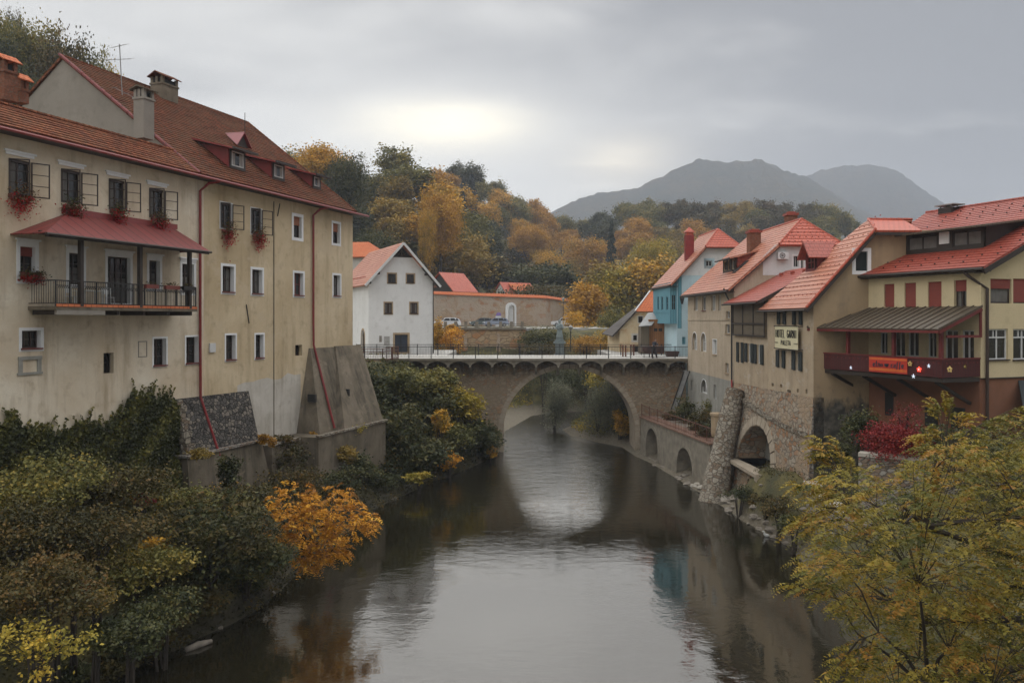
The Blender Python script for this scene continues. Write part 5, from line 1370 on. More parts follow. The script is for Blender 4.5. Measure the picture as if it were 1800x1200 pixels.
    hole = [(cu + rw, nz0), (cu - rw, nz0)][::-1] + [(cu + rw * math.cos(PI * k / 12), nz1 - rw * .9 + rw * .9 * math.sin(PI * k / 12)) for k in range(13)]
    polys = [[Vector((a, b, 0)) for a, b in out], [Vector((a, b, 0)) for a, b in hole]]
    flat = [q for s_ in polys for q in s_]; mb.v = [f.P(q.x, bv(q.y, q.x), q.y) for q in flat]
    for tr in tessellate_polygon(polys):
        a, b, c = (flat[i] for i in tr); tr = tr if (b - a).cross(c - a).z > 0 else tr[::-1]
        mb.f.append(list(tr)); mb.m.append(0)
    for i in range(len(hole)):
        a, b = hole[i], hole[(i + 1) % len(hole)]
        mb.face([f.P(a[0], bv(a[1], a[0]), a[1]), f.P(b[0], bv(b[1], b[0]), b[1]), f.P(b[0], 1.6, b[1]), f.P(a[0], 1.6, a[1])])
    mb.face([f.P(u0, bv(zlow, u0), zlow), f.P(u0, bv(zt0, u0), zt0), f.P(u0, 2, zt0), f.P(u0, 2, zlow)])
    mb.build('face', 'stone', st)
    mb = MB(); mb.face([f.P(u1, bv(zlow, u1), zlow), f.P(u1, .6, zlow), f.P(u1, .6, zt1), f.P(u1, bv(zt1, u1), zt1)]); mb.face([f.P(u1 - .0, bv(zt0), zt0), f.P(u1, .6, zt0), f.P(u0, .6, zt0), f.P(u0, bv(zt0), zt0)]); mb.build('end_face', 'stonegrey', st)
    mb = MB(); f.box(mb, ncx[0] - .2, ncx[1] + .2, 1.0, 1.2, nz0 - .2, nz1 + .3); mb.build('niche_back', 'greybase', st)
    mb = MB()
    for k in range(13):
        a0, a1 = PI * k / 13, PI * (k + 1) / 13 - .03; c = []
        for rr_ in (rw * 1.0, rw * 1.22):
            for a in (a0, a1): c.append((cu + rr_ * math.cos(a), nz1 - rw * .9 + rr_ * .92 * math.sin(a)))
        q = [c[0], c[2], c[3], c[1]]
        mb.box8([f.P(x, bv(zq, x) - .05, zq) for x, zq in q] + [f.P(x, bv(zq, x) + .12, zq) for x, zq in q])
    mb.build('arch_stones', 'ring', st)
    mb = MB(); f.box(mb, ncx[0] - .5, ncx[1] + .3, bv(nz0) - 1.0, 1.0, nz0 - .22, nz0); mb.build('stone_slab', 'ring', st)
    mb = MB(); a = ncx[1] + .0; f.box(mb, a - .15, a + .3, bv(nz0) - .95, bv(nz0) - .2, .6, nz0 - .221); f.box(mb, ncx[0] - .35, ncx[0] - .0, bv(nz0) - .95, bv(nz0) - .5, .6, nz0 - .221); mb.build('slab_support', 'ring', st)
    mb = MB(); f.box(mb, u0, u1, -.34, .0, zt0 - .02, zt0 + .12)
    # ledge of dressed stones sloping along the wall
    mb = MB(); ul, ur_ = f.u(1308), f.u(1425); n = 22
    for k in range(n):
        a = ul + (ur_ - ul) * k / n; b_ = ul + (ur_ - ul) * (k + .93) / n; zc = H - 5.6 - .9 * math.sin(k / n * 1.6) - .0
        f.box(mb, a, b_, bv(zc, a) - .14, bv(zc, a) + .3, zc - .14, zc + .12)
    mb.build('ledge', 'cobblelight', st)
    # round leaning stone pier
    t = thing('stone_pier', 'pale rubble stone pier leaning against the corner of the hotel base', 'buttress', f.P(u0 + .4, -2.2, .5), f.t)
    top = f.P(f.u(1292, -.7), -.7, H - 5.0); bot = f.P(f.u(1254, -2.9), -3.0, -1.2)
    mb = MB(); pts = [bot.lerp(top, k / 8) for k in range(9)]; rs = random.Random(4)
    mb.tube(pts, [1.05 - .055 * k + rs.uniform(-.05, .05) for k in range(9)], 16); mb.build('shaft', 'cobblelight', t, smooth=False)
    # camera-facing lower wall of the hotel with damp stains
build_hotel()
def build_terrace():
    a, b = Vector((11.7, 74.6, 0)), Vector((14.1, 58.3, 0))
    f = Face(a[:2], b[:2]); Lg = (b - a).length; zt = 2.72
    t = thing('terrace_wall', 'low concrete terrace wall by the water with two dark round arches', 'wall', f.P(Lg / 2, 0, 0), f.t)
    h = []
    for r in ((f.u(1136), -.55, f.u(1157), f.uz(1147, 753)[1]), (f.u(1190), -.55, f.u(1218), f.uz(1204, 787)[1])):
        h.append(arch_pts(r, 12)); mb = MB(); a0, a1 = arch_pts(r, 12), arch_pts((r[0] - .28, r[1], r[2] + .28, r[3] + .28), 12)
        for i in range(1, len(a0)):
            j = (i + 1) % len(a0)
            if j == 0: j = 0
            q = [a0[i], a1[i], a1[j], a0[j]]; mb.box8([f.P(x, -.05, z) for x, z in q] + [f.P(x, .1, z) for x, z in q])
        mb.build('arch_ring', 'bridgeconc', t)
    mb = MB(); wall(mb, f, [(0, -1.6), (Lg, -1.6), (Lg, zt), (0, zt)], h, 1.8); 
    g = f.sub(Lg, 0, PI / 2); mb.face([g.P(0, 0, -1.5), g.P(5, 0, -1.5), g.P(5, 0, zt), g.P(0, 0, zt)])
    f.box(mb, -.2, Lg + .1, 1.82, 1.9, -1.5, zt - .2)
    mb.build('face', 'bridgeconc', t)
    mb = MB(); f.box(mb, 0, Lg + .15, -.12, 1.2, zt + .002, zt + .14); mb.build('coping', 'copingred', t)
    mb = MB(); f.box(mb, .2, Lg, 1.21, 6, zt - .3, zt + .1); mb.build('terrace_floor', 'rock', t)
    t = thing('terrace_railing', 'rusty iron railing along the top of the arched terrace wall', 'railing', f.P(Lg / 2, .1, zt), f.t)
    mb = MB(); n = 44; z0 = zt + .14; z1 = zt + 1.15
    mb.bar(f.P(.2, .05, z1), f.P(Lg, .05, z1), .05); mb.bar(f.P(.2, .05, z0 + .15), f.P(Lg, .05, z0 + .15), .04)
    mb.build('rails', 'rustiron', t)
    mb = MB()
    for k in range(n + 1):
        u = .2 + (Lg - .2) * k / n; mb.bar(f.P(u, .05, z0), f.P(u, .05, z1 + (.12 if k % 6 == 0 else 0)), .06 if k % 6 == 0 else .025)
    mb.build('balusters', 'rustiron', t)
    # big flower pot on the end of the terrace
    c = W(1262, 745, 59.5); t = thing('garden_pot', 'tall round clay-coloured pot beside the leaning stone pier', 'pot', (c.x, c.y, c.z - .6))
    mb = MB(); mb.lathe((c.x, c.y, c.z - .9), [(.45, 0), (.5, .2), (.5, 1.5), (.58, 1.52), (.58, 1.7), (.46, 1.72)], 14); mb.build('body', 'stonetrim', t)
    # steel strut between the bridge and the beige house
    a = W(1184, 720, 72.5); b_ = W(1207, 652, 73.2); t = thing('drain_chute', 'grey sheet metal chute leaning between bridge and beige house', 'chute', a)
    mb = MB(); mb.bar(a, b_, .5, .12); mb.build('channel', 'zinc', t)
    mb = MB(); mb.bar(a + Vector((.25, -.08, .0)), b_ + Vector((.25, -.08, 0)), .06, .18); mb.bar(a + Vector((-.25, -.08, .0)), b_ + Vector((-.25, -.08, 0)), .06, .18); mb.build('flange', 'iron', t)
build_terrace()
def build_yellow():
    fc = Face((22.0 + .05, 39.2), ang=0)
    C0 = W(1724, 562, 39.4); dirn = Vector((-.353, .936, 0)).normalized()
    B0 = C0 + dirn * 8.2
    f = Face(B0[:2], C0[:2]); L = (C0 - B0).length
    f.P(0, 0, 0)
    g = f.sub(L, 0, PI / 2)
    root = thing('cafe_house', 'yellow cafe house with red roller shutters and a long red roof dormer', 'house', f.P(L - 2, 4, 6), f.t)
    ez = f.uz(1712, 470, -.4)[1]
    hs = []
    for k, a in enumerate(((1554, 499, 1572, 540), (1590, 497, 1610, 540), (1631, 495, 1655, 540), (1677, 492, 1699, 541))):
        r = f.rect(*a)
        if k < 3: window(f, root, hs, r, 'blindred', 1, 1, blind='blindred', bh=.97, recess=.12)
        else: window(f, root, hs, r, 'winframe', 2, 1, blind='blindred', bh=.40, curtain=('curtaindark', 'sides'), recess=.16)
    lowz = H - 2.8
    for a, nx in (((1546, 584, 1560, 622), 2), ((1571, 582, 1591, 627), 2), ((1595, 582, 1615, 627), 2), ((1630, 582, 1646, 628), 2), ((1660, 580, 1684, 634), 2), ((1690, 580, 1712, 634), 2)):
        r = f.rect(*a); window(f, root, hs, r, 'whiteframe', nx, 1, recess=.1)
    mb = MB(); wall(mb, f, [(0, lowz), (L, lowz), (L, ez), (0, ez)], hs, .16)
    hg = []
    r = g.rect(1741, 490, 1778, 533); window(g, root, hg, r, 'winframe', 1, 1, blind='blindred', bh=.4, curtain=('curtaindark', 'full'), recess=.12)
    r = g.rect(1781, 490, 1822, 533); window(g, root, hg, r, 'winframe', 1, 1, blind='blindred', bh=.95, recess=.12)
    r = g.rect(1738, 578, 1772, 632); window(g, root, hg, r, 'whiteframe', 2, 1, sill='winframe', recess=.1)
    r = g.rect(1781, 578, 1818, 632); window(g, root, hg, r, 'whiteframe', 2, 1, sill='winframe', recess=.1)
    pz = .46; vr = 9.3; zr = ez + .2 + pz * vr
    wall(mb, g, [(0, lowz), (15, lowz), (15, ez + .15 + pz * 2.5), (vr, zr - .2), (0, ez)], hg, .16)
    mb.build('wall', 'yellow', root)
    mb = MB(); 
    # transoms over the big gable windows
    for a in ((1738, 1772), (1781, 1818)):
        r = g.rect(a[0], 578, a[1], 632); g.box(mb, r[0] + .03, r[2] - .03, .085, .15, r[3] - .45, r[3] - .38); g.box(mb, (r[0] * .68 + r[2] * .32) - .025, (r[0] * .68 + r[2] * .32) + .025, .085, .15, r[3] - .38, r[3] - .05)
    mb.build('transoms', 'whiteframe', root)
    mb = MB(); wall(mb, f, [(0, 3.5), (L, 3.5), (L, lowz), (0, lowz)], [], v=.03); wall(mb, g, [(-.03, 3.5), (15, 3.5), (15, lowz), (-.03, lowz)], [], v=.03); mb.build('lower_wall', 'rust', root)
    mb = MB(); g.box(mb, .0, 12, -.05, .03, lowz - .05, lowz); mb.build('plinth_line', 'iron', root)
    for a in ((1626, 716, 1648, 760), (1672, 716, 1696, 752), (1556, 690, 1570, 730)):
        r = f.rect(*a); mb = MB(); f.box(mb, r[0], r[2], -.02, .05, r[1], r[3]); mb.build('cellar_door', 'black', root)
    # roof
    z = lambda v: ez + .2 + pz * v
    over = .45; oe = .55
    e0, e1 = f.P(-1.2, -over, z(-over)), f.P(L + oe, -over, z(-over)); r0, r1 = f.P(-3.5, vr, z(vr)), f.P(L + oe, vr, z(vr))
    mb = MB(); mb.slab([e0, e1, r1, r0], .16); mb.courses([e0, e1, r1, r0], .36, .035, .006, 9); mb.slab([r0 + f.i * .02, r1 + f.i * .02, f.P(L + oe, vr * 2, z(-over)), f.P(-3.5, vr * 2, z(-over))], .16)
    mb.build('roof', 'tiledeep', root)
    mb = MB(); d = Vector((0, 0, -.22)); mb.bar(e1 + d, r1 + d, .08, .26); mb.slab([e0 + d * .9, e1 + d * .9, f.P(L + oe, .0, z(-over) - .18), f.P(-.0, .0, z(-over) - .18)], .04)
    mb.slab([e1 + d * 1.2 - f.e * .01, f.P(L, -over, z(-over) - .24), f.P(L, vr, z(vr) - .24), r1 + d * 1.2 - f.e * .01], .03)
    mb.tube([e0 - f.i * .08 + d * .4, e1 - f.i * .08 + d * .4], .08, 7); mb.build('eave_boards', 'darkwood', root)
    mb = MB(); n = 30
    for k in range(n): 
        s_ = r0 + (r1 - r0) * k / n; mb.tube([s_ + Vector((0, 0, .03)), s_ + (r1 - r0) * 1.08 / n + Vector((0, 0, .03))], [.1, .085], 6)
    mb.build('ridge_tiles', 'tiledeep', root)
    snow_guards(f, z, -.6, L + .2, .2, vr - .4, root, .85, .75, 'iron', clip=lambda u, v: not (1.6 < v < 6.4 and 1.0 < u < L - .6))
    # long shed dormer
    n_ = f.e.cross(f.i + Vector((0, 0, pz))).normalized()
    def onr(px, py):
        dd = Vector(((px - CX) / FPX, 1, -(py - CY) / FPX)); t_ = (f.P(0, 0, z(0)) - Vector((0, 0, H))).dot(n_) / dd.dot(n_); q = Vector((0, 0, H)) + dd * t_; return (q - f.o).dot(f.e), (q - f.o).dot(f.i)
    u0, v0 = onr(1594, 448); u1, v1 = onr(1728, 437); v = (v0 + v1) / 2; z0 = z(v); h = 1.15; t2 = .12; dv = h / (pz - t2)
    ff = Face(f.P(0, v, 0), ang=f.t); hd = []; mb = MB()
    mb.cheeks(*[[f.P(uu, v + .15, z0 - .1), f.P(uu, v + .15, z0 + h - .02), f.P(uu, v + dv, z(v + dv))] for uu in (u0, u1)])
    dm = mb.build('dormer', 'darkwood', root)
    wdt = u1 - u0
    window(ff, dm, hd, (u0 + .1, z0 + .2, u0 + wdt * .42, z0 + h - .12), 'darkwood', 2, 1, recess=.06, curtain=('curtaindark', 'full'))
    window(ff, dm, hd, (u0 + wdt * .62, z0 + .2, u1 - .15, z0 + h - .12), 'darkwood', 2, 1, recess=.06, curtain=('curtaindark', 'full'))
    wall(mb2 := MB(), ff, [(u0, z0 - .1), (u1, z0 - .1), (u1, z0 + h), (u0, z0 + h)], hd, .08); mb2.build('dormer_front', 'darkwood', dm)
    mb = MB(); ff.box(mb, u0 + wdt * .46, u0 + wdt * .585, -.06, .0, z0 + .42, z0 + h - .1); mb.build('vent_panel', 'whiteframe', dm)
    mb = MB(); mb.slab([f.P(u0 - .5, v - .6, z0 + h - .6 * t2 + .06), f.P(u1 + .55, v - .6, z0 + h - .6 * t2 + .06), f.P(u1 + .55, v + dv + .2, z(v + dv + .2) + .05), f.P(u0 - .5, v + dv + .2, z(v + dv + .2) + .05)], .1); mb.build('dormer_roof', 'brownseam', dm)
    # chimney with flat cowl
    u, vv = f.uz(1668, 385, vr - .4)[0], vr - .4
    mb = MB(); zt = f.uz(1668, 362, vv)[1]; f.box(mb, u - .5, u + .5, vv - .35, vv + .35, z(vv) - .5, zt - .12); c = mb.build('chimney', 'darkwood', root)
    mb = MB(); f.box(mb, u - .65, u + .75, vv - .5, vv + .5, zt + .0, zt + .07); 
    for a in (-.4, .4):
        for b_ in (-.25, .25): f.box(mb, u + a - .03, u + a + .03, vv + b_ - .03, vv + b_ + .03, zt - .119, zt)
    mb.build('cowl', 'zinc', c)
    # downpipe
    mb = MB(); u = L + .02; mb.tube([f.P(L - .5, -over - .05, z(-over) - .2), f.P(L - .3, -.35, z(-over) - .45), g.P(.28, -.12, z(-over) - 1.0), g.P(.28, -.12, 5.0)], .075, 8); mb.build('downpipe', 'winframe', root)
    # ---- covered balcony
    d = 2.35; b0, b1 = .25, L - .05
    zf = f.uz(1690, 668, -1)[1] + .12
    zp = f.uz(1651, 632, -d)[1]
    mb = MB(); f.box(mb, b0, b1, -d, -.001, zf - .2, zf); bal = mb.build('balcony', 'darkwood', root)
    mb = MB(); f.box(mb, b0, b1, -d - .05, -d + .03, zf + .04, zp); f.box(mb, b1 - .06, b1 + .02, -d + .031, -.001, zf + .04, zp); f.box(mb, b0, b0 + .06, -d + .031, -.001, zf + .04, zp)
    mb.build('parapet', 'redboards', bal)
    mb = MB(); f.box(mb, b0 - .05, b1 + .06, -d - .09, -d + .06, zp, zp + .07); f.box(mb, b1 - .1, b1 + .06, -d + .061, -.001, zp, zp + .07)
    for k in range(26): u = b0 + .2 + (b1 - b0 - .4) * k / 25; f.box(mb, u - .035, u + .035, -d - .07, -d - .051, zp - .2, zp - .13)
    for k in range(9): v_ = -d + .2 + (d - .4) * k / 8; f.box(mb, b1 + .021, b1 + .04, v_ - .035, v_ + .035, zp - .2, zp - .13)
    mb.build('handrail', 'redwood', bal)
    zc = f.uz(1655, 578, -d - .2)[1]; zw = f.uz(1700, 538)[1]
    for px in (1488, 1568, 1651):
        u = min(max(f.u(px, -d), b0 + .06), b1 - .06); mb = MB(); f.box(mb, u - .08, u + .08, -d + .04, -d + .2, zf, zc - .0); mb.build('post', 'redwood', bal)
    mb = MB(); mb.slab([f.P(b0 - .9, -d - .45, zc), f.P(b1 + .15, -d - .45, zc), f.P(b1 + .15, -.0, zw), f.P(b0 - .9, .0, zw)], .07); cn = mb.build('canopy', 'brownseam', bal)
    mb = MB(); n = 19
    for k in range(n + 1):
        u = b0 - .9 + (b1 + 1.05 - b0) * k / n; mb.bar(f.P(u, -d - .45, zc + .02), f.P(u, -.0, zw + .02), .03, .06)
    mb.build('seams', 'brownseam', cn)
    mb = MB(); f.box(mb, b0 - .9, b1 + .1, -d - .44, -d - .36, zc - .2, zc - .075); mb.bar(f.P(b1 + .1, -d - .4, zc - .16), f.P(b1 + .1, 0, zw - .16), .1, .16); f.box(mb, b1 + .05, b1 + .13, -d + .1, -.001, zc - .42, zc - .3); f.box(mb, b1 + .05, b1 + .13, -.12, -.001, zc - .3, zw - .2)
    mb.build('canopy_frame', 'redwood', cn)
    for k in range(4): u = b0 + .5 + (b1 - b0 - 1) * k / 3; mb = MB(); mb.bar(f.P(u, -d + .1, zf - .2), f.P(u, -.05, zf - 1.3), .14); mb.build('brace', 'darkwood', bal)
    # banner and decorations hung on the parapet
    vv = -d - .13
    ru = (f.u(1528, vv), f.u(1595, vv)); zt_, zb_ = f.uz(1561, 628, vv)[1], f.uz(1561, 655, vv)[1]
    t = thing('cafe_banner', 'red and orange cafe banner hung on the dark red balcony parapet', 'banner', f.P(sum(ru) / 2, vv, zb_), f.t)
    mb = MB(); f.box(mb, ru[0], ru[1], vv - .015, vv, zb_, zt_); mb.build('cloth', 'bannerred', t)
    mb = MB(); hh = zt_ - zb_; f.box(mb, ru[0] + .02, ru[1] - .02, vv - .022, vv - .016, zb_ + .1 * hh, zb_ + .27 * hh); f.box(mb, ru[0] + .02, ru[1] - .02, vv - .022, vv - .016, zt_ - .18 * hh, zt_ - .06 * hh); mb.build('bands', 'bannerorange', t)
    mb = MB(); w_ = ru[1] - ru[0]
    stroke_text(mb, f, 'etno', ru[0] + .10 * w_, zb_ + .36 * hh, .28 * w_, .38 * hh, vv - .03, .035, .1); stroke_text(mb, f, 'caffe', ru[0] + .58 * w_, zb_ + .36 * hh, .34 * w_, .38 * hh, vv - .03, .035, .1)
    mb.lathe(f.P(ru[0] + .48 * w_, vv - .03, zb_ + .38 * hh), [(.03, 0), (.11, .05), (.13, .16)], 8); mb.build('lettering', 'jacket', t)
    def flower(px, py, r, lab, mat, cm, side=False, star=False):
        vq = vv - .03; u, zq = f.uz(px, py, vq); cc = f.P(u, vq, zq); e = f.e
        if side:
            uu = g.uz(px, py, -.08); cc = g.P(uu[0], -.08, uu[1]); e = g.e
        t = thing('flower_decoration', lab, 'decoration', cc, 0, group='light decorations on the cafe balcony')
        mb = MB(); n = 5; nn = e.cross(Vector((0, 0, 1)))
        for k in range(n):
            a = PI / 2 + 2 * PI * k / n; dd = e * math.cos(a) + Vector((0, 0, math.sin(a))); ss = e * -math.sin(a) + Vector((0, 0, math.cos(a)))
            if star: q = [cc + ss * r * .25, cc + dd * r, cc - ss * r * .25]; mb.box8([q[0], q[1], q[2], cc] + [x + nn * .03 for x in (q[0], q[1], q[2], cc)])
            else: q = [cc - ss * r * .16, cc + dd * r * .55 - ss * r * .36, cc + dd * r, cc + dd * r * .55 + ss * r * .36]; mb.box8(q + [x + nn * .03 for x in q])
        mb.build('petals', mat, t)
        mb = MB(); mb.tube([cc - nn * .02, cc + nn * .05], r * .22, 8); mb.build('centre', cm, t)
    M['petal'] = plain('pale_yellow_petal', (.78, .56, .20), .6)
    m_, nt, b_, N, L_ = newmat('lit_red_lamp'); b_.inputs['Base Color'].default_value = (.6, .02, .02, 1); b_.inputs['Emission Color'].default_value = (1, .06, .03, 1); b_.inputs['Emission Strength'].default_value = 1.2; M['lampred'] = m_
    m_, nt, b_, N, L_ = newmat('lit_white_lamp'); b_.inputs['Base Color'].default_value = (.6, .65, .7, 1); b_.inputs['Emission Color'].default_value = (.75, .85, 1, 1); b_.inputs['Emission Strength'].default_value = .3; M['lampwhite'] = m_
    flower(1600, 639, .14, 'cream flower decoration just right of the red cafe banner', 'petal', 'winframe')
    flower(1616, 649, .14, 'glowing red flower lamp on the balcony parapet', 'lampred', 'lampwhite')
    flower(1633, 643, .11, 'small blue-white star lamp at the top of the parapet by the post', 'lampwhite', 'lampwhite', star=True)
    flower(1606, 661, .12, 'white star lamp hanging lowest under the parapet', 'lampwhite', 'lampwhite', star=True)
    flower(1496, 646, .1, 'white star lamp at the far left end of the balcony', 'lampwhite', 'lampwhite', star=True)
    flower(1670, 649, .16, 'cream flower decoration on the short end of the parapet', 'petal', 'winframe', side=False)
    flower(1697, 644, .12, 'olive yellow star decoration beside the drainpipe end of the parapet', 'lf_gold', 'petal', star=True)
    # awning further right
    r = g.rect(1757, 686, 1830, 728)
    t = thing('awning', 'dark sloping awning on the terracotta wall under the yellow house', 'awning', g.P(r[0], -1, r[1]), g.t)
    mb = MB(); mb.slab([g.P(r[0] - .2, -1.5, r[1]), g.P(r[2] + 1.5, -1.5, r[1]), g.P(r[2] + 1.5, 0, r[3] + .5), g.P(r[0] + 1.3, 0, r[3] + .5)], .05); mb.build('cloth', 'awning', t)
    mb = MB(); mb.bar(g.P(r[0] - .1, -1.45, r[1] - .05), g.P(r[2] + 1.4, -1.45, r[1] - .05), .07); mb.bar(g.P(r[0] - .1, -1.45, r[1] - .05), g.P(r[0] + .6, 0, r[1] - .1), .05); mb.build('frame', 'iron', t)
build_yellow()
# ---------------------------------------------------------------- the bridge
BY0, BY1 = 75.0, 82.0
BX0, BX1 = W(640, 562, 75)[0], W(1211, 562, 75)[0]
ZD = H + (CY - 630) / FPX * 75                       # top of the deck edge
def build_bridge():
    f = Face((BX0, BY0), ang=0.0); L = BX1 - BX0
    root = thing('stone_bridge', 'old stone arch bridge with a cantilevered footway on small corbel arches', 'bridge', (1, 78, 0))
    U = lambda px: W(px, 562, BY0 + 1.35)[0] - BX0
    vf = 1.35                                          # face of the old bridge set back under the footway
    zs = H - (757 - CY) / FPX * (BY0 + vf); uc = (U(885) + U(1116)) / 2; r = (U(1116) - U(885)) / 2; zc = H - (648 - CY) / FPX * (BY0 + vf)
    n = 28
    arc = [(uc + r * math.cos(PI * k / n), zs + (zc - zs) * math.sin(PI * k / n)) for k in range(n + 1)]
    out = [(uc + r, -2.2), (L + .0, -2.2), (L + .0, ZD - .42), (-1, ZD - .42), (-1, -2.2), (uc - r, -2.2)] + arc[::-1]
    mb = MB(); wall(mb, f, out, [], v=vf); wall(mb, Face((BX0 + L, BY0 + 4.9), ang=PI), [(L - a, b) for a, b in out][::-1], [])
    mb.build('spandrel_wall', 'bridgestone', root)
    mb = MB()
    full = [(uc + r, -2.2)] + arc + [(uc - r, -2.2)]
    for i in range(len(full) - 1):
        a, b = full[i], full[i + 1]; mb.face([f.P(a[0], vf, a[1]), f.P(a[0], 4.9, a[1]), f.P(b[0], 4.9, b[1]), f.P(b[0], vf, b[1])])
    mb.build('arch_vault', 'ring', root)
    mb = MB()
    for k in range(34):
        t0, t1 = k / 34, (k + .9) / 34
        def q(t, s): a = PI * t; return (uc + (r + s) * math.cos(a), zs + (zc - zs + s * .9) * math.sin(a))
        p = [q(t0, .03), q(t0, .48), q(t1, .48), q(t1, .03)]
        mb.box8([f.P(x, vf - .06, z) for x, z in p] + [f.P(x, vf + .15, z) for x, z in p])
    for s_ in (-1, 1):
        for k in range(7):
            z0 = -1.6 + (zs + 1.6) * k / 7; w = .6 if k % 2 else .42
            a, b = (uc + s_ * (r + .03), uc + s_ * (r + w)); f.box(mb, min(a, b), max(a, b), vf - .07, vf + .15, z0, z0 + (zs + 1.6) / 7 - .03)
    mb.build('arch_stones', 'ring', root)
    # corbel arches carrying the footway
    mb = MB(); bay = 2.02; k0 = 0
    nb = int(L / bay) + 1; zt = ZD - .2
    for k in range(nb + 1):
        u = k * bay - .4
        f.box(mb, u - .10, u + .10, .12, vf - .0, zt - .62, zt - .001); 
        mb.box8([f.P(u - .10, vf - .25, zt - 1.35), f.P(u + .10, vf - .25, zt - 1.35), f.P(u + .10, vf, zt - 1.35), f.P(u - .10, vf, zt - 1.35), f.P(u - .10, .14, zt - .621), f.P(u + .10, .14, zt - .621), f.P(u + .10, vf, zt - .621), f.P(u - .10, vf, zt - .621)])
        if k == nb: break
        m = 10; 
        for j in range(m):
            a0, a1 = u + .10 + (bay - .20) * j / m, u + .10 + (bay - .20) * (j + 1) / m
            h0, h1 = (zt - .42 + .34 * math.sin(PI * (j) / m) ** .7, zt - .42 + .34 * math.sin(PI * (j + 1) / m) ** .7)
            mb.box8([f.P(a0, .10, h0), f.P(a1, .10, h1), f.P(a1, .24, h1), f.P(a0, .24, h0), f.P(a0, .10, zt), f.P(a1, .10, zt), f.P(a1, .24, zt), f.P(a0, .24, zt)])
    mb.build('corbel_arches', 'bridgeconc', root)
    mb = MB(); f.box(mb, -2, L, .0, 7.0, ZD - .199, ZD - .01); mb.build('deck_slab', 'bridgeconc', root)
    mb = MB(); f.box(mb, -2, L + .6, .03, 6.97, ZD - .0095, ZD + .02); mb.build('paving', 'deck', root)
    for side, v in ((0, .08), (1, 6.9)):
        mb = MB(); zb = ZD + .02; zt = zb + 1.05
        mb.bar(f.P(-2, v, zt), f.P(L + .1, v, zt), .05); mb.bar(f.P(-2, v, zb + .12), f.P(L + .1, v, zb + .12), .03)
        nn = int((L + 2) / .135)
        for k in range(nn + 1):
            u = -2 + (L + 2.1) * k / nn
            if k % 15 == 0: mb.bar(f.P(u, v, zb), f.P(u, v, zt + .06), .08)
            else: mb.bar(f.P(u, v, zb + .12), f.P(u, v, zt), .016)
        mb.build('railing', 'iron', root)
    # statue on a pedestal at the far parapet
    c = W(984, 622, 82.8); z0 = ZD - .2
    t = thing('statue', 'grey green statue of a robed figure on a tall pedestal behind the bridge railing', 'statue', (c.x, 83.2, z0))
    mb = MB(); mb.box(c.x - .55, c.x + .55, 82.65, 83.75, z0, z0 + .25); mb.box(c.x - .42, c.x + .42, 82.78, 83.62, z0 + .25, z0 + 1.35); mb.box(c.x - .6, c.x + .6, 82.6, 83.8, z0 + 1.35, z0 + 1.5); mb.box(c.x - .47, c.x + .47, 82.73, 83.67, z0 + 1.5, z0 + 1.68); mb.box(c.x - .36, c.x + .36, 82.84, 83.56, z0 + 1.68, z0 + 1.85)
    mb.build('pedestal', 'metalstatue', t)
    mb = MB(); cc = (c.x, 83.2, z0 + 1.85)
    mb.lathe(cc, [(.34, 0), (.36, .15), (.28, .6), (.25, .95), (.30, 1.2), (.27, 1.42), (.12, 1.52), (.10, 1.56), (.14, 1.64), (.14, 1.76), (.08, 1.86), (.02, 1.9)], 10)
    mb.tube([(c.x - .26, 83.15, z0 + 3.2), (c.x - .36, 83.0, z0 + 2.9), (c.x - .08, 82.86, z0 + 2.85)], [.1, .09, .06], 6); mb.tube([(c.x + .26, 83.15, z0 + 3.2), (c.x + .34, 83.0, z0 + 2.9), (c.x + .02, 82.84, z0 + 3.0)], [.1, .09, .06], 6)
    mb.build('figure', 'metalstatue', t, smooth=True)
    # street fence at the left end
    t = thing('street_fence', 'dark iron fence angling off from the left end of the bridge above the bushes', 'fence', (BX0 - 2, 72, ZD))
    mb = MB(); pts = [W(636, 636, 71), W(672, 636, 71.5), W(690, 632, 73.2), W(700, 631, 75)]
    for a, b in zip(pts, pts[1:]):
        a = a.copy(); b = b.copy(); n = max(3, int((b - a).length / .14))
        for s_ in (.12, .85, 1.15): mb.bar(a + Vector((0, 0, s_)), b + Vector((0, 0, s_)), .05)
        for k in range(n + 1):
            p = a.lerp(b, k / n); mb.bar(p, p + Vector((0, 0, 1.15)), .08 if k % 12 == 0 else .018)
    mb.build('rails', 'rustiron', t)
build_bridge()
# ---------------------------------------------------------------- streets, sheets laid on the ground
def sheet(name, pts, mat, z=None):
    mb = MB(); mb.face([Vector((p[0], p[1], p[2] if len(p) > 2 else z)) for p in pts]); o = mb.build(name, mat, None); tag(o, kind='structure')
def build_streets():
    mb = MB(); mb.box(-34, BX0 - 1.99, 69.5, 90, 6.5, ZD + .012); o = mb.build('street', 'deck', None); tag(o, kind='structure')
    mb = MB(); mb.box(BX0 - 1.98, -6.5, 82.02, 96, 5.2, ZD + .006); o = mb.build('street', 'deck', None); tag(o, kind='structure')
    mb = MB(); mb.box(10.0, 40, 82.02, 96, 5.2, ZD + .006); o = mb.build('street', 'deck', None); tag(o, kind='structure')
    mb = MB(); mb.box8([(-45, 119.2, 10.0), (14, 119.2, 10.0), (16, 160, 10.0), (-45, 160, 10.0), (-45, 119.2, 10.38), (14, 119.2, 10.38), (16, 160, 10.38), (-45, 160, 10.38)]); o = mb.build('road', 'asphalt', None); tag(o, kind='structure')
build_streets()
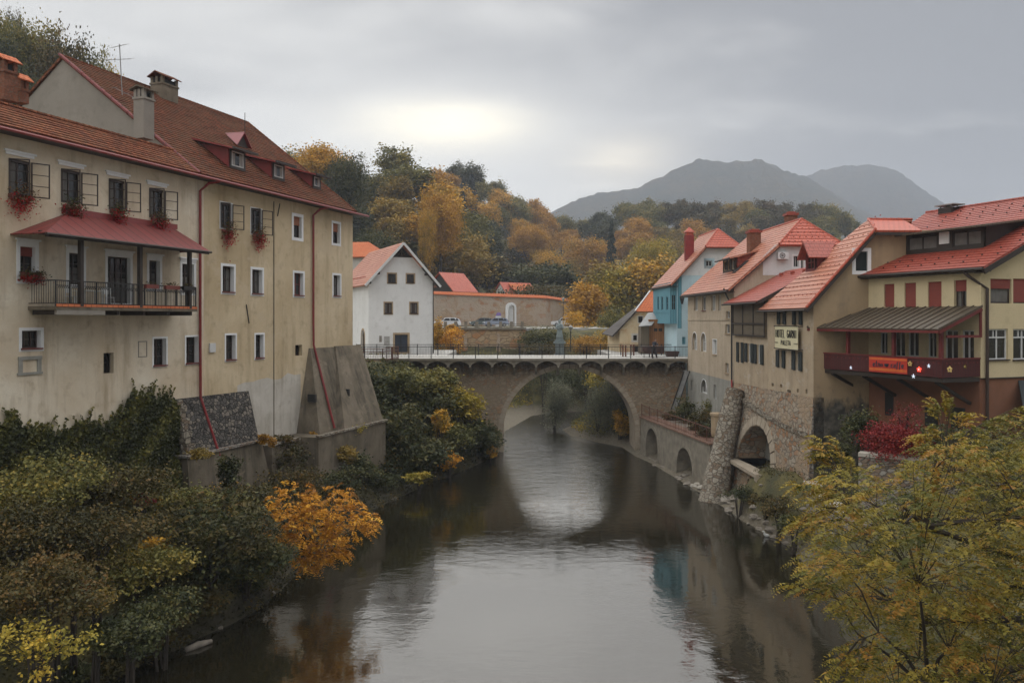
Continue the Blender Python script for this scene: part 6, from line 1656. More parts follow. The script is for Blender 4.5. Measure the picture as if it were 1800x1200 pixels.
# ---------------------------------------------------------------- white gabled house
def build_white():
    A = W(648, 562, 84.0); th = math.atan2(.41, .91); f = Face(A[:2], ang=th); L = f.u(762)
    root = thing('gabled_house', 'white gabled house with timber lattice in its peak and a dark door by the bridge', 'house', f.P(L / 2, 3, ZD), th)
    s = L / 2; zr = H + 7.96; sl = (zr - (H + 3.6)) / (s + .5); ez = zr - sl * s; D = 13
    hs = []
    for a in ((682, 481, 696, 497), (715, 482, 728, 497), (676, 532, 689, 551), (721, 532, 734, 551)):
        window(f, root, hs, f.rect(*a), 'winframe', 2, 1, surround='stonetrim', sw=.12, sill='winframe', curtain=('curtaindark', 'sides') if a[1] > 500 else None, recess=.12)
    window(f, root, hs, f.rect(694, 588, 717, 619), 'black', 2, 1, surround='stonetrim', sw=.2, pane='jacket', recess=.15, name='door')
    g = Face(f.P(0, D, 0), ang=th - PI / 2)          # side facing the street
    hg = []
    mb = MB(); zp = zr - 1.35; wp = (zr - zp) / sl
    wall(mb, f, [(0, 6), (L, 6), (L, ez), (s + wp, zp - .05), (s - wp, zp - .05), (0, ez)], hs, .18)
    r = g.rect(635, 580, 641, 621); window(g, root, hg, r, 'stonetrim', 1, 1, arch=True, surround='stonetrim', sw=.2, pane='darkwood', recess=.15, name='gothic_door')
    wall(mb, g, [(0, 6), (D, 6), (D, ez), (0, ez)], hg, .2)
    mb.face([f.P(L, 0, 6), f.P(L, D, 6), f.P(L, D, ez), f.P(L, 0, ez)]); mb.face([f.P(0, D, 6), f.P(L, D, 6), f.P(L, D, ez), f.P(s, D, zr), f.P(0, D, ez)])
    mb.build('wall', 'white', root)
    o, fr = .55, .75
    mb = MB(); e = lambda u, v, z: f.P(u, v, z)
    zo = ez - sl * o
    mb.slab([e(-o, -fr, zo), e(s, -fr, zr + .05), e(s, D + .3, zr + .05), e(-o, D + .3, zo)], .14)
    mb.courses([e(-o, -fr, zo), e(s, -fr, zr + .05), e(s, D + .3, zr + .05), e(-o, D + .3, zo)], .36, .035, .006, 10)
    mb.slab([e(L + o, -fr, zo), e(s + .01, -fr, zr + .05), e(s + .01, D + .3, zr + .05), e(L + o, D + .3, zo)], .14); mb.build('roof', 'tilepink', root)
    mb = MB(); mb.bar(e(-o, -fr - .03, zo - .08), e(s, -fr - .03, zr - .03), .05, .24); mb.bar(e(L + o, -fr - .035, zo - .08), e(s, -fr - .035, zr - .03), .05, .24); mb.build('barge_boards', 'whiteframe', root)
    mb = MB()
    for u in (-.0, .9, L - .9, L): 
        zz = zr - abs(u - s) * sl - .35; f.box(mb, u - .1, u + .1, -fr + .05, .0, zz - .12, zz + .12)
    f.box(mb, s - wp, s + wp, -.06, .04, zp - .1, zp + .05)
    mb.slab([e(-o + .05, -fr + .05, zo - .12), e(s, -fr + .05, zr - .09), e(s, 0, zr - .09), e(-o + .05, 0, zo - .12)], .03); mb.slab([e(L + o - .05, -fr + .05, zo - .12), e(s, -fr + .05, zr - .09), e(s, 0, zr - .09), e(L + o - .05, 0, zo - .12)], .03)
    mb.build('rafters', 'darkwood', root)
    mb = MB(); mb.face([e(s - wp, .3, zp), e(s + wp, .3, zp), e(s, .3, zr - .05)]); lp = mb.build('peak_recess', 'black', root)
    mb = MB()
    for k in range(-3, 4):
        u = s + k * .42; t_ = max(0, (1 - abs(k * .42) / wp)) * (zr - zp) 
        if t_ < .2: continue
        for d in (-1, 1): 
            u1 = u + d * t_ * .55; mb.bar(e(u, .0 - .01 * d, zp + .03), e(u1, .0 - .01 * d, zp + min(t_, (1 - abs(u1 - s) / wp) * (zr - zp)) * .9), .07, .03)
    mb.bar(e(s, -.02, zp), e(s, -.02, zr - .1), .09, .04); mb.build('lattice', 'oldwood', root)
    for a, m_ in (((666.5, 590, 671, 601), 'greyrender'), ((675, 591, 685, 607), 'curtain'), ((681, 608, 685, 614), 'curtain')):
        r = f.rect(*a); mb = MB(); f.box(mb, r[0], r[2], -.03, .0, r[1], r[3]); pn = mb.build('notice_board', m_, root)
        mb = MB(); nl = max(2, int((r[3] - r[1]) / .16))
        for k in range(nl): zz = r[3] - .1 - (r[3] - r[1] - .15) * k / nl; f.box(mb, r[0] + .05, r[2] - .05, -.04, -.031, zz - .03, zz)
        mb.build('notice_lines', 'zinc', pn)
    mb = MB(); n = 16
    for k in range(n): p = g.P(D * .2 + D * .8 * k / n, -.2, 0); q = Face(p[:2], ang=g.t); pp = Vector((p.x, p.y, ez - .2 + .45)); mb.box(pp.x - .05, pp.x + .05, pp.y - .05, pp.y + .05, pp.z - .02, pp.z + .09)
    mb.build('snow_guards', 'tiledeep', root)
    mb = MB(); mb.tube([e(L - .05, -.08, ZD), e(L - .05, -.08, ez - .2)], .05, 6); mb.build('downpipe', 'iron', root)
build_white()
# ---------------------------------------------------------------- peeling house and wooden shed at the right bridge head
def build_peeling():
    f = Face(W(1089, 562, 90)[:2], ang=rad(4)); L = 8.5
    root = thing('peeling_house', 'small house with peeling ochre plaster beyond the right end of the bridge', 'house', f.P(3, 2, ZD), f.t)
    hs = []
    window(f, root, hs, f.rect(1122, 556, 1130, 567), 'winframe', 2, 1, surround='offwhite', sw=.08); window(f, root, hs, f.rect(1113, 589, 1120, 598), 'winframe', 1, 1, surround='offwhite', sw=.2)
    window(f, root, hs, f.rect(1112, 608, 1122, 622), 'black', 1, 1, surround='stonetrim', sw=.08, name='cellar_door')
    zs = [f.uz(1089, 578)[1], f.uz(1118, 546)[1]]
    mb = MB(); wall(mb, f, [(0, 6.5), (L, 6.5), (L, zs[1]), (f.u(1118), zs[1]), (0, zs[0])], hs, .15)
    mb.face([f.P(0, 0, 6.5), f.P(0, 0, zs[0]), f.P(0, 7, zs[0]), f.P(0, 7, 6.5)]); mb.build('wall', 'peel', root)
    mb = MB(); u1 = f.u(1118); zt = f.uz(1150, 524, 1.5)[1]
    mb.slab([f.P(u1 - .15, -.3, zs[1] - .05), f.P(L + .3, -.3, zs[1] - .05), f.P(L + .3, 2.6, zs[1] + 2.2), f.P(u1 + 2.2, 2.6, zs[1] + 2.2)], .12); mb.build('roof', 'tileorange', root)
    mb = MB(); mb.bar(f.P(u1 - .18, -.34, zs[1] - .02), f.P(u1 + 2.2, 2.6, zs[1] + 2.3), .12, .1); mb.build('white_verge', 'whiteframe', root)
    mb = MB(); mb.slab([f.P(-.9, -.35, zs[0] - .75), f.P(u1 - .1, -.35, zs[1] - .02), f.P(u1 - .1 + 2, 4.5, zs[1] + 1.2), f.P(-.9, 6, zs[0] - .6)], .16); mb.build('side_roof', 'darkwood', root)
    # wooden shed with a big warm door
    s = Face(W(1127, 562, 85)[:2], ang=rad(-3)); zt = s.uz(1140, 573)[1]
    t = thing('timber_shed', 'weathered timber shed with warm orange boards tucked under the blue bay', 'shed', s.P(2, 1, ZD), s.t)
    u1, u2 = s.u(1141), s.u(1178)
    mb = MB(); s.box(mb, 0, u1, 0, 3, ZD - .1, zt); mb.build('side_boards', 'oldwood', t)
    mb = MB(); s.box(mb, u1 + .003, u2, .45, 3, ZD - .1, zt + .7); mb.build('front_boards', 'warmwood', t)
    mb = MB(); s.box(mb, u1 + .5, u1 + 1.25, .41, .449, ZD, ZD + 2.1); dr = mb.build('door', 'warmwood', t)
    mb = MB()
    for k in range(2): s.box(mb, u1 + .55 + k * .5, u1 + .9 + k * .5, .40, .448, ZD + 2.35, ZD + 2.65)
    mb.build('vent_window', 'black', t)
    mb = MB(); mb.slab([s.P(-.3, -.4, zt + .0), s.P(u1 + .2, -.4, zt + .1), s.P(u1 + 1.6, 2.6, zt + 1.5), s.P(1.0, 2.6, zt + 1.4)], .08); mb.build('roof', 'zinc', t)
    mb = MB(); mb.bar(s.P(u2 + .05, .3, ZD), s.P(u2 + .05, .3, zt + 1.0), .14); mb.build('corner_post', 'darkwood', t)
    w = Face(s.P(u2 + .12, .5, 0), ang=rad(-3)); mb = MB(); w.box(mb, 0, 1.0, 0, .3, ZD - .1, zt + 1.0); mb.build('plaster_pier', 'peel', t)
    # covered table and a leaning person by the railing
    c = W(1150, 622, 76.6); z0 = ZD + .02
    t = thing('covered_table', 'cafe table hung with dark brown tarpaulin on the bridge by the railing', 'table', (c.x, 77.0, z0))
    mb = MB(); x0, x1 = W(1128, 0, 76.8)[0], W(1166, 0, 76.8)[0]
    nn = 12; top = [Vector((x0 + (x1 - x0) * k / nn, 76.5, z0 + 1.05)) for k in range(nn + 1)]
    for k in range(nn):
        a0, a1 = k / nn, (k + 1) / nn
        lo = lambda t_: z0 + .38 + .10 * math.sin(t_ * 19) + .45 * abs(t_ - .55) ** 1.6
        X0, X1 = x0 + (x1 - x0) * a0, x0 + (x1 - x0) * a1
        for y in (76.45, 77.35): mb.face([(X0, y + .05 * math.sin(k * 2.1), lo(a0)), (X1, y + .05 * math.sin(k * 2.1 + 2.1), lo(a1)), (X1, y, z0 + 1.06), (X0, y, z0 + 1.06)])
        mb.face([(X0, 76.45, z0 + 1.06), (X1, 76.45, z0 + 1.06), (X1, 77.35, z0 + 1.06), (X0, 77.35, z0 + 1.06)])
    mb.face([(x0, 76.45, z0 + .5), (x0, 77.35, z0 + .5), (x0, 77.35, z0 + 1.06), (x0, 76.45, z0 + 1.06)])
    mb.build('tarpaulin', 'plum', t)
    for a in (.1, .35, .7):
        mb = MB(); X = x0 + (x1 - x0) * a; mb.bar((X, 76.7, z0), (X, 76.8, z0 + 1.0), .07); mb.build('leg', 'darkwood', t)
    t = thing('planter_trough', 'low brown planter trough at the right end of the bridge', 'planter', (W(1181, 0, 79)[0], 79, z0))
    mb = MB(); X = W(1181, 0, 79)[0]; mb.box8([(X - .5, 78.6, z0), (X + .5, 78.6, z0), (X + .5, 79.4, z0), (X - .5, 79.4, z0), (X - .65, 78.5, z0 + .5), (X + .65, 78.5, z0 + .5), (X + .65, 79.5, z0 + .5), (X - .65, 79.5, z0 + .5)]); mb.build('trough', 'plum', t)
    for k, px in enumerate((1095, 1100, 1109, 1114)):
        X = W(px, 0, 78.5 if k < 2 else 81)[0]; Y = 78.5 if k < 2 else 81
        t = thing('bollard', ('leftmost of the dark bollards in front of the peeling house', 'second dark bollard from the left in front of the peeling house', 'third dark bollard from the left, set back by the peeling house', 'rightmost dark bollard, by the cellar door of the peeling house')[k], 'bollard', (X, Y, z0), group='bollards at the right bridge head')
        mb = MB(); mb.tube([(X, Y, z0), (X, Y, z0 + .95)], .08, 8); mb.build('post', 'rustiron', t); mb = MB(); mb.tube([(X, Y, z0 + .951), (X, Y, z0 + 1.02), (X, Y, z0 + 1.1)], [.11, .11, .04], 8); mb.build('cap', 'rustiron', t)
build_peeling()
def build_person():
    X, Y = W(1149, 0, 76.0)[0], 76.0; z0 = ZD + .02
    root = thing('person', 'person in a dark blue jacket leaning forward beside the covered table on the bridge', 'person', (X, Y, z0))
    def skin_obj(name, verts, edges, radii, mat, root_i=0):
        me = bpy.data.meshes.new(name); me.from_pydata([tuple(Vector(v)) for v in verts], edges, []); me.materials.append(M[mat])
        o = bpy.data.objects.new(name, me); C.objects.link(o); o.parent = root
        m = o.modifiers.new('skin', 'SKIN'); m.use_smooth_shade = True
        for i, r in enumerate(radii):
            sv = me.skin_vertices[0].data[i]; sv.radius = (r, r) if not isinstance(r, tuple) else r; sv.use_root = i == root_i
        s = o.modifiers.new('sub', 'SUBSURF'); s.levels = 1; s.render_levels = 1
        return o
    # x right, y away, z up; leaning to the right over the rail
    V = [(0, 0, .95), (.02, -.02, 1.15), (.10, -.05, 1.38), (.14, -.06, 1.50), (.17, -.08, 1.60), (.18, -.09, 1.72),
         (-.10, 0, .92), (-.12, -.05, .50), (-.16, .03, .08), (-.14, -.10, .03), (.10, 0, .92), (.14, -.10, .52), (.24, -.02, .08), (.28, -.14, .03),
         (-.06, -.06, 1.42), (-.10, -.20, 1.20), (.06, -.38, 1.12), (.28, -.04, 1.40), (.34, -.16, 1.20), (.24, -.38, 1.12),
         (.10, -.42, 1.11), (.26, -.43, 1.11)]
    E = [(0, 1), (1, 2), (2, 3), (3, 4), (4, 5), (0, 6), (6, 7), (7, 8), (8, 9), (0, 10), (10, 11), (11, 12), (12, 13), (2, 14), (14, 15), (15, 16), (2, 17), (17, 18), (18, 19), (16, 20), (19, 21)]
    R = [(.15, .11), (.14, .10), (.17, .11), .055, .085, .095, .09, .062, .042, .04, .09, .062, .042, .04, .06, .045, .032, .06, .045, .032, .035, .035]
    skin_obj('body', V, E, R, 'skin')
    Vj = [(0, 0, .90), (.02, -.02, 1.15), (.10, -.05, 1.40), (.14, -.06, 1.49), (-.07, -.06, 1.43), (-.11, -.20, 1.20), (.05, -.37, 1.12), (.28, -.04, 1.41), (.35, -.16, 1.20), (.25, -.37, 1.12)]
    skin_obj('jacket', Vj, [(0, 1), (1, 2), (2, 3), (2, 4), (4, 5), (5, 6), (2, 7), (7, 8), (8, 9)], [(.19, .15), (.17, .13), (.20, .13), .07, .075, .06, .05, .075, .06, .05], 'jacket')
    Vt = [(0, 0, .94), (-.10, 0, .90), (-.12, -.05, .50), (-.16, .03, .10), (.10, 0, .90), (.14, -.10, .52), (.24, -.02, .10)]
    skin_obj('trousers', Vt, [(0, 1), (1, 2), (2, 3), (0, 4), (4, 5), (5, 6)], [(.17, .13), .11, .08, .065, .11, .08, .065], 'trousers')
    skin_obj('hair', [(.165, -.05, 1.66), (.18, -.06, 1.76)], [(0, 1)], [.09, .10], 'darkwood')
    for s_, x, y in ((0, -.15, -.03), (1, .26, -.08)):
        mb = MB(); mb.box(X + x - .05, X + x + .05, Y + y - .17, Y + y + .1, z0, z0 + .09); mb.build('shoe', 'black', root)
build_person()
# ---------------------------------------------------------------- road wall, garden wall, cars, far houses
def build_far():
    # retaining wall carrying the road
    f = Face((-26, 118.6), (3.0, 118.2)); t = thing('retaining_wall', 'ochre masonry retaining wall below the road with parked cars', 'retaining wall', f.P(14, 0, 5))
    mb = MB(); L = f.u(925); f.box(mb, 0, L, 0, .6, 4, 10.2); mb.build('face', 'retwall', t)
    for px in (818, 876):
        mb = MB(); u = f.u(px); mb.box8([f.P(u - .45, -.5, 4), f.P(u + .45, -.5, 4), f.P(u + .45, 0, 4), f.P(u - .45, 0, 4), f.P(u - .2, -.08, 9.6), f.P(u + .2, -.08, 9.6), f.P(u + .2, 0, 9.6), f.P(u - .2, 0, 9.6)]); mb.build('pilaster', 'gardenwall', t)
    mb = MB(); f.box(mb, 0, L, -.25, .7, 10.2, 10.5); 
    for k in range(28): u = 9 + k * .62; 
    mb.build('coping', 'bridgeconc', t)
    t = thing('roadside_fence', 'stone post fence along the road in front of the parked cars', 'fence', f.P(15, 0, 10.5))
    mb = MB()
    n = 0
    for px in (783, 801, 819, 838, 859, 880, 899, 918):
        u = f.u(px); f.box(mb, u - .22, u + .22, -.1, .34, 10.5, 11.35); n += 1
    mb.build('posts', 'bridgeconc', t)
    mb = MB(); mb.bar(f.P(f.u(760), .1, 10.72), f.P(f.u(925), .1, 10.72), .07); mb.bar(f.P(f.u(838), .1, 11.0), f.P(f.u(925), .1, 11.0), .06); mb.build('rails', 'concrete', t)
    # long garden wall with tile coping and an arched gate
    Y0 = 152
    A, B = W(735, 562, 150), W(960, 562, 158); f = Face(A[:2], B[:2]); L = (B - A).length
    t = thing('garden_wall', 'long garden wall with orange tile coping and a white arched gate', 'wall', f.P(L / 2, 0, 10))
    hs = [arch_pts((f.u(893), 10.3, f.u(904), f.uz(899, 536)[1]), 10)]
    za, zb = f.uz(762, 516)[1], f.uz(950, 524)[1]
    def zt(u): return za + (zb - za) * u / L
    mb = MB(); wall(mb, f, [(-6, 8), (L, 8), (L, zb), (-6, za + .2)], hs, .5)
    B2 = W(1018, 562, 168); f2 = Face(B[:2], B2[:2]); L2 = (B2 - B).length; zc = f2.uz(1015, 532)[1]
    wall(mb, f2, [(0, 8), (L2, 8), (L2, zc), (0, zb)], []); mb.build('face', 'gardenwall', t)
    mb = MB(); mb.slab([f.P(-6, -.35, za + .15), f.P(L, -.35, zb), f.P(L, .3, zb + .55), f.P(-6, .3, za + .7)], .1); mb.slab([f2.P(0, -.35, zb), f2.P(L2, -.35, zc), f2.P(L2, .3, zc + .55), f2.P(0, .3, zb + .55)], .1); mb.build('coping', 'tileorange', t)
    mb = MB(); r = (f.u(893), 10.3, f.u(904), f.uz(899, 536)[1]); a0, a1 = arch_pts(r, 10), arch_pts((r[0] - .55, r[1], r[2] + .35, r[3] + .5), 10)
    for i in range(1, len(a0)):
        j = (i + 1) % len(a0); q = [a0[i], a1[i], a1[j], a0[j]]; mb.box8([f.P(x, -.25, z) for x, z in q] + [f.P(x, .1, z) for x, z in q])
    mb.build('gate_surround', 'white', t)
    mb = MB(); f.box(mb, r[0] + .3, r[2] - .1, .2, .3, 10.3, r[3] - .6); mb.build('gate', 'whiteframe', t)
    # lamp post
    c = W(1004, 575, 100); 
    def lamp(px, yb, yt, Y, lab):
        a, b = W(px, yb, Y), W(px, yt, Y); t = thing('street_lamp', lab, 'street lamp', a)
        mb = MB(); mb.tube([a, b], .06, 6); mb.build('pole', 'iron', t)
        mb = MB(); mb.lathe((b.x, b.y, b.z), [(.06, 0), (.28, .45), (.3, .5), (.12, .62), (.02, .75)], 6); mb.build('lantern', 'zinc', t)
    lamp(990, 568, 530, 140, 'street lamp rising above the garden wall behind the statue'); lamp(1003, 618, 582, 95, 'small lamp post right of the statue in front of orange leaves')
    # cars
    def car(px, py, Y, wpx, mat, lab, rz, van=False):
        base = W(px, py, Y); 
        t = thing('parked_car', lab, 'car', base, rz, group='cars parked along the garden wall')
        Lc = 4.3; hw = .88; P = lambda x, y, z: base + Matrix.Rotation(rz, 3, 'Z') @ Vector((x, y, z))
        prof = [(-2.15, .35), (-2.15, .75), (-1.95, .92), (-1.05, 1.02), (-.45, 1.48), (.0, 1.56), (1.1, 1.54), (1.75, 1.42), (2.1, 1.0), (2.15, .6), (2.12, .35)]
        mb = MB()
        def half(x, z): return hw * (1 - .16 * max(0, (z - .95)) / .6) * (1 - .10 * (abs(x) / 2.15) ** 4)
        Ls = [P(x, -half(x, z), z) for x, z in prof]; Rs = [P(x, half(x, z), z) for x, z in prof]
        mb.face(Ls); mb.face(Rs[::-1])
        for i in range(len(prof)): j = (i + 1) % len(prof); mb.face([Ls[i], Rs[i], Rs[j], Ls[j]])
        mb.build('body', mat, t)
        mb = MB()
        for s_ in (-1, 1):
            for x0, x1, x2, x3 in ((-.85, -.42, .25, .25), (.35, .35, 1.35, 1.05), (1.15, 1.42, 1.8, 1.5)) :
                a = [(x0, 1.05), (x2 if x0 < 1 else x2, 1.05), (x3, 1.46), (x1, 1.46)]
                mb.face([P(x, s_ * (half(x, z) + .012), z) for x, z in (a if s_ < 0 else a[::-1])])
        mb.build('side_windows', 'glass', t)
        mb = MB(); mb.face([P(-1.02, -.68, 1.06), P(-1.02, .68, 1.06), P(-.50, .62, 1.46), P(-.50, -.62, 1.46)][::-1]); mb.face([P(2.09, -.62, 1.05), P(1.79, -.6, 1.4), P(1.79, .6, 1.4), P(2.09, .62, 1.05)]); 
        mb.v = [v + (base - v).normalized() * 0 + Vector((0, 0, .0)) for v in mb.v]
        o = mb.build('windscreen', 'glass', t)
        for v in o.data.vertices: v.co.x += .03 * (1 if v.co.x > 0 else -1); v.co.z += .02
        for x in (-1.35, 1.35):
            for s_ in (-1, 1):
                w = MB(); a = P(x, s_ * (hw - .12), .33); b = P(x, s_ * (hw + .03), .33); w.tube([a, b], .33, 14); wh = w.build('wheel', 'tyre', t)
                w = MB(); w.tube([P(x, s_ * (hw + .031), .33), P(x, s_ * (hw + .045), .33)], .2, 10); w.build('rim', 'zinc', wh)
        for s_ in (-1, 1):
            w = MB(); w.box8([P(-2.17, s_ * .6 - .2, .68), P(-2.05, s_ * .6 - .2, .68), P(-2.05, s_ * .6 + .2, .68), P(-2.17, s_ * .6 + .2, .68), P(-2.16, s_ * .6 - .2, .84), P(-2.0, s_ * .6 - .2, .86), P(-2.0, s_ * .6 + .2, .86), P(-2.16, s_ * .6 + .2, .84)]); w.build('headlight', 'whiteframe', t)
            w = MB(); w.box8([P(2.08, s_ * .68 - .1, .8), P(2.17, s_ * .68 - .1, .8), P(2.17, s_ * .68 + .1, .8), P(2.08, s_ * .68 + .1, .8), P(2.0, s_ * .68 - .1, 1.1), P(2.1, s_ * .68 - .1, 1.1), P(2.1, s_ * .68 + .1, 1.1), P(2.0, s_ * .68 + .1, 1.1)]); w.build('tail_light', 'bannerred', t)
    # keep cars on the road: depth found where the pixel ray meets z = 10.39
    def car_on(px, py, mat, lab, rz, Y):
        b = W(px, py, Y); car(px, CY + (H - 10.40) * FPX / Y, Y, 33, mat, lab, rz)
    car_on(786, 575, 'carwhite', 'white hatchback at the left end of the road above the retaining wall', .28, 134)
    car_on(847, 573, 'cargreen', 'grey green car parked directly left of the silver blue car', .20, 143)
    car_on(871.5, 573, 'carblue', 'silver blue car parked nearest the white arched gate', .20, 141)
    car_on(990, 565, 'carwhite', 'white car on the road behind the statue', .1, 150)
    c = W(876, 560, 146); z0 = 10.4; t = thing('monument', 'small white kiosk with a purple top behind the silver blue car', 'kiosk', (c.x, 146, z0))
    mb = MB(); mb.box(c.x - .5, c.x + .5, 145.5, 146.5, z0, z0 + 1.9); mb.build('cabinet', 'whitepaint', t); mb = MB(); mb.box8([(c.x - .5, 145.45, z0 + 1.901), (c.x + .5, 145.45, z0 + 1.901), (c.x + .5, 146.5, z0 + 1.901), (c.x - .5, 146.5, z0 + 1.901), (c.x - .2, 145.7, z0 + 2.5), (c.x + .4, 145.7, z0 + 2.5), (c.x + .4, 146.3, z0 + 2.5), (c.x - .2, 146.3, z0 + 2.5)]); mb.build('cover', 'purple', t)
    # far houses behind the garden wall
    def house(name, lab, px0, px1, ye, yr, Y, D, wallm, roofm, rz=0, wins=(), gable_left=True, base=None):
        f = Face(W(px0, 562, Y)[:2], ang=rz); L = f.u(px1); ez, zr = H + (CY - ye) / FPX * Y, H + (CY - yr) / FPX * Y; zb = base or 8.5
        t = thing(name, lab, 'house', f.P(L / 2, D / 2, zb), rz); hs = []
        for a in wins: window(f, t, hs, f.rect(*a), 'winframe', 1, 1, recess=.1)
        mb = MB(); wall(mb, f, [(0, zb), (L, zb), (L, ez), (L / 2, zr), (0, ez)], hs, .12)
        mb.face([f.P(L, 0, zb), f.P(L, D, zb), f.P(L, D, ez), f.P(L, 0, ez)]); mb.face([f.P(0, 0, zb), f.P(0, D, zb), f.P(0, D, ez), f.P(0, 0, ez)]); mb.face([f.P(0, D, zb), f.P(L, D, zb), f.P(L, D, ez), f.P(L / 2, D, zr), f.P(0, D, ez)])
        mb.build('wall', wallm, t)
        p = (zr - ez) / (L / 2); o = .5
        mb = MB(); mb.slab([f.P(-o, -o, ez - o * p + .1), f.P(L / 2, -o, zr + .1), f.P(L / 2, D + o, zr + .1), f.P(-o, D + o, ez - o * p + .1)], .15); mb.slab([f.P(L + o, -o, ez - o * p + .1), f.P(L / 2 + .01, -o, zr + .1), f.P(L / 2 + .01, D + o, zr + .1), f.P(L + o, D + o, ez - o * p + .1)], .15); mb.build('roof', roofm, t)
        return t, f, L, ez, zr
    house('gabled_house', 'small white gabled house behind the right part of the garden wall', 991, 1011, 522, 511, 180, 9, 'white', 'tileold', 0, ((999, 518, 1005, 526),))
    # white house with long orange roof turned to the right: gable at its left end
    f = Face(W(866, 562, 176)[:2], ang=rad(-48)); 
    t = thing('orange_roof_house', 'white gabled house with a long orange roof and shed dormer beyond the garden wall', 'house', f.P(4, 4, 9), f.t)
    L = f.u(895); ez, zr = H + (CY - 520) / FPX * 172, H + (CY - 496) / FPX * 173; hs = []
    for a in ((875, 512, 878, 518), (883, 512, 886, 518)): window(f, t, hs, f.rect(*a), 'winframe', 1, 1, recess=.1)
    mb = MB(); wall(mb, f, [(0, 9), (L, 9), (L, ez), (L / 2, zr), (0, ez)], hs, .12); e = f.i; 
    D = 9.0; off = e * D
    P = lambda u, s_, z: f.P(u, -.4, z) + e * s_
    mb.face([P(L, .4, 9), P(L, D, 9), P(L, D, ez), P(L, .4, ez)]); mb.build('wall', 'white', t)
    mb = MB(); mb.slab([P(-.4, 0, ez - .3), P(L / 2, 0, zr + .1), P(L / 2, D, zr + .1), P(-.4, D, ez - .3)], .14); mb.slab([P(L + .5, 0, ez - .7), P(L / 2 + .02, 0, zr + .1), P(L / 2 + .02, D, zr + .1), P(L + .5, D, ez - .7)], .14); mb.build('roof', 'tilered', t)
    mb = MB(); a = P(L * .72, 2.2, 0); mb.slab([P(L + .3, 2.0, ez + 1.0), P(L * .62, 2.0, zr - .15), P(L * .62, D - .8, zr - .15), P(L + .3, D - .8, ez + 1.0)], .12); dm = mb.build('dormer_roof', 'tileorange', t)
    mb = MB(); 
    a, b_, c_, d_ = P(L + .05, 2.6, ez + .15), P(L + .05, D - 1.4, ez + .15), P(L + .05, D - 1.4, ez + .95), P(L + .05, 2.6, ez + .95); mb.face([a, b_, c_, d_]); mb.build('dormer_front', 'white', dm)
    # dark barn with deep red roof
    f = Face(W(758, 562, 164)[:2], ang=rad(-42)); t = thing('barn', 'dark timber barn with a deep red roof beside the white gabled house', 'barn', f.P(3, 3, 9), f.t)
    L = f.u(796); ez, zr = H + (CY - 508) / FPX * 160, H + (CY - 478) / FPX * 160
    e = f.i; P = lambda u, s_, z: f.P(u, 0, z) + e * s_; mid = f.u(774)
    mb = MB(); wall(mb, f, [(0, 9), (L, 9), (L, ez), (mid, zr), (0, ez + 1)], []); mb.build('wall', 'darkwood', t)
    mb = MB(); mb.slab([P(L + .6, -.4, ez - .5), P(mid, -.4, zr + .1), P(mid, 6.5, zr + .1), P(L + .6, 6.5, ez - .5)], .14); mb.slab([P(-.5, -.4, ez + .5), P(mid - .02, -.4, zr + .1), P(mid - .02, 6.5, zr + .1), P(-.5, 6.5, ez + .5)], .14); mb.build('roof', 'tilered', t)
    # roofs glimpsed beside the ochre house
    f = Face(W(610, 562, 118)[:2], ang=rad(-8)); t = thing('street_house', 'orange roofed house glimpsed between the ochre house and the white gabled house', 'house', f.P(2, 4, 8), f.t)
    ez, zr = H + (CY - 452) / FPX * 118, H + (CY - 421) / FPX * 118; L = f.u(668)
    mb = MB(); f.box(mb, -2, L, 0, 8, 8, ez); mb.build('wall', 'offwhite', t)
    mb = MB(); um = f.u(628); mb.slab([f.P(-3, -.5, ez), f.P(L + .4, -.5, ez), f.P(um + .4, 4, zr), f.P(-3, 4, zr)], .15); mb.slab([f.P(L + .4, -.5, ez - .02), f.P(L + .4, 8.5, ez - .02), f.P(um + .4, 4, zr)], .15); mb.build('roof', 'tileorange', t)
build_far()
# ---------------------------------------------------------------- trees on the hills
def crown_proto(seed, kind='broad'):
    rs = np.random.RandomState(seed)
    if kind == 'conifer':
        pts, tn = [], []
        for k in range(46):
            h = .08 + .9 * (k / 46) ** .9; r = .22 * (1 - h) ** .85 + .012
            nb = max(4, int(13 * (1 - h)))
            for b in range(nb):
                a = rs.uniform(0, 6.28); L = r * rs.uniform(.7, 1.12); n = 16
                s = np.sqrt(rs.uniform(.05, 1, n))
                p = np.stack([np.cos(a) * L * s, np.sin(a) * L * s, h - s * L * .45 + 0 * s], 1) + rs.normal(size=(n, 3)) * .008
                pts.append(p); tn.append(np.clip(.25 + s * .4 + rs.normal(size=n) * .12, 0, 1))
        P, T = np.concatenate(pts), np.concatenate(tn)
        return P, T, .030
    P, T = clumps(rs, (0, 0, .55), (.31, .31, .46), 0, 170, 44, .34, .6, lobes=10, low=-.8)
    return P, T, .034
PROTO = {}
def trunk_mesh(seed, limbs=True):
    rs = random.Random(seed); mb = MB()
    mb.tube([(0, 0, -.08), (.005, 0, .2), (-.008, .01, .5), (.0, 0, .82)], [.022, .017, .011, .004], 6)
    for k in range(5):
        a = rs.uniform(0, 6.28); z = rs.uniform(.28, .6); L = rs.uniform(.14, .24)
        mb.tube([(0, 0, z), (math.cos(a) * L * .5, math.sin(a) * L * .5, z + L * .45), (math.cos(a) * L, math.sin(a) * L, z + L * .9)], [.009, .006, .002], 5)
    return mb
def make_protos():
    for i in range(5): PROTO['b%d' % i] = crown_proto(20 + i)
    for i in range(2):
        rs = np.random.RandomState(80 + i); P, T = clumps(rs, (0, 0, .57), (.30, .30, .44), 0, 400, 52, .25, .5, lobes=14, low=-.75); PROTO['d%d' % i] = (P, T, .017)
    for i in range(2): PROTO['c%d' % i] = crown_proto(60 + i, 'conifer')
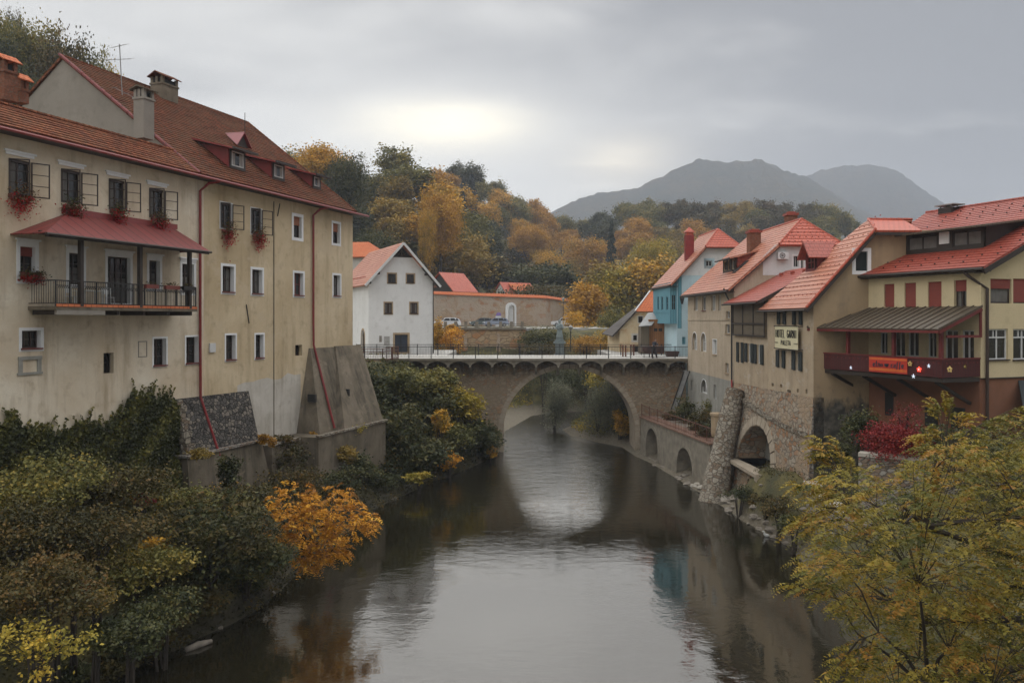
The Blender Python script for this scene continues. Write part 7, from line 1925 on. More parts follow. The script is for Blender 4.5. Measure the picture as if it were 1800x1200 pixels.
make_protos()
CM, TM = {}, {}
def tree(kind, X, Y, zg, h, wscale, mat, label, cat, group, sub=1.0):
    name = 'fir_tree' if kind[0] == 'c' else 'broadleaf_tree'
    root = bpy.data.objects.new(name, None); C.objects.link(root); tag(root, label, cat, group)
    root.location = (X, Y, zg); root.rotation_euler = (0, 0, rnd.uniform(0, 6.28)); root.scale = (h * wscale, h * wscale, h)
    if kind not in TM:
        o = trunk_mesh(hash(kind) % 97 if False else ord(kind[1])).build('trunk', 'bark', None); TM[kind] = o.data; bpy.data.objects.remove(o)
    t = bpy.data.objects.new('trunk', TM[kind]); C.objects.link(t); t.parent = root
    key = kind
    if key not in CM:
        P, T, s = PROTO[kind]; o = leaf_obj('crown', P, s, 'lf_green', None, T, up=.5, asp=.8, rs=np.random.RandomState(5)); CM[key] = o.data; bpy.data.objects.remove(o)
    c = bpy.data.objects.new('crown', CM[key]); C.objects.link(c); c.parent = root
    c.material_slots[0].link = 'OBJECT'; c.material_slots[0].material = M[mat]
    return root
DESC = {'lf_gold': 'golden yellow', 'lf_orange': 'orange', 'lf_brown': 'russet brown', 'lf_green': 'olive green', 'lf_dark': 'dark green', 'lf_yg': 'yellow-green', 'lf_olive': 'dull green', 'lf_conif': 'dark'}
SEEDS = [(560, 262, 'gold'), (525, 290, 'green'), (620, 300, 'dark'), (600, 345, 'dark'), (650, 310, 'green'), (700, 280, 'green'), (690, 330, 'brown'), (745, 290, 'green'), (760, 320, 'orange'), (775, 345, 'gold'), (790, 400, 'green'), (745, 372, 'gold'),
         (815, 300, 'dark'), (828, 350, 'conif'), (852, 320, 'green'), (860, 365, 'gold'), (700, 385, 'brown'), (640, 400, 'dark'), (640, 360, 'dark'), (720, 430, 'green'), (790, 440, 'brown'), (830, 480, 'dark'), (870, 430, 'dark'), (812, 470, 'gold'),
         (880, 380, 'green'), (905, 395, 'gold'), (930, 420, 'orange'), (915, 360, 'green'), (965, 395, 'orange'), (950, 470, 'dark'), (900, 470, 'olive'), (1000, 395, 'green'), (1040, 400, 'dark'), (1060, 440, 'brown'), (1110, 415, 'orange'), (1100, 470, 'yg'),
         (1150, 440, 'yg'), (1140, 390, 'green'), (1190, 430, 'brown'), (1175, 470, 'gold'), (1200, 385, 'olive'), (1240, 400, 'olive'), (1300, 375, 'brown'), (1260, 365, 'olive'), (1350, 380, 'olive'), (1400, 385, 'olive'), (1460, 395, 'green'), (1225, 410, 'orange'), (985, 420, 'orange'), (1325, 365, 'green')]
def colour_at(px, py):
    best = sorted(SEEDS, key=lambda s: (s[0] - px) ** 2 + (s[1] - py) ** 2 * 1.3 + rnd.uniform(0, 500))[0]
    return 'lf_' + best[2]
NTREE = [0]
def hill_trees():
    cand = []
    Y = 163
    while Y < 232:
        X = -95
        while X < 62:
            cand.append((X + rnd.uniform(-2.6, 2.6), Y + rnd.uniform(-3, 3), rnd.uniform(11, 15.5), .0)); X += 8.2
        Y += 8.0
    Y = 245
    while Y < 440:
        X = -60
        while X < 230:
            cand.append((X + rnd.uniform(-3.5, 3.5), Y + rnd.uniform(-5, 5), rnd.uniform(11, 15), .0)); X += 10.5
        Y += 13
    cand.sort(key=lambda c: c[1])
    col = np.full(200, 1e9)                       # highest point already standing in front, per strip
    for i in range(200): col[i] = 1200
    for X, Y, h, _ in cand:
        px = CX + FPX * X / Y; z = ground(X, Y, False); yt = CY - FPX * (z + h - H) / Y; yb = CY - FPX * (z - H) / Y
        if px < 505 or px > 1500 or yt > 545: continue
        if 615 < px < 762 and yt > 440: continue
        if px < 615 and yt > 250 + (px - 500) * 1.0 + 25: continue
        if Y < 190 and 690 < px < 1030: continue
        if px > 1150 and yt > 470: continue
        if px > 1240 and yt > 425: continue
        w = h * .30 / Y * FPX; a, b = int(max(0, (px - w) / 10)), int(min(199, (px + w) / 10)) + 1
        if a >= b: continue
        vis = np.mean(np.maximum(0, col[a:b] - yt))
        if vis < 7: continue
        if NTREE[0] > 285: break
        col[a:b] = np.minimum(col[a:b], yt + 8)
        py = yt + 18; m = colour_at(px, py); kind = 'c%d' % rnd.randrange(2) if m == 'lf_conif' else 'b%d' % rnd.randrange(5)
        bins = [(640, 'behind the ochre house roof'), (700, 'left of the white gable'), (760, 'right of the white gable'), (815, 'above the dark barn'), (865, 'between barn and orange-roofed house'), (915, 'above the orange-roofed house'), (960, 'right of the orange-roofed house'), (1010, 'above the small white house'), (1065, 'above the tall russet tree'), (1110, 'right of the lone fir'), (1160, 'above the broad yellow-green tree'), (1220, 'above the blue house roof'), (1290, 'above the red chimney'), (1350, 'above the beige house roof'), (1420, 'above the beige house half hip'), (1600, 'above the hotel roof')]
        where = next(s for b_, s in bins if px < b_)
        row = 'on the near slope' if Y < 190 else 'high on the hill' if Y < 236 else 'midway' if Y < 330 else 'on the far ridge'
        zone = row + ' ' + where
        d = DESC[m]; nm = 'fir' if kind[0] == 'c' else 'broadleaf tree'
        tree(kind, X, Y, z, h * (1.15 if kind[0] == 'c' else rnd.uniform(.95, 1.15)), rnd.uniform(.95, 1.2) * (1 if kind[0] == 'c' else 1.28), m, '%s %s %s' % (d, nm, zone), 'tree', '%s trees %s' % (d, row)); NTREE[0] += 1
hill_trees()
def tree_px(px, yt, Y, wpx, mat, label, kind='b1', zg=None, group=None):
    X = (px - CX) / FPX * Y; zt = H - (yt - CY) / FPX * Y; z = ground(X, Y) if zg is None else zg
    h = (zt - z) / .98
    w = wpx / FPX * Y / .60
    if kind[0] == 'b' and (h > 17 or Y < 130): kind = 'd%d' % (int(px) % 2)
    return tree(kind, X, Y, z, h, (w / h if kind[0] != 'c' else wpx / FPX * Y / .46 / h), mat, label, 'tree', group)
tree_px(563, 236, 178, 130, 'lf_gold', 'large golden domed tree on the hilltop beside the ochre house roof', 'b0', zg=30)
tree_px(612, 268, 172, 90, 'lf_dark', 'dark green tree directly right of the large golden dome', 'b3', zg=27)
tree_px(1075, 388, 262, 42, 'lf_conif', 'lone dark pointed fir in the valley between orange trees', 'c0')
tree_px(1032, 416, 290, 110, 'lf_orange', 'tall russet tree standing behind the middle of the bridge', 'b2', zg=12)
tree_px(1030, 498, 150, 84, 'lf_orange', 'lower orange-brown tree in front of the tall russet tree', 'b4', zg=7)
tree_px(1000, 455, 280, 66, 'lf_brown', 'smaller russet tree left of the tall russet tree behind the bridge', 'b4', zg=6)
tree_px(1112, 462, 198, 120, 'lf_yg', 'broad yellow-green tree beside the peeling house', 'b1', zg=5)
tree_px(1072, 505, 190, 80, 'lf_yg', 'yellow-green tree between the russet tree and the peeling house', 'b3', zg=6)
tree_px(1150, 415, 225, 90, 'lf_yg', 'olive tree with golden top rising behind the broad yellow-green tree', 'b0')
tree_px(930, 392, 300, 78, 'lf_orange', 'bright orange tree above the orange-roofed house', 'b4')
tree_px(962, 438, 262, 70, 'lf_gold', 'golden tree over the small white house behind the wall', 'b2')
tree_px(775, 318, 185, 85, 'lf_orange', 'orange-topped tree halfway up the hill', 'b1')
tree_px(752, 366, 176, 38, 'lf_gold', 'small bright yellow tree on the hill above the white house', 'b3')
tree_px(660, 400, 150, 95, 'lf_dark', 'dark green tree directly behind the white gabled house ridge', 'b2', zg=10)
tree_px(740, 425, 190, 85, 'lf_green', 'olive green tree behind the barn', 'b4')
tree_px(828, 430, 190, 90, 'lf_brown', 'brownish green tree behind the barn and garden wall', 'b0')
tree_px(880, 450, 250, 76, 'lf_dark', 'dark green tree above the orange-roofed house gable', 'b2')
for k, (px, yt, Y, w, m, kd) in enumerate(((8, 20, 118, 110, 'lf_green', 'b0'), (62, 36, 122, 130, 'lf_green', 'b1'), (112, 52, 116, 110, 'lf_olive', 'b2'), (158, 80, 120, 90, 'lf_green', 'b3'), (190, 108, 124, 60, 'lf_yg', 'b4'), (-30, 50, 112, 120, 'lf_dark', 'b3'), (35, 70, 108, 100, 'lf_dark', 'b4'), (95, 95, 106, 100, 'lf_dark', 'b0'), (28, 16, 126, 44, 'lf_olive', 'b2'))):
    lab = ('olive tree at the far left above the brick chimneys', 'tall olive tree behind the left part of the grey gable', 'dull green tree behind the peak of the grey gable', 'olive tree sloping down behind the tiled roof', 'small yellow-green tree behind the roof near the antenna', 'dark tree cut by the left edge above the brick chimney', 'dark green tree low between the brick chimneys', 'dark green tree low behind the grey gable', 'small round treetop standing above the hilltop trees')[k]
    tree_px(px, yt, Y, w, m, lab, kd)
def tell_apart():
    """trees that would share a label are told apart by their order from left to right"""
    names = ['leftmost', 'second from left', 'third from left', 'fourth from left', 'fifth from left', 'sixth from left', 'seventh from left', 'eighth from left', 'ninth from left', 'tenth from left', 'eleventh from left', 'twelfth from left', 'thirteenth from left']
    by = {}
    for o in C.objects:
        if o.get('category') == 'tree': by.setdefault(o['label'], []).append(o)
    for lab, os_ in by.items():
        if len(os_) < 2: continue
        os_.sort(key=lambda o: o.location.x / o.location.y)
        for k, o in enumerate(os_):
            w = names[k] if len(os_) > 2 else ('left hand', 'right hand')[k]
            if k < len(names) and len((w + ' ' + lab).split()) <= 16: o['label'] = w + ' ' + lab
tell_apart()
# ---------------------------------------------------------------- bushes
def bush(px, py, Y, rx, rz, mat, label, n=60, per=40, size=.16, ry=None, name='bush', cat='bush', seed=None, asp=.6, group=None, up=.7, lobes=7, stems=True, trail=0.0):
    c = W(px, py, Y); rs = np.random.RandomState(seed or int(px + py * 3)); ry = ry or rx
    zb = ground(c.x, c.y); t = thing(name, label, cat, (c.x, c.y, min(zb, c.z - rz * .9)), 0, group)
    P, T = clumps(rs, (c.x, c.y, c.z), (rx * 1.12, ry * 1.12, rz * 1.15), 0, n, per, .34, .62, lobes=lobes, low=-.85)
    if trail: P[:, 2] -= np.abs(rs.normal(size=len(P))) * trail * (rs.uniform(size=len(P)) < .3)
    leaf_obj('leaves', P, size, mat, t, T, up=up, asp=asp, rs=rs)
    if stems:
        mb = MB(); r2 = random.Random(int(px * 3 + py))
        zb2 = min(zb, c.z - rz * .9) - .1
        for k in range(7):
            a = r2.uniform(0, 6.28); q = r2.uniform(.3, .8)
            mb.tube([(c.x + r2.uniform(-.15, .15), c.y + r2.uniform(-.15, .15), zb2), (c.x + math.cos(a) * rx * q * .4, c.y + math.sin(a) * ry * q * .4, c.z - rz * .1), (c.x + math.cos(a) * rx * q, c.y + math.sin(a) * ry * q, c.z + rz * r2.uniform(.1, .6))], [.045, .03, .01], 5)
        mb.build('stems', 'bark', t)
    return t
def pinnate(rs, start, dirs, length, nl, lw, tint, droop=.35):
    """compound leaves: paired leaflets along a drooping rachis; returns centres, axes, sizes, tints"""
    n = len(start); d = dirs / np.linalg.norm(dirs, axis=1)[:, None]
    side = np.cross(d, np.array([0, 0, 1.0]) + rs.normal(size=(n, 3)) * .25); side /= np.linalg.norm(side, axis=1)[:, None] + 1e-9
    P, A, S, T = [], [], [], []
    for k in range(nl):
        s = (k + 1.0) / nl; c = start + d * length[:, None] * s; c[:, 2] -= droop * length * s * s
        taper = math.sin(PI * (.18 + .72 * s)) ** .7
        for sg in (-1, 1):
            ax = side * sg + d * .55; ax /= np.linalg.norm(ax, axis=1)[:, None]
            L = lw * taper * (length / length.mean())
            P.append(c + ax * L[:, None] * .5); A.append(ax); S.append(L); T.append(tint + rs.normal(size=n) * .05)
    return np.concatenate(P), np.concatenate(A), np.concatenate(S), np.concatenate(T)
def left_bank():
    # dense mound at the bridge foot
    L = [(700, 668, 67, 2.4, 1.7, 'lf_green', 'olive bush at the top of the mound below the street fence'),
         (655, 690, 64, 1.9, 2.4, 'lf_dark', 'dark bush beside the corner buttress below the fence'),
         (760, 672, 70, 2.2, 1.5, 'lf_green', 'olive bush against the left abutment of the bridge'),
         (745, 720, 67, 2.7, 2.2, 'lf_dark', 'dark green bush in the middle of the bankside mound'),
         (690, 745, 62, 2.5, 2.3, 'lf_dark', 'dark bush hanging over the end of the retaining wall'),
         (800, 720, 70, 2.1, 1.9, 'lf_yg', 'yellow-green bush on the upper right shoulder of the mound'),
         (785, 775, 67, 2.3, 2.0, 'lf_green', 'green bush low on the mound above the waterline'),
         (840, 768, 71, 1.9, 1.9, 'lf_dark', 'dark bush at the water under the left foot of the arch'),
         (730, 800, 62, 2.2, 1.6, 'lf_dark', 'dark bush at the water below the mound'),
         (815, 745, 72, 2.0, 1.7, 'lf_olive', 'dull green creeper bush on the bridge masonry'),
         (862, 775, 72.5, 1.0, 1.3, 'lf_dark', 'small dark bush nearest the open arch')]
    for a in L: bush(a[0], a[1], a[2], a[3], a[4], a[5], a[6], n=95, per=42, size=.30, group='bushes on the mound by the bridge')
    for px, py, Y, r, rz, m, lab in ((775, 755, 64.5, .9, 1.5, 'lf_gold', 'golden sumac trailing down the front of the green mound'), (790, 810, 64, .8, .9, 'lf_bright', 'bright yellow sumac low at the foot of the mound'), (862, 795, 70.5, .6, .6, 'lf_orange', 'small orange sumac at the water by the arch'), (735, 840, 58, .9, .5, 'lf_yg', 'low yellow-green plant on the mossy ledge at the waterline')):
        bush(px, py, Y, r, rz, m, lab, n=30, per=34, size=.22, group='yellow sumac on the mound')
    # hanging growth on the retaining wall
    for px, py, Y, r, rz, m, lab in ((500, 805, 50, 1.2, 1.3, 'lf_olive', 'dull climbing bush in the recess left of the retaining wall'), (555, 770, 53, .5, .45, 'lf_orange', 'small orange creeper at the foot of the smooth concrete buttress'), (610, 800, 54, .8, .7, 'lf_brown', 'rusty creeper hanging over the retaining wall ledge'), (640, 825, 55, 1.2, 1.2, 'lf_dark', 'dark creeper bush against the retaining wall'), (590, 850, 51, 1.6, 1.1, 'lf_dark', 'dark bush at the foot of the retaining wall'), (520, 850, 47, 1.8, 1.1, 'lf_olive', 'dull green bush between concrete plinth and retaining wall'), (405, 838, 42.5, .6, 1.35, 'lf_dark', 'dark creeper hanging down the concrete plinth'), (660, 850, 56, 1.3, .9, 'lf_dark', 'dark bush at the waterline near the golden bush')):
        bush(px, py, Y, r, rz, m, lab, n=45, per=36, size=.17, group='creepers along the retaining wall', stems=False)
    for px, py, Y, r, rz, m, lab in ((470, 775, 47.5, .5, .5, 'lf_orange', 'orange leaves at the lower right corner of the cobble buttress'), (545, 745, 56, .45, .9, 'lf_brown', 'thin brown creeper climbing the side of the smooth buttress'), (500, 775, 50, .7, .5, 'lf_olive', 'low dull creeper on the ledge under the limewashed wall'), (620, 755, 56, .9, .4, 'lf_yg', 'yellowish moss and weeds along the retaining wall ledge'), (345, 800, 41, .7, .35, 'lf_brown', 'brown weeds along the foot of the cobble buttress')):
        bush(px, py, Y, r, rz, m, lab, n=30, per=34, size=.13, group='creepers on the buttresses', stems=False)
    # nearer bank
    for px, py, Y, r, rz, m, lab, sz in ((365, 955, 34, 2.7, 1.9, 'lf_dark', 'large dark green elder bush above the river in front of the plinth', .2), (300, 905, 36, 2.2, 1.4, 'lf_green', 'olive bush below the near edge of the cobble buttress', .17), (430, 990, 34.5, 1.6, 1.2, 'lf_dark', 'dark bush overhanging the water left of the golden bush', .18),
                                  (70, 870, 30, 2.5, 1.4, 'lf_green', 'olive bush at the left edge under the ivy', .15), (190, 860, 33, 2.2, 1.2, 'lf_olive', 'dull green bush below the ivy between dark bushes', .15), (40, 960, 26.5, 2.2, 1.6, 'lf_olive', 'large dull bush at the left edge halfway down the bank', .13), (160, 960, 29, 2.2, 1.2, 'lf_olive', 'broad dull green bush in the middle of the near bank', .13),
                                  (235, 1000, 30, 1.7, 1.0, 'lf_green', 'olive bush left of the large elder', .14), (70, 1040, 24, 1.6, .9, 'lf_olive', 'dull bush above the yellow-green maple at the lower left', .12), (285, 1070, 28.8, 1.3, .7, 'lf_dark', 'dark bush by the pale log at the water', .13), (420, 880, 40, 1.7, .9, 'lf_olive', 'dull green bush below the concrete plinth', .16), (225, 1110, 25.8, 1.0, .6, 'lf_dark', 'low dark bush at the water beside the maple', .12)):
        bush(px, py, Y, r, rz, m, lab, n=110, per=60, size=sz, group='bushes on the near left bank')
    for px, py, Y, r, rz, m, lab in ((262, 1122, 29.5, 1.0, .55, 'lf_olive', 'low tangled bush at the water just left of the driftwood log'), (190, 1165, 27.6, .9, .6, 'lf_olive', 'low tangled bush at the water right of the yellow-green maple'), (340, 1065, 32.0, 1.1, .6, 'lf_olive', 'low tangled bush at the water above the driftwood log'), (430, 1030, 35.0, 1.0, .6, 'lf_dark', 'low dark bush at the water left of the golden bush reflection'), (120, 1190, 26.4, .9, .6, 'lf_dark', 'low dark bush at the bottom edge beneath the yellow-green maple')):
        bush(px, py, Y, r, rz, m, lab, n=60, per=50, size=.13, group='low bushes along the left waterline', stems=False)
    for px, py, Y, r, rz, m, lab, sz in ((70, 1140, 22, 1.35, .85, 'lf_yg', 'yellow-green maple bush in the lower left corner', .13), (165, 1065, 25.5, .75, .55, 'lf_brown', 'reddish shrub on the near bank above the maple', .11), (130, 1035, 26, .35, .3, 'lf_red', 'small crimson sprig on the near left bank', .09), (275, 965, 31, .8, .5, 'lf_gold', 'sparse golden sprig in front of the elder bush', .12), (395, 900, 37.5, .55, .35, 'lf_gold', 'small golden sprig under the concrete plinth', .13), (255, 880, 34, .5, .35, 'lf_red', 'small red sprig beside the near edge of the plinth', .1), (95, 1010, 25.5, .5, .3, 'lf_gold', 'small yellow sprig at the left of the bank', .1)):
        bush(px, py, Y, r, rz, m, lab, n=26, per=40, size=sz, group='coloured shrubs on the near left bank')
    # growth spilling over the waterline
    # bright golden-orange shrub over the water: compound leaves in sprays
    c = W(560, 922, 37.0); t = thing('golden_bush', 'bright golden-orange sumac bush leaning over the river', 'bush', (c.x - .8, c.y + .5, 1.0))
    rs = np.random.RandomState(5); n = 620
    lob = [((-.9, .2, .55), 1.25), ((.5, 0, .6), 1.25), ((1.35, -.1, -.15), 1.05), ((-.1, -.2, -.35), 1.3), ((-1.2, -.1, -.2), .9), ((.4, -.2, -1.1), .85), ((-.2, -.2, -1.5), .6)]
    st, dr = [], []
    for k in range(n):
        l, r = lob[rs.randint(len(lob))]; d = rs.normal(size=3); d /= np.linalg.norm(d); d[2] = abs(d[2]) * .9 - .1; d[1] -= .3; d /= np.linalg.norm(d)
        st.append(np.array([c.x, c.y, c.z]) + np.array(l) * 1.12 + d * r * .95 * rs.uniform(.7, 1.05)); dr.append(d * np.array([1, 1, .35]) + rs.normal(size=3) * .25)
    tt = np.clip(.5 + rs.normal(size=n) * .22, 0, 1)
    P, A, S, T = pinnate(rs, np.array(st), np.array(dr), rs.uniform(.38, .6, n), 7, .19, tt, .5)
    leaf_obj('leaves', P, S * 1.0, 'lf_bright', t, T, up=1.0, asp=.42, rs=rs, axis=A)
    mb = MB(); r2 = random.Random(2)
    for k in range(12):
        l, r = lob[k % 7]; mb.tube([(c.x - .8 + r2.uniform(-.2, .2), c.y + .5, .8), (c.x + l[0] * .4 - .3, c.y + .2, c.z - .5), (c.x + l[0] * .9 + r2.uniform(-.4, .4), c.y + l[1], c.z + l[2] + r2.uniform(-.2, .5))], [.06, .04, .012], 5)
    mb.build('branches', 'bark', t)
    # compound-leaved sprays on the big elder
    c = W(370, 945, 33); rs = np.random.RandomState(9); n = 300; t = thing('elder_bush', 'grey-green elder with long compound leaves left of the golden bush', 'bush', (c.x, c.y, 1.0))
    d = rs.normal(size=(n, 3)); d[:, 2] = np.abs(d[:, 2]) * .8; d[:, 1] -= .5; d /= np.linalg.norm(d, axis=1)[:, None]
    st = np.array([c.x, c.y, c.z]) + d * np.array([2.3, 1.6, 1.5])
    P, A, S, T = pinnate(rs, st, d * np.array([1, 1, .3]), rs.uniform(.45, .75, n), 7, .22, np.clip(.4 + rs.normal(size=n) * .2, 0, 1), .45)
    leaf_obj('leaves', P, S, 'lf_olive', t, T, up=1.0, asp=.36, rs=rs, axis=A)
    mb = MB(); 
    for k in range(9): a = k * .7; mb.tube([(c.x, c.y, .8), (c.x + math.cos(a) * .9, c.y + math.sin(a) * .6, c.z - .3), (c.x + math.cos(a) * 1.9, c.y + math.sin(a) * 1.2, c.z + .7)], [.06, .04, .012], 5)
    mb.build('branches', 'bark', t)
    # ivy on the house wall and upright shoots
    rs = np.random.RandomState(3); f = LB; pts, tn = [], []
    top = [(-30, 745), (0, 742), (25, 728), (45, 752), (80, 748), (105, 762), (130, 748), (160, 734), (172, 750), (200, 742), (220, 712), (230, 692), (262, 694), (306, 698), (316, 712), (322, 800), (330, 860)]
    tx, ty = zip(*top)
    for k in range(34000):
        px = rs.uniform(-20, 328) if k % 3 else rs.uniform(215, 322); y0 = np.interp(px, tx, ty) + 3 * math.sin(px * .21) + 3 * math.sin(px * .53) + abs(rs.normal()) * 5; py = y0 + (900 - y0) * rs.uniform(0, 1) ** 1.15
        v = -(.12 + .9 * (py - y0) / 150 * (.7 + .5 * math.sin(px * .07 + py * .05))) - abs(rs.normal()) * .12
        u, z = f.uz(px, py, v); p = f.P(u, v, z)
        if z < ground(p.x, p.y, False) - .3: continue
        pts.append(p); tn.append(.35 + .25 * math.sin(px * .09 + py * .06) + rs.normal() * .18)
    for k in range(70):
        px = rs.uniform(0, 318); y0 = np.interp(px, tx, ty) + 5; u, z = f.uz(px, y0, -.1); h = rs.uniform(.2, .75) * (1.3 if 200 < px < 320 else 1)
        if rs.uniform() < .55 and px < 200 and not (10 < px < 50 or 140 < px < 190): h *= .5
        for q in range(14): s = q / 14; pts.append(f.P(u + rs.normal() * .025 + .3 * s * s * math.sin(k), -.12 + rs.normal() * .03, z + h * s)); tn.append(.45 + rs.normal() * .15 + .2 * s)
    o = leaf_obj('ivy', [list(p) for p in pts], .15, 'lf_green', None, np.array(tn) - .22, up=.2, asp=.8, rs=rs); tag(o, 'dense ivy covering the foot of the long cream house wall', 'ivy', kind='stuff')
left_bank()
def scatter(name, lab, cat, n, xy, size, mat, seed, hmin=.05, hmax=.35, up=.6, asp=.6, cond=None):
    rs = np.random.RandomState(seed); pts, tn = [], []
    while len(pts) < n:
        X, Y = xy(rs); z = ground(X, Y)
        if z < WATER + .12 or (cond and not cond(X, Y, z)): 
            n -= 1; continue
        w = .5 + .5 * math.sin(X * 1.3 + 2 * math.sin(Y * .8)) * math.sin(Y * 1.1 + X * .4)
        pts.append((X, Y, z + hmin + (hmax - hmin) * rs.uniform() * (.3 + w * 1.2))); tn.append(.15 + .5 * w + rs.normal() * .18)
    o = leaf_obj(name, pts, size, mat, None, np.array(tn), up=up, asp=asp, rs=rs); tag(o, lab, cat, kind='stuff')
def lbx(rs):
    Y = rs.uniform(20, 62); return (np.interp(Y, *zip(*XL)) - rs.uniform(.2, 1) ** 1.3 * 11 , Y)
scatter('undergrowth', 'mixed green undergrowth covering the steep left bank', 'undergrowth', 42000, lbx, .13, 'lf_olive', 1, cond=lambda X, Y, z: LB.e.cross(Vector((X, Y, 0)) - LB.o).z < 1.4 or Y > 58, hmax=.6)
def lbx2(rs):
    Y = rs.uniform(20, 75); return (np.interp(Y, *zip(*XL)) - rs.uniform(.1, 1) * 9, Y)
scatter('fallen_leaves', 'scattered yellow and rust coloured leaves on the left bank', 'leaves', 5000, lbx2, .12, 'lf_gold', 2, hmin=.3, hmax=.75)
def lbx3(rs):
    Y = rs.uniform(56, 75); return (np.interp(Y, *zip(*XL)) - rs.uniform(.05, 1) * 9, Y)
scatter('bank_growth', 'dense green growth on the slope under the street beside the bridge', 'undergrowth', 14000, lbx3, .26, 'lf_dark', 4, hmax=.9)
def lbx4(rs):
    Y = rs.uniform(20, 75); return (np.interp(Y, *zip(*XL)) - rs.uniform(-.02, 1) ** 2 * 2.6, Y)
def shore_growth():
    rs = np.random.RandomState(12); pts, tn = [], []
    for k in range(30000):
        Y = rs.uniform(19, 75); w = .5 + .5 * math.sin(Y * 1.9 + 2 * math.sin(Y * .7)); X = float(np.interp(Y, *zip(*XL))) + .45 * w - rs.uniform(0, 1) * 3.2
        z = max(WATER, ground(X, Y)) + .03 + rs.uniform(0, .2 + .75 * w) * min(1, .3 + max(0, ground(X, Y) - WATER + .3)); pts.append((X, Y, z)); tn.append(.2 + .35 * w + .25 * math.sin(Y * 3.1 + X) + rs.normal() * .15)
    o = leaf_obj('shore_growth', pts, .15, 'lf_olive', None, np.array(tn), up=.5, asp=.5, rs=rs); tag(o, 'tangled olive growth spilling over the left waterline', 'undergrowth', kind='stuff')
shore_growth()
def far_banks():
    rs = np.random.RandomState(14); pts, tn = [], []
    for k in range(16000):
        Y = rs.uniform(83, 116)
        if rs.uniform() < .5: X = float(np.interp(Y, *zip(*XR))) + rs.uniform(.6, 9)
        else: X = float(np.interp(Y, *zip(*XL))) - rs.uniform(5, 16)
        z = ground(X, Y); 
        if z < WATER + .3: continue
        pts.append((X, Y, z + rs.uniform(.02, .5))); tn.append(.4 + .3 * math.sin(X + Y) + rs.normal() * .15)
    o = leaf_obj('bank_grass', pts, .3, 'lf_yg', None, np.array(tn), up=.4, asp=.4, rs=rs); tag(o, 'yellowing grass on the banks beyond the arch', 'grass', kind='stuff')
far_banks()
def behind_bridge():
    bush(975, 706, 91, 2.1, 3.0, 'lf_grey', 'silvery willow bush in midstream seen through the arch', n=150, per=60, size=.22, asp=.3, up=.2, group='willows beyond the arch')
    bush(1052, 718, 85, 3.1, 3.4, 'lf_grey', 'larger brownish willow filling the right part of the arch', n=190, per=60, size=.22, asp=.3, up=.2, group='willows beyond the arch')
    bush(1090, 745, 81.5, 1.0, 1.4, 'lf_gold', 'golden bush at the right foot of the arch', n=50, per=40, size=.2)
    bush(1068, 672, 90, 2.2, 1.6, 'lf_yg', 'yellow-green bush top under the crown of the arch', n=60, per=40, size=.25)
    bush(935, 675, 122, 2.4, 1.9, 'lf_gold', 'yellow shrub on the far gravel bank through the arch', n=60, per=40, size=.3)
    bush(1005, 672, 112, 6.5, 2.2, 'lf_dark', 'dark bushes closing the view under the bridge', n=150, per=45, size=.3)
    bush(900, 668, 128, 5.0, 2.6, 'lf_olive', 'dull green thicket beyond the gravel bank', n=120, per=45, size=.3)
    bush(793, 603, 113, 2.2, 1.9, 'lf_bright', 'orange-yellow vine bush against the retaining wall by the white house', n=70, per=40, size=.22)
    bush(768, 595, 112, 1.1, 2.4, 'lf_gold', 'golden vine at the right corner of the white gabled house', n=50, per=40, size=.22)
    bush(795, 578, 117, .8, .6, 'lf_orange', 'small fiery orange vine on the top of the retaining wall', n=24, per=36, size=.2)
    bush(950, 594, 116.5, 3.3, 1.8, 'lf_dark', 'dark hedge left of the statue below the road', n=120, per=44, size=.26, name='hedge', cat='hedge')
    bush(955, 616, 108, 3.4, .9, 'lf_olive', 'low dull hedge behind the bridge railing left of the statue', n=90, per=40, size=.22, name='hedge', cat='hedge')
    bush(1022, 594, 132, 3.4, 2.6, 'lf_orange', 'orange-red bush right of the statue', n=110, per=44, size=.22)
    bush(1060, 596, 132, 3.0, 2.6, 'lf_brown', 'rusty bush between the orange bush and the peeling house', n=90, per=44, size=.22)
    bush(1078, 575, 134, 2.8, 3.4, 'lf_green', 'green bush at the left corner of the peeling house', n=90, per=44, size=.26)
    bush(1010, 560, 138, 1.9, 1.6, 'lf_gold', 'golden bush behind the lamp post', n=50, per=40, size=.22)
    bush(1030, 606, 110, 3.2, 1.5, 'lf_orange', 'low orange bush right of the small lamp post', n=90, per=44, size=.22)
    bush(1072, 600, 112, 2.8, 1.9, 'lf_brown', 'low golden-brown bush left of the peeling house', n=90, per=44, size=.22)
    bush(970, 515, 176, 12, 1.6, 'lf_olive', 'grassy green growth on the slope behind the garden wall', n=120, per=40, size=.5, stems=False)
behind_bridge()
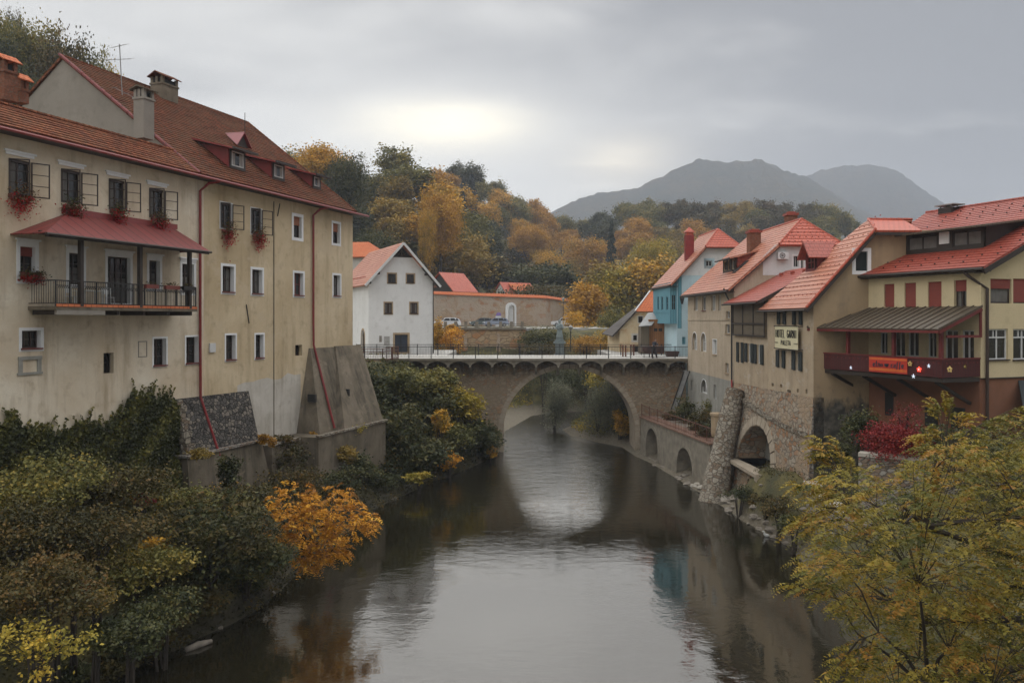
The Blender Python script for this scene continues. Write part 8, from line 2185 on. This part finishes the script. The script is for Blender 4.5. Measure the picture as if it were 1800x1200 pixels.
def right_bank():
    for px, py, Y, r, rz, m, lab in ((1228, 742, 65, 1.3, 1.5, 'lf_olive', 'green bush in the terrace garden under the beige house'), (1250, 722, 68, 1.3, 1.3, 'lf_green', 'olive bush against the grey foot of the beige house'), (1205, 722, 70, 1.0, 1.2, 'lf_dark', 'dark bush beside the metal chute'), (1245, 765, 61.5, 1.0, .9, 'lf_dark', 'dark bush at the near end of the terrace'), (1180, 738, 72, .9, .8, 'lf_olive', 'small dull bush behind the rusty railing')):
        bush(px, py, Y, r, rz, m, lab, n=50, per=40, size=.18, group='bushes in the terrace garden')
    for px, py, Y, r, rz, m, lab in ((1300, 868, 51, 1.2, .45, 'lf_dark', 'low dark bush under the stone slab'), (1370, 890, 45.5, 1.2, .8, 'lf_olive', 'dull bush at the near corner of the hotel base'), (1345, 880, 48, 1.0, .4, 'lf_olive', 'low weeds on the bank before the hotel base'), (1395, 920, 43, 1.1, .5, 'lf_dark', 'dark weeds at the water below the garden')):
        bush(px, py, Y, r, rz, m, lab, n=40, per=40, size=.13, group='low bushes at the foot of the hotel')
    bush(1575, 790, 37.5, 1.45, 1.35, 'lf_red', 'crimson bush in front of the cafe house cellar doors', n=150, per=60, size=.11)
    bush(1590, 735, 38.2, .8, .9, 'lf_red', 'wispy crimson shoots above the crimson bush', n=30, per=26, size=.08)
    for px, py, Y, r, rz, m, lab in ((1515, 760, 41, 1.0, 1.3, 'lf_dark', 'dark green bush between the damp wall and the crimson bush'), (1650, 790, 37, 1.3, 1.2, 'lf_dark', 'dark bush right of the crimson bush'), (1720, 790, 35, 1.5, 1.0, 'lf_olive', 'dull bush under the cafe drainpipe'), (1470, 800, 43, .7, .9, 'lf_dark', 'dark climber on the damp hotel wall'), (1770, 800, 33, 1.5, 1.0, 'lf_dark', 'dark bush under the dark awning')):
        bush(px, py, Y, r, rz, m, lab, n=70, per=44, size=.14, group='bushes in the cafe garden')
    def rw(name, lab, pts, zt, w, mat, cap):
        t = thing(name, lab, 'stone wall', (pts[0][0], pts[0][1], 0)); mb = MB(); mc = MB()
        for (a, b) in zip(pts, pts[1:]):
            f = Face(a, b); L = (Vector(b) - Vector(a)).length; f.box(mb, 0, L, 0, w, -.5, zt)
            n = int(L / .5); r2 = random.Random(int(L * 7))
            for k in range(n): f.box(mc, L * k / n, L * (k + .94) / n, -.08 - r2.uniform(0, .05), w + .05, zt + .002, zt + .13 + r2.uniform(0, .06))
        mb.build('face', mat, t); mc.build('coping', cap, t)
    rw('garden_wall', 'mossy grey rubble wall stepping down from the hotel corner to the river', [(16.2, 45.2), (15.4, 41.5), (15.2, 36)], 2.6, .6, 'stonegrey', 'palerock')
    rw('garden_wall', 'upper rubble garden wall below the crimson bush', [(15.9, 37.6), (18.5, 36.0), (23.5, 34.0)], 5.35, .5, 'stonegrey', 'palerock')
    def rbx(rs):
        Y = rs.uniform(22, 56); return (np.interp(Y, *zip(*XR)) + rs.uniform(.12, 1) * 9, Y)
    scatter('weeds', 'low weeds and grass on the right bank', 'weeds', 22000, rbx, .11, 'lf_olive', 6, hmax=.3, cond=lambda X, Y, z: z > .0)
    # rocks along the waterline
    rs = random.Random(8)
    import bmesh
    def rock(X, Y, z, r, mat, lab, grp):
        bm = bmesh.new(); bmesh.ops.create_icosphere(bm, subdivisions=2, radius=1)
        ph = [rs.uniform(0, 6) for _ in range(6)]
        for v in bm.verts:
            n = 1 + .22 * math.sin(v.co.x * 2.3 + ph[0]) * math.cos(v.co.y * 2.9 + ph[1]) + .12 * math.sin(v.co.z * 5 + ph[2] + v.co.x * 3); v.co = Vector((v.co.x * r * 1.2 * n, v.co.y * r * .85 * n, v.co.z * r * .5 * n))
        me = bpy.data.meshes.new('river_rock'); bm.to_mesh(me); bm.free(); me.materials.append(M[mat]); o = bpy.data.objects.new('river_rock', me); C.objects.link(o); o.location = (X, Y, z); o.rotation_euler = (0, 0, rs.uniform(0, 3)); tag(o, lab, 'rock', grp); return o
    for k in range(46):
        Y = rs.uniform(44, 71); X = float(np.interp(Y, *zip(*XR))) + rs.uniform(-.15, 1.0); big = 55 < Y < 61
        rock(X, Y, max(WATER, ground(X, Y)) + .02, rs.uniform(.12, .34) * (1.7 if big else 1), 'palerock' if (big and rs.random() < .7) else 'rock', 'pale rounded rock in the heap at the foot of the stone pier' if big else 'small rock lying along the right waterline', 'pale rocks at the foot of the pier' if big else 'small rocks on the right waterline')
    for k in range(12):
        Y = rs.uniform(30, 66); X = float(np.interp(Y, *zip(*XL))) - rs.uniform(-.15, .3)
        rock(X, Y, WATER + .03, rs.uniform(.1, .22), 'rock', 'small dark rock at the left waterline', 'small rocks on the left waterline')
    # driftwood log at the left waterline
    a = W(325, 1140, 30.4); b = W(372, 1126, 31.2); t = thing('driftwood_log', 'pale driftwood log at the left waterline', 'log', (a.x, a.y, WATER))
    mb = MB(); mb.tube([(a.x, a.y, WATER + .04), ((a.x + b.x) / 2, (a.y + b.y) / 2, WATER + .1), (b.x, b.y, WATER + .08)], [.11, .13, .08], 9); mb.build('trunk', 'rock', t, smooth=True)
    # white bird
    c = W(1348, 922, 46.5); t = thing('bird', 'small white bird standing on the right bank', 'bird', (c.x, c.y, .5)); z = ground(c.x, c.y) + .02
    mb = MB(); mb.tube([(c.x + .2, c.y, z + .20), (c.x + .08, c.y, z + .2), (c.x - .06, c.y, z + .22), (c.x - .14, c.y, z + .30), (c.x - .15, c.y, z + .42), (c.x - .20, c.y, z + .44), (c.x - .27, c.y, z + .43)], [.01, .08, .10, .06, .035, .045, .008], 8); mb.build('body', 'whitepaint', t, smooth=True)
    mb = MB(); mb.bar((c.x, c.y - .03, z - .02), (c.x, c.y - .03, z + .14), .015); mb.bar((c.x + .04, c.y + .03, z - .02), (c.x + .04, c.y + .03, z + .14), .015); mb.build('legs', 'iron', t)
right_bank()
# ---------------------------------------------------------------- locust tree leaning in from the right
def locust():
    rs = np.random.RandomState(21); r2 = random.Random(21)
    base = Vector((12.2, 12.5, 2.0)); t = thing('locust_tree', 'large locust tree with yellow-green feathery leaves leaning over the right bank', 'tree', base)
    mb = MB(); tips = []
    c = Vector((9.0, 13.0, 6.3))
    def top(px): return np.interp(px, [1380, 1430, 1480, 1560, 1650, 1720, 1800, 1900], [842, 775, 800, 845, 740, 745, 720, 690])
    trunkp = [base, Vector((11.6, 12.6, 4.0)), Vector((10.8, 12.8, 6.0)), Vector((10.2, 13.0, 8.2))]
    mb.tube(trunkp, [.24, .2, .15, .07], 9)
    sprays = []
    # target sprays: a spread of points through the crown, each reached by a thin branch
    tries = 0
    while len(sprays) < 1500 and tries < 40000:
        tries += 1
        Y = rs.uniform(9.2, 16); px = rs.uniform(1375, 2050); py = rs.uniform(690, 1330)
        left = np.interp(py, [700, 760, 800, 860, 900, 940, 1030, 1080, 1120, 1190, 1300], [1640, 1600, 1445, 1400, 1420, 1400, 1400, 1470, 1510, 1480, 1500])
        if px < left + (Y - 9) * 6 or py < top(px) + 8: continue
        sprays.append(W(px, py, Y))
    # outlying sprays that give the silhouette its ragged edge
    for px, py, Y in ((1440, 775, 12), (1470, 785, 12), (1500, 815, 12), (1405, 850, 11), (1440, 858, 11), (1470, 872, 11.3), (1395, 922, 10.8), (1430, 930, 10.8), (1400, 1028, 10.2), (1440, 1012, 10.2), (1480, 1000, 10.4), (1645, 716, 12.5), (1670, 712, 12.5), (1690, 735, 12.6), (1470, 1175, 9.6), (1500, 1160, 9.8), (1740, 735, 12), (1780, 720, 12), (1620, 770, 12), (1450, 800, 12)):
        for q in range(3): sprays.append(W(px + rs.uniform(-8, 8), py + rs.uniform(-6, 6), Y + rs.uniform(-.1, .1)))
    hub0 = [Vector((10.4, 12.9, 7.4)), Vector((8.6, 12.6, 6.4)), Vector((7.6, 12.4, 7.6)), Vector((9.0, 13.4, 8.6)), Vector((7.0, 11.6, 5.6)), Vector((6.0, 12.0, 7.2)), Vector((5.6, 11.0, 6.6)), Vector((8.2, 11.6, 4.6)), Vector((9.6, 11.8, 8.4)), Vector((6.2, 12.3, 8.5)), Vector((11.2, 11.8, 6.2)), Vector((11.0, 14.0, 8.8))]
    for h in hub0:
        a = trunkp[2].lerp(trunkp[3], .2); m = a.lerp(h, .5) + Vector((0, 0, .25)); mb.tube([trunkp[1].lerp(trunkp[3], r2.uniform(.2, .9)), m, h], [.09, .06, .04], 6)
    hubs = []
    for k in range(70):
        s = sprays[r2.randrange(len(sprays))]; h = min(hub0, key=lambda q: (q - s).length); e_ = h.lerp(s, .62) + Vector((r2.uniform(-.2, .2), r2.uniform(-.2, .2), r2.uniform(-.1, .2)))
        hubs.append(e_); mb.tube([h, h.lerp(e_, .5) + Vector((0, 0, r2.uniform(-.05, .2))), e_], [.035, .022, .012], 5)
    S, D, LN, TI = [], [], [], []
    for s in sprays:
        h = min(hubs, key=lambda q: (q - s).length); mid = h.lerp(s, .5) + Vector((0, 0, .12))
        mb.tube([h, mid, s], [.009, .006, .003], 3) if len(sprays) and rs.uniform() < .45 else mb.tube([mid, s], [.005, .003], 3)
        d = (s - h); d.z *= .3
        if d.length < .01: d = Vector((-1, 0, 0))
        d.normalize(); d = (d + Vector((-.35, -.15, 0))).normalized(); ti = np.clip(.5 + rs.normal() * .2 + (.12 if s.x < 7 else -.06), .05, .98)
        for k in range(5):
            f_ = k / 4; p = s.lerp(mid, (1 - f_) * .75); a = (k % 2 * 2 - 1) * rs.uniform(.4, 1.1) * (1 - f_ * .8)
            dd = Matrix.Rotation(a, 3, 'Z') @ d; S.append(list(p)); D.append([dd.x, dd.y, dd.z + rs.uniform(-.25, .25)]); LN.append(rs.uniform(.24, .36)); TI.append(np.clip(ti + rs.normal() * .1, 0, 1))
    P, A, Z, T = pinnate(rs, np.array(S), np.array(D), np.array(LN), 9, .062, np.array(TI), .45)
    mb.build('trunk', 'bark', t)
    leaf_obj('crown', P, Z * 1.1, 'lf_locust', t, T, up=1.2, asp=.44, rs=rs, axis=A)
locust()
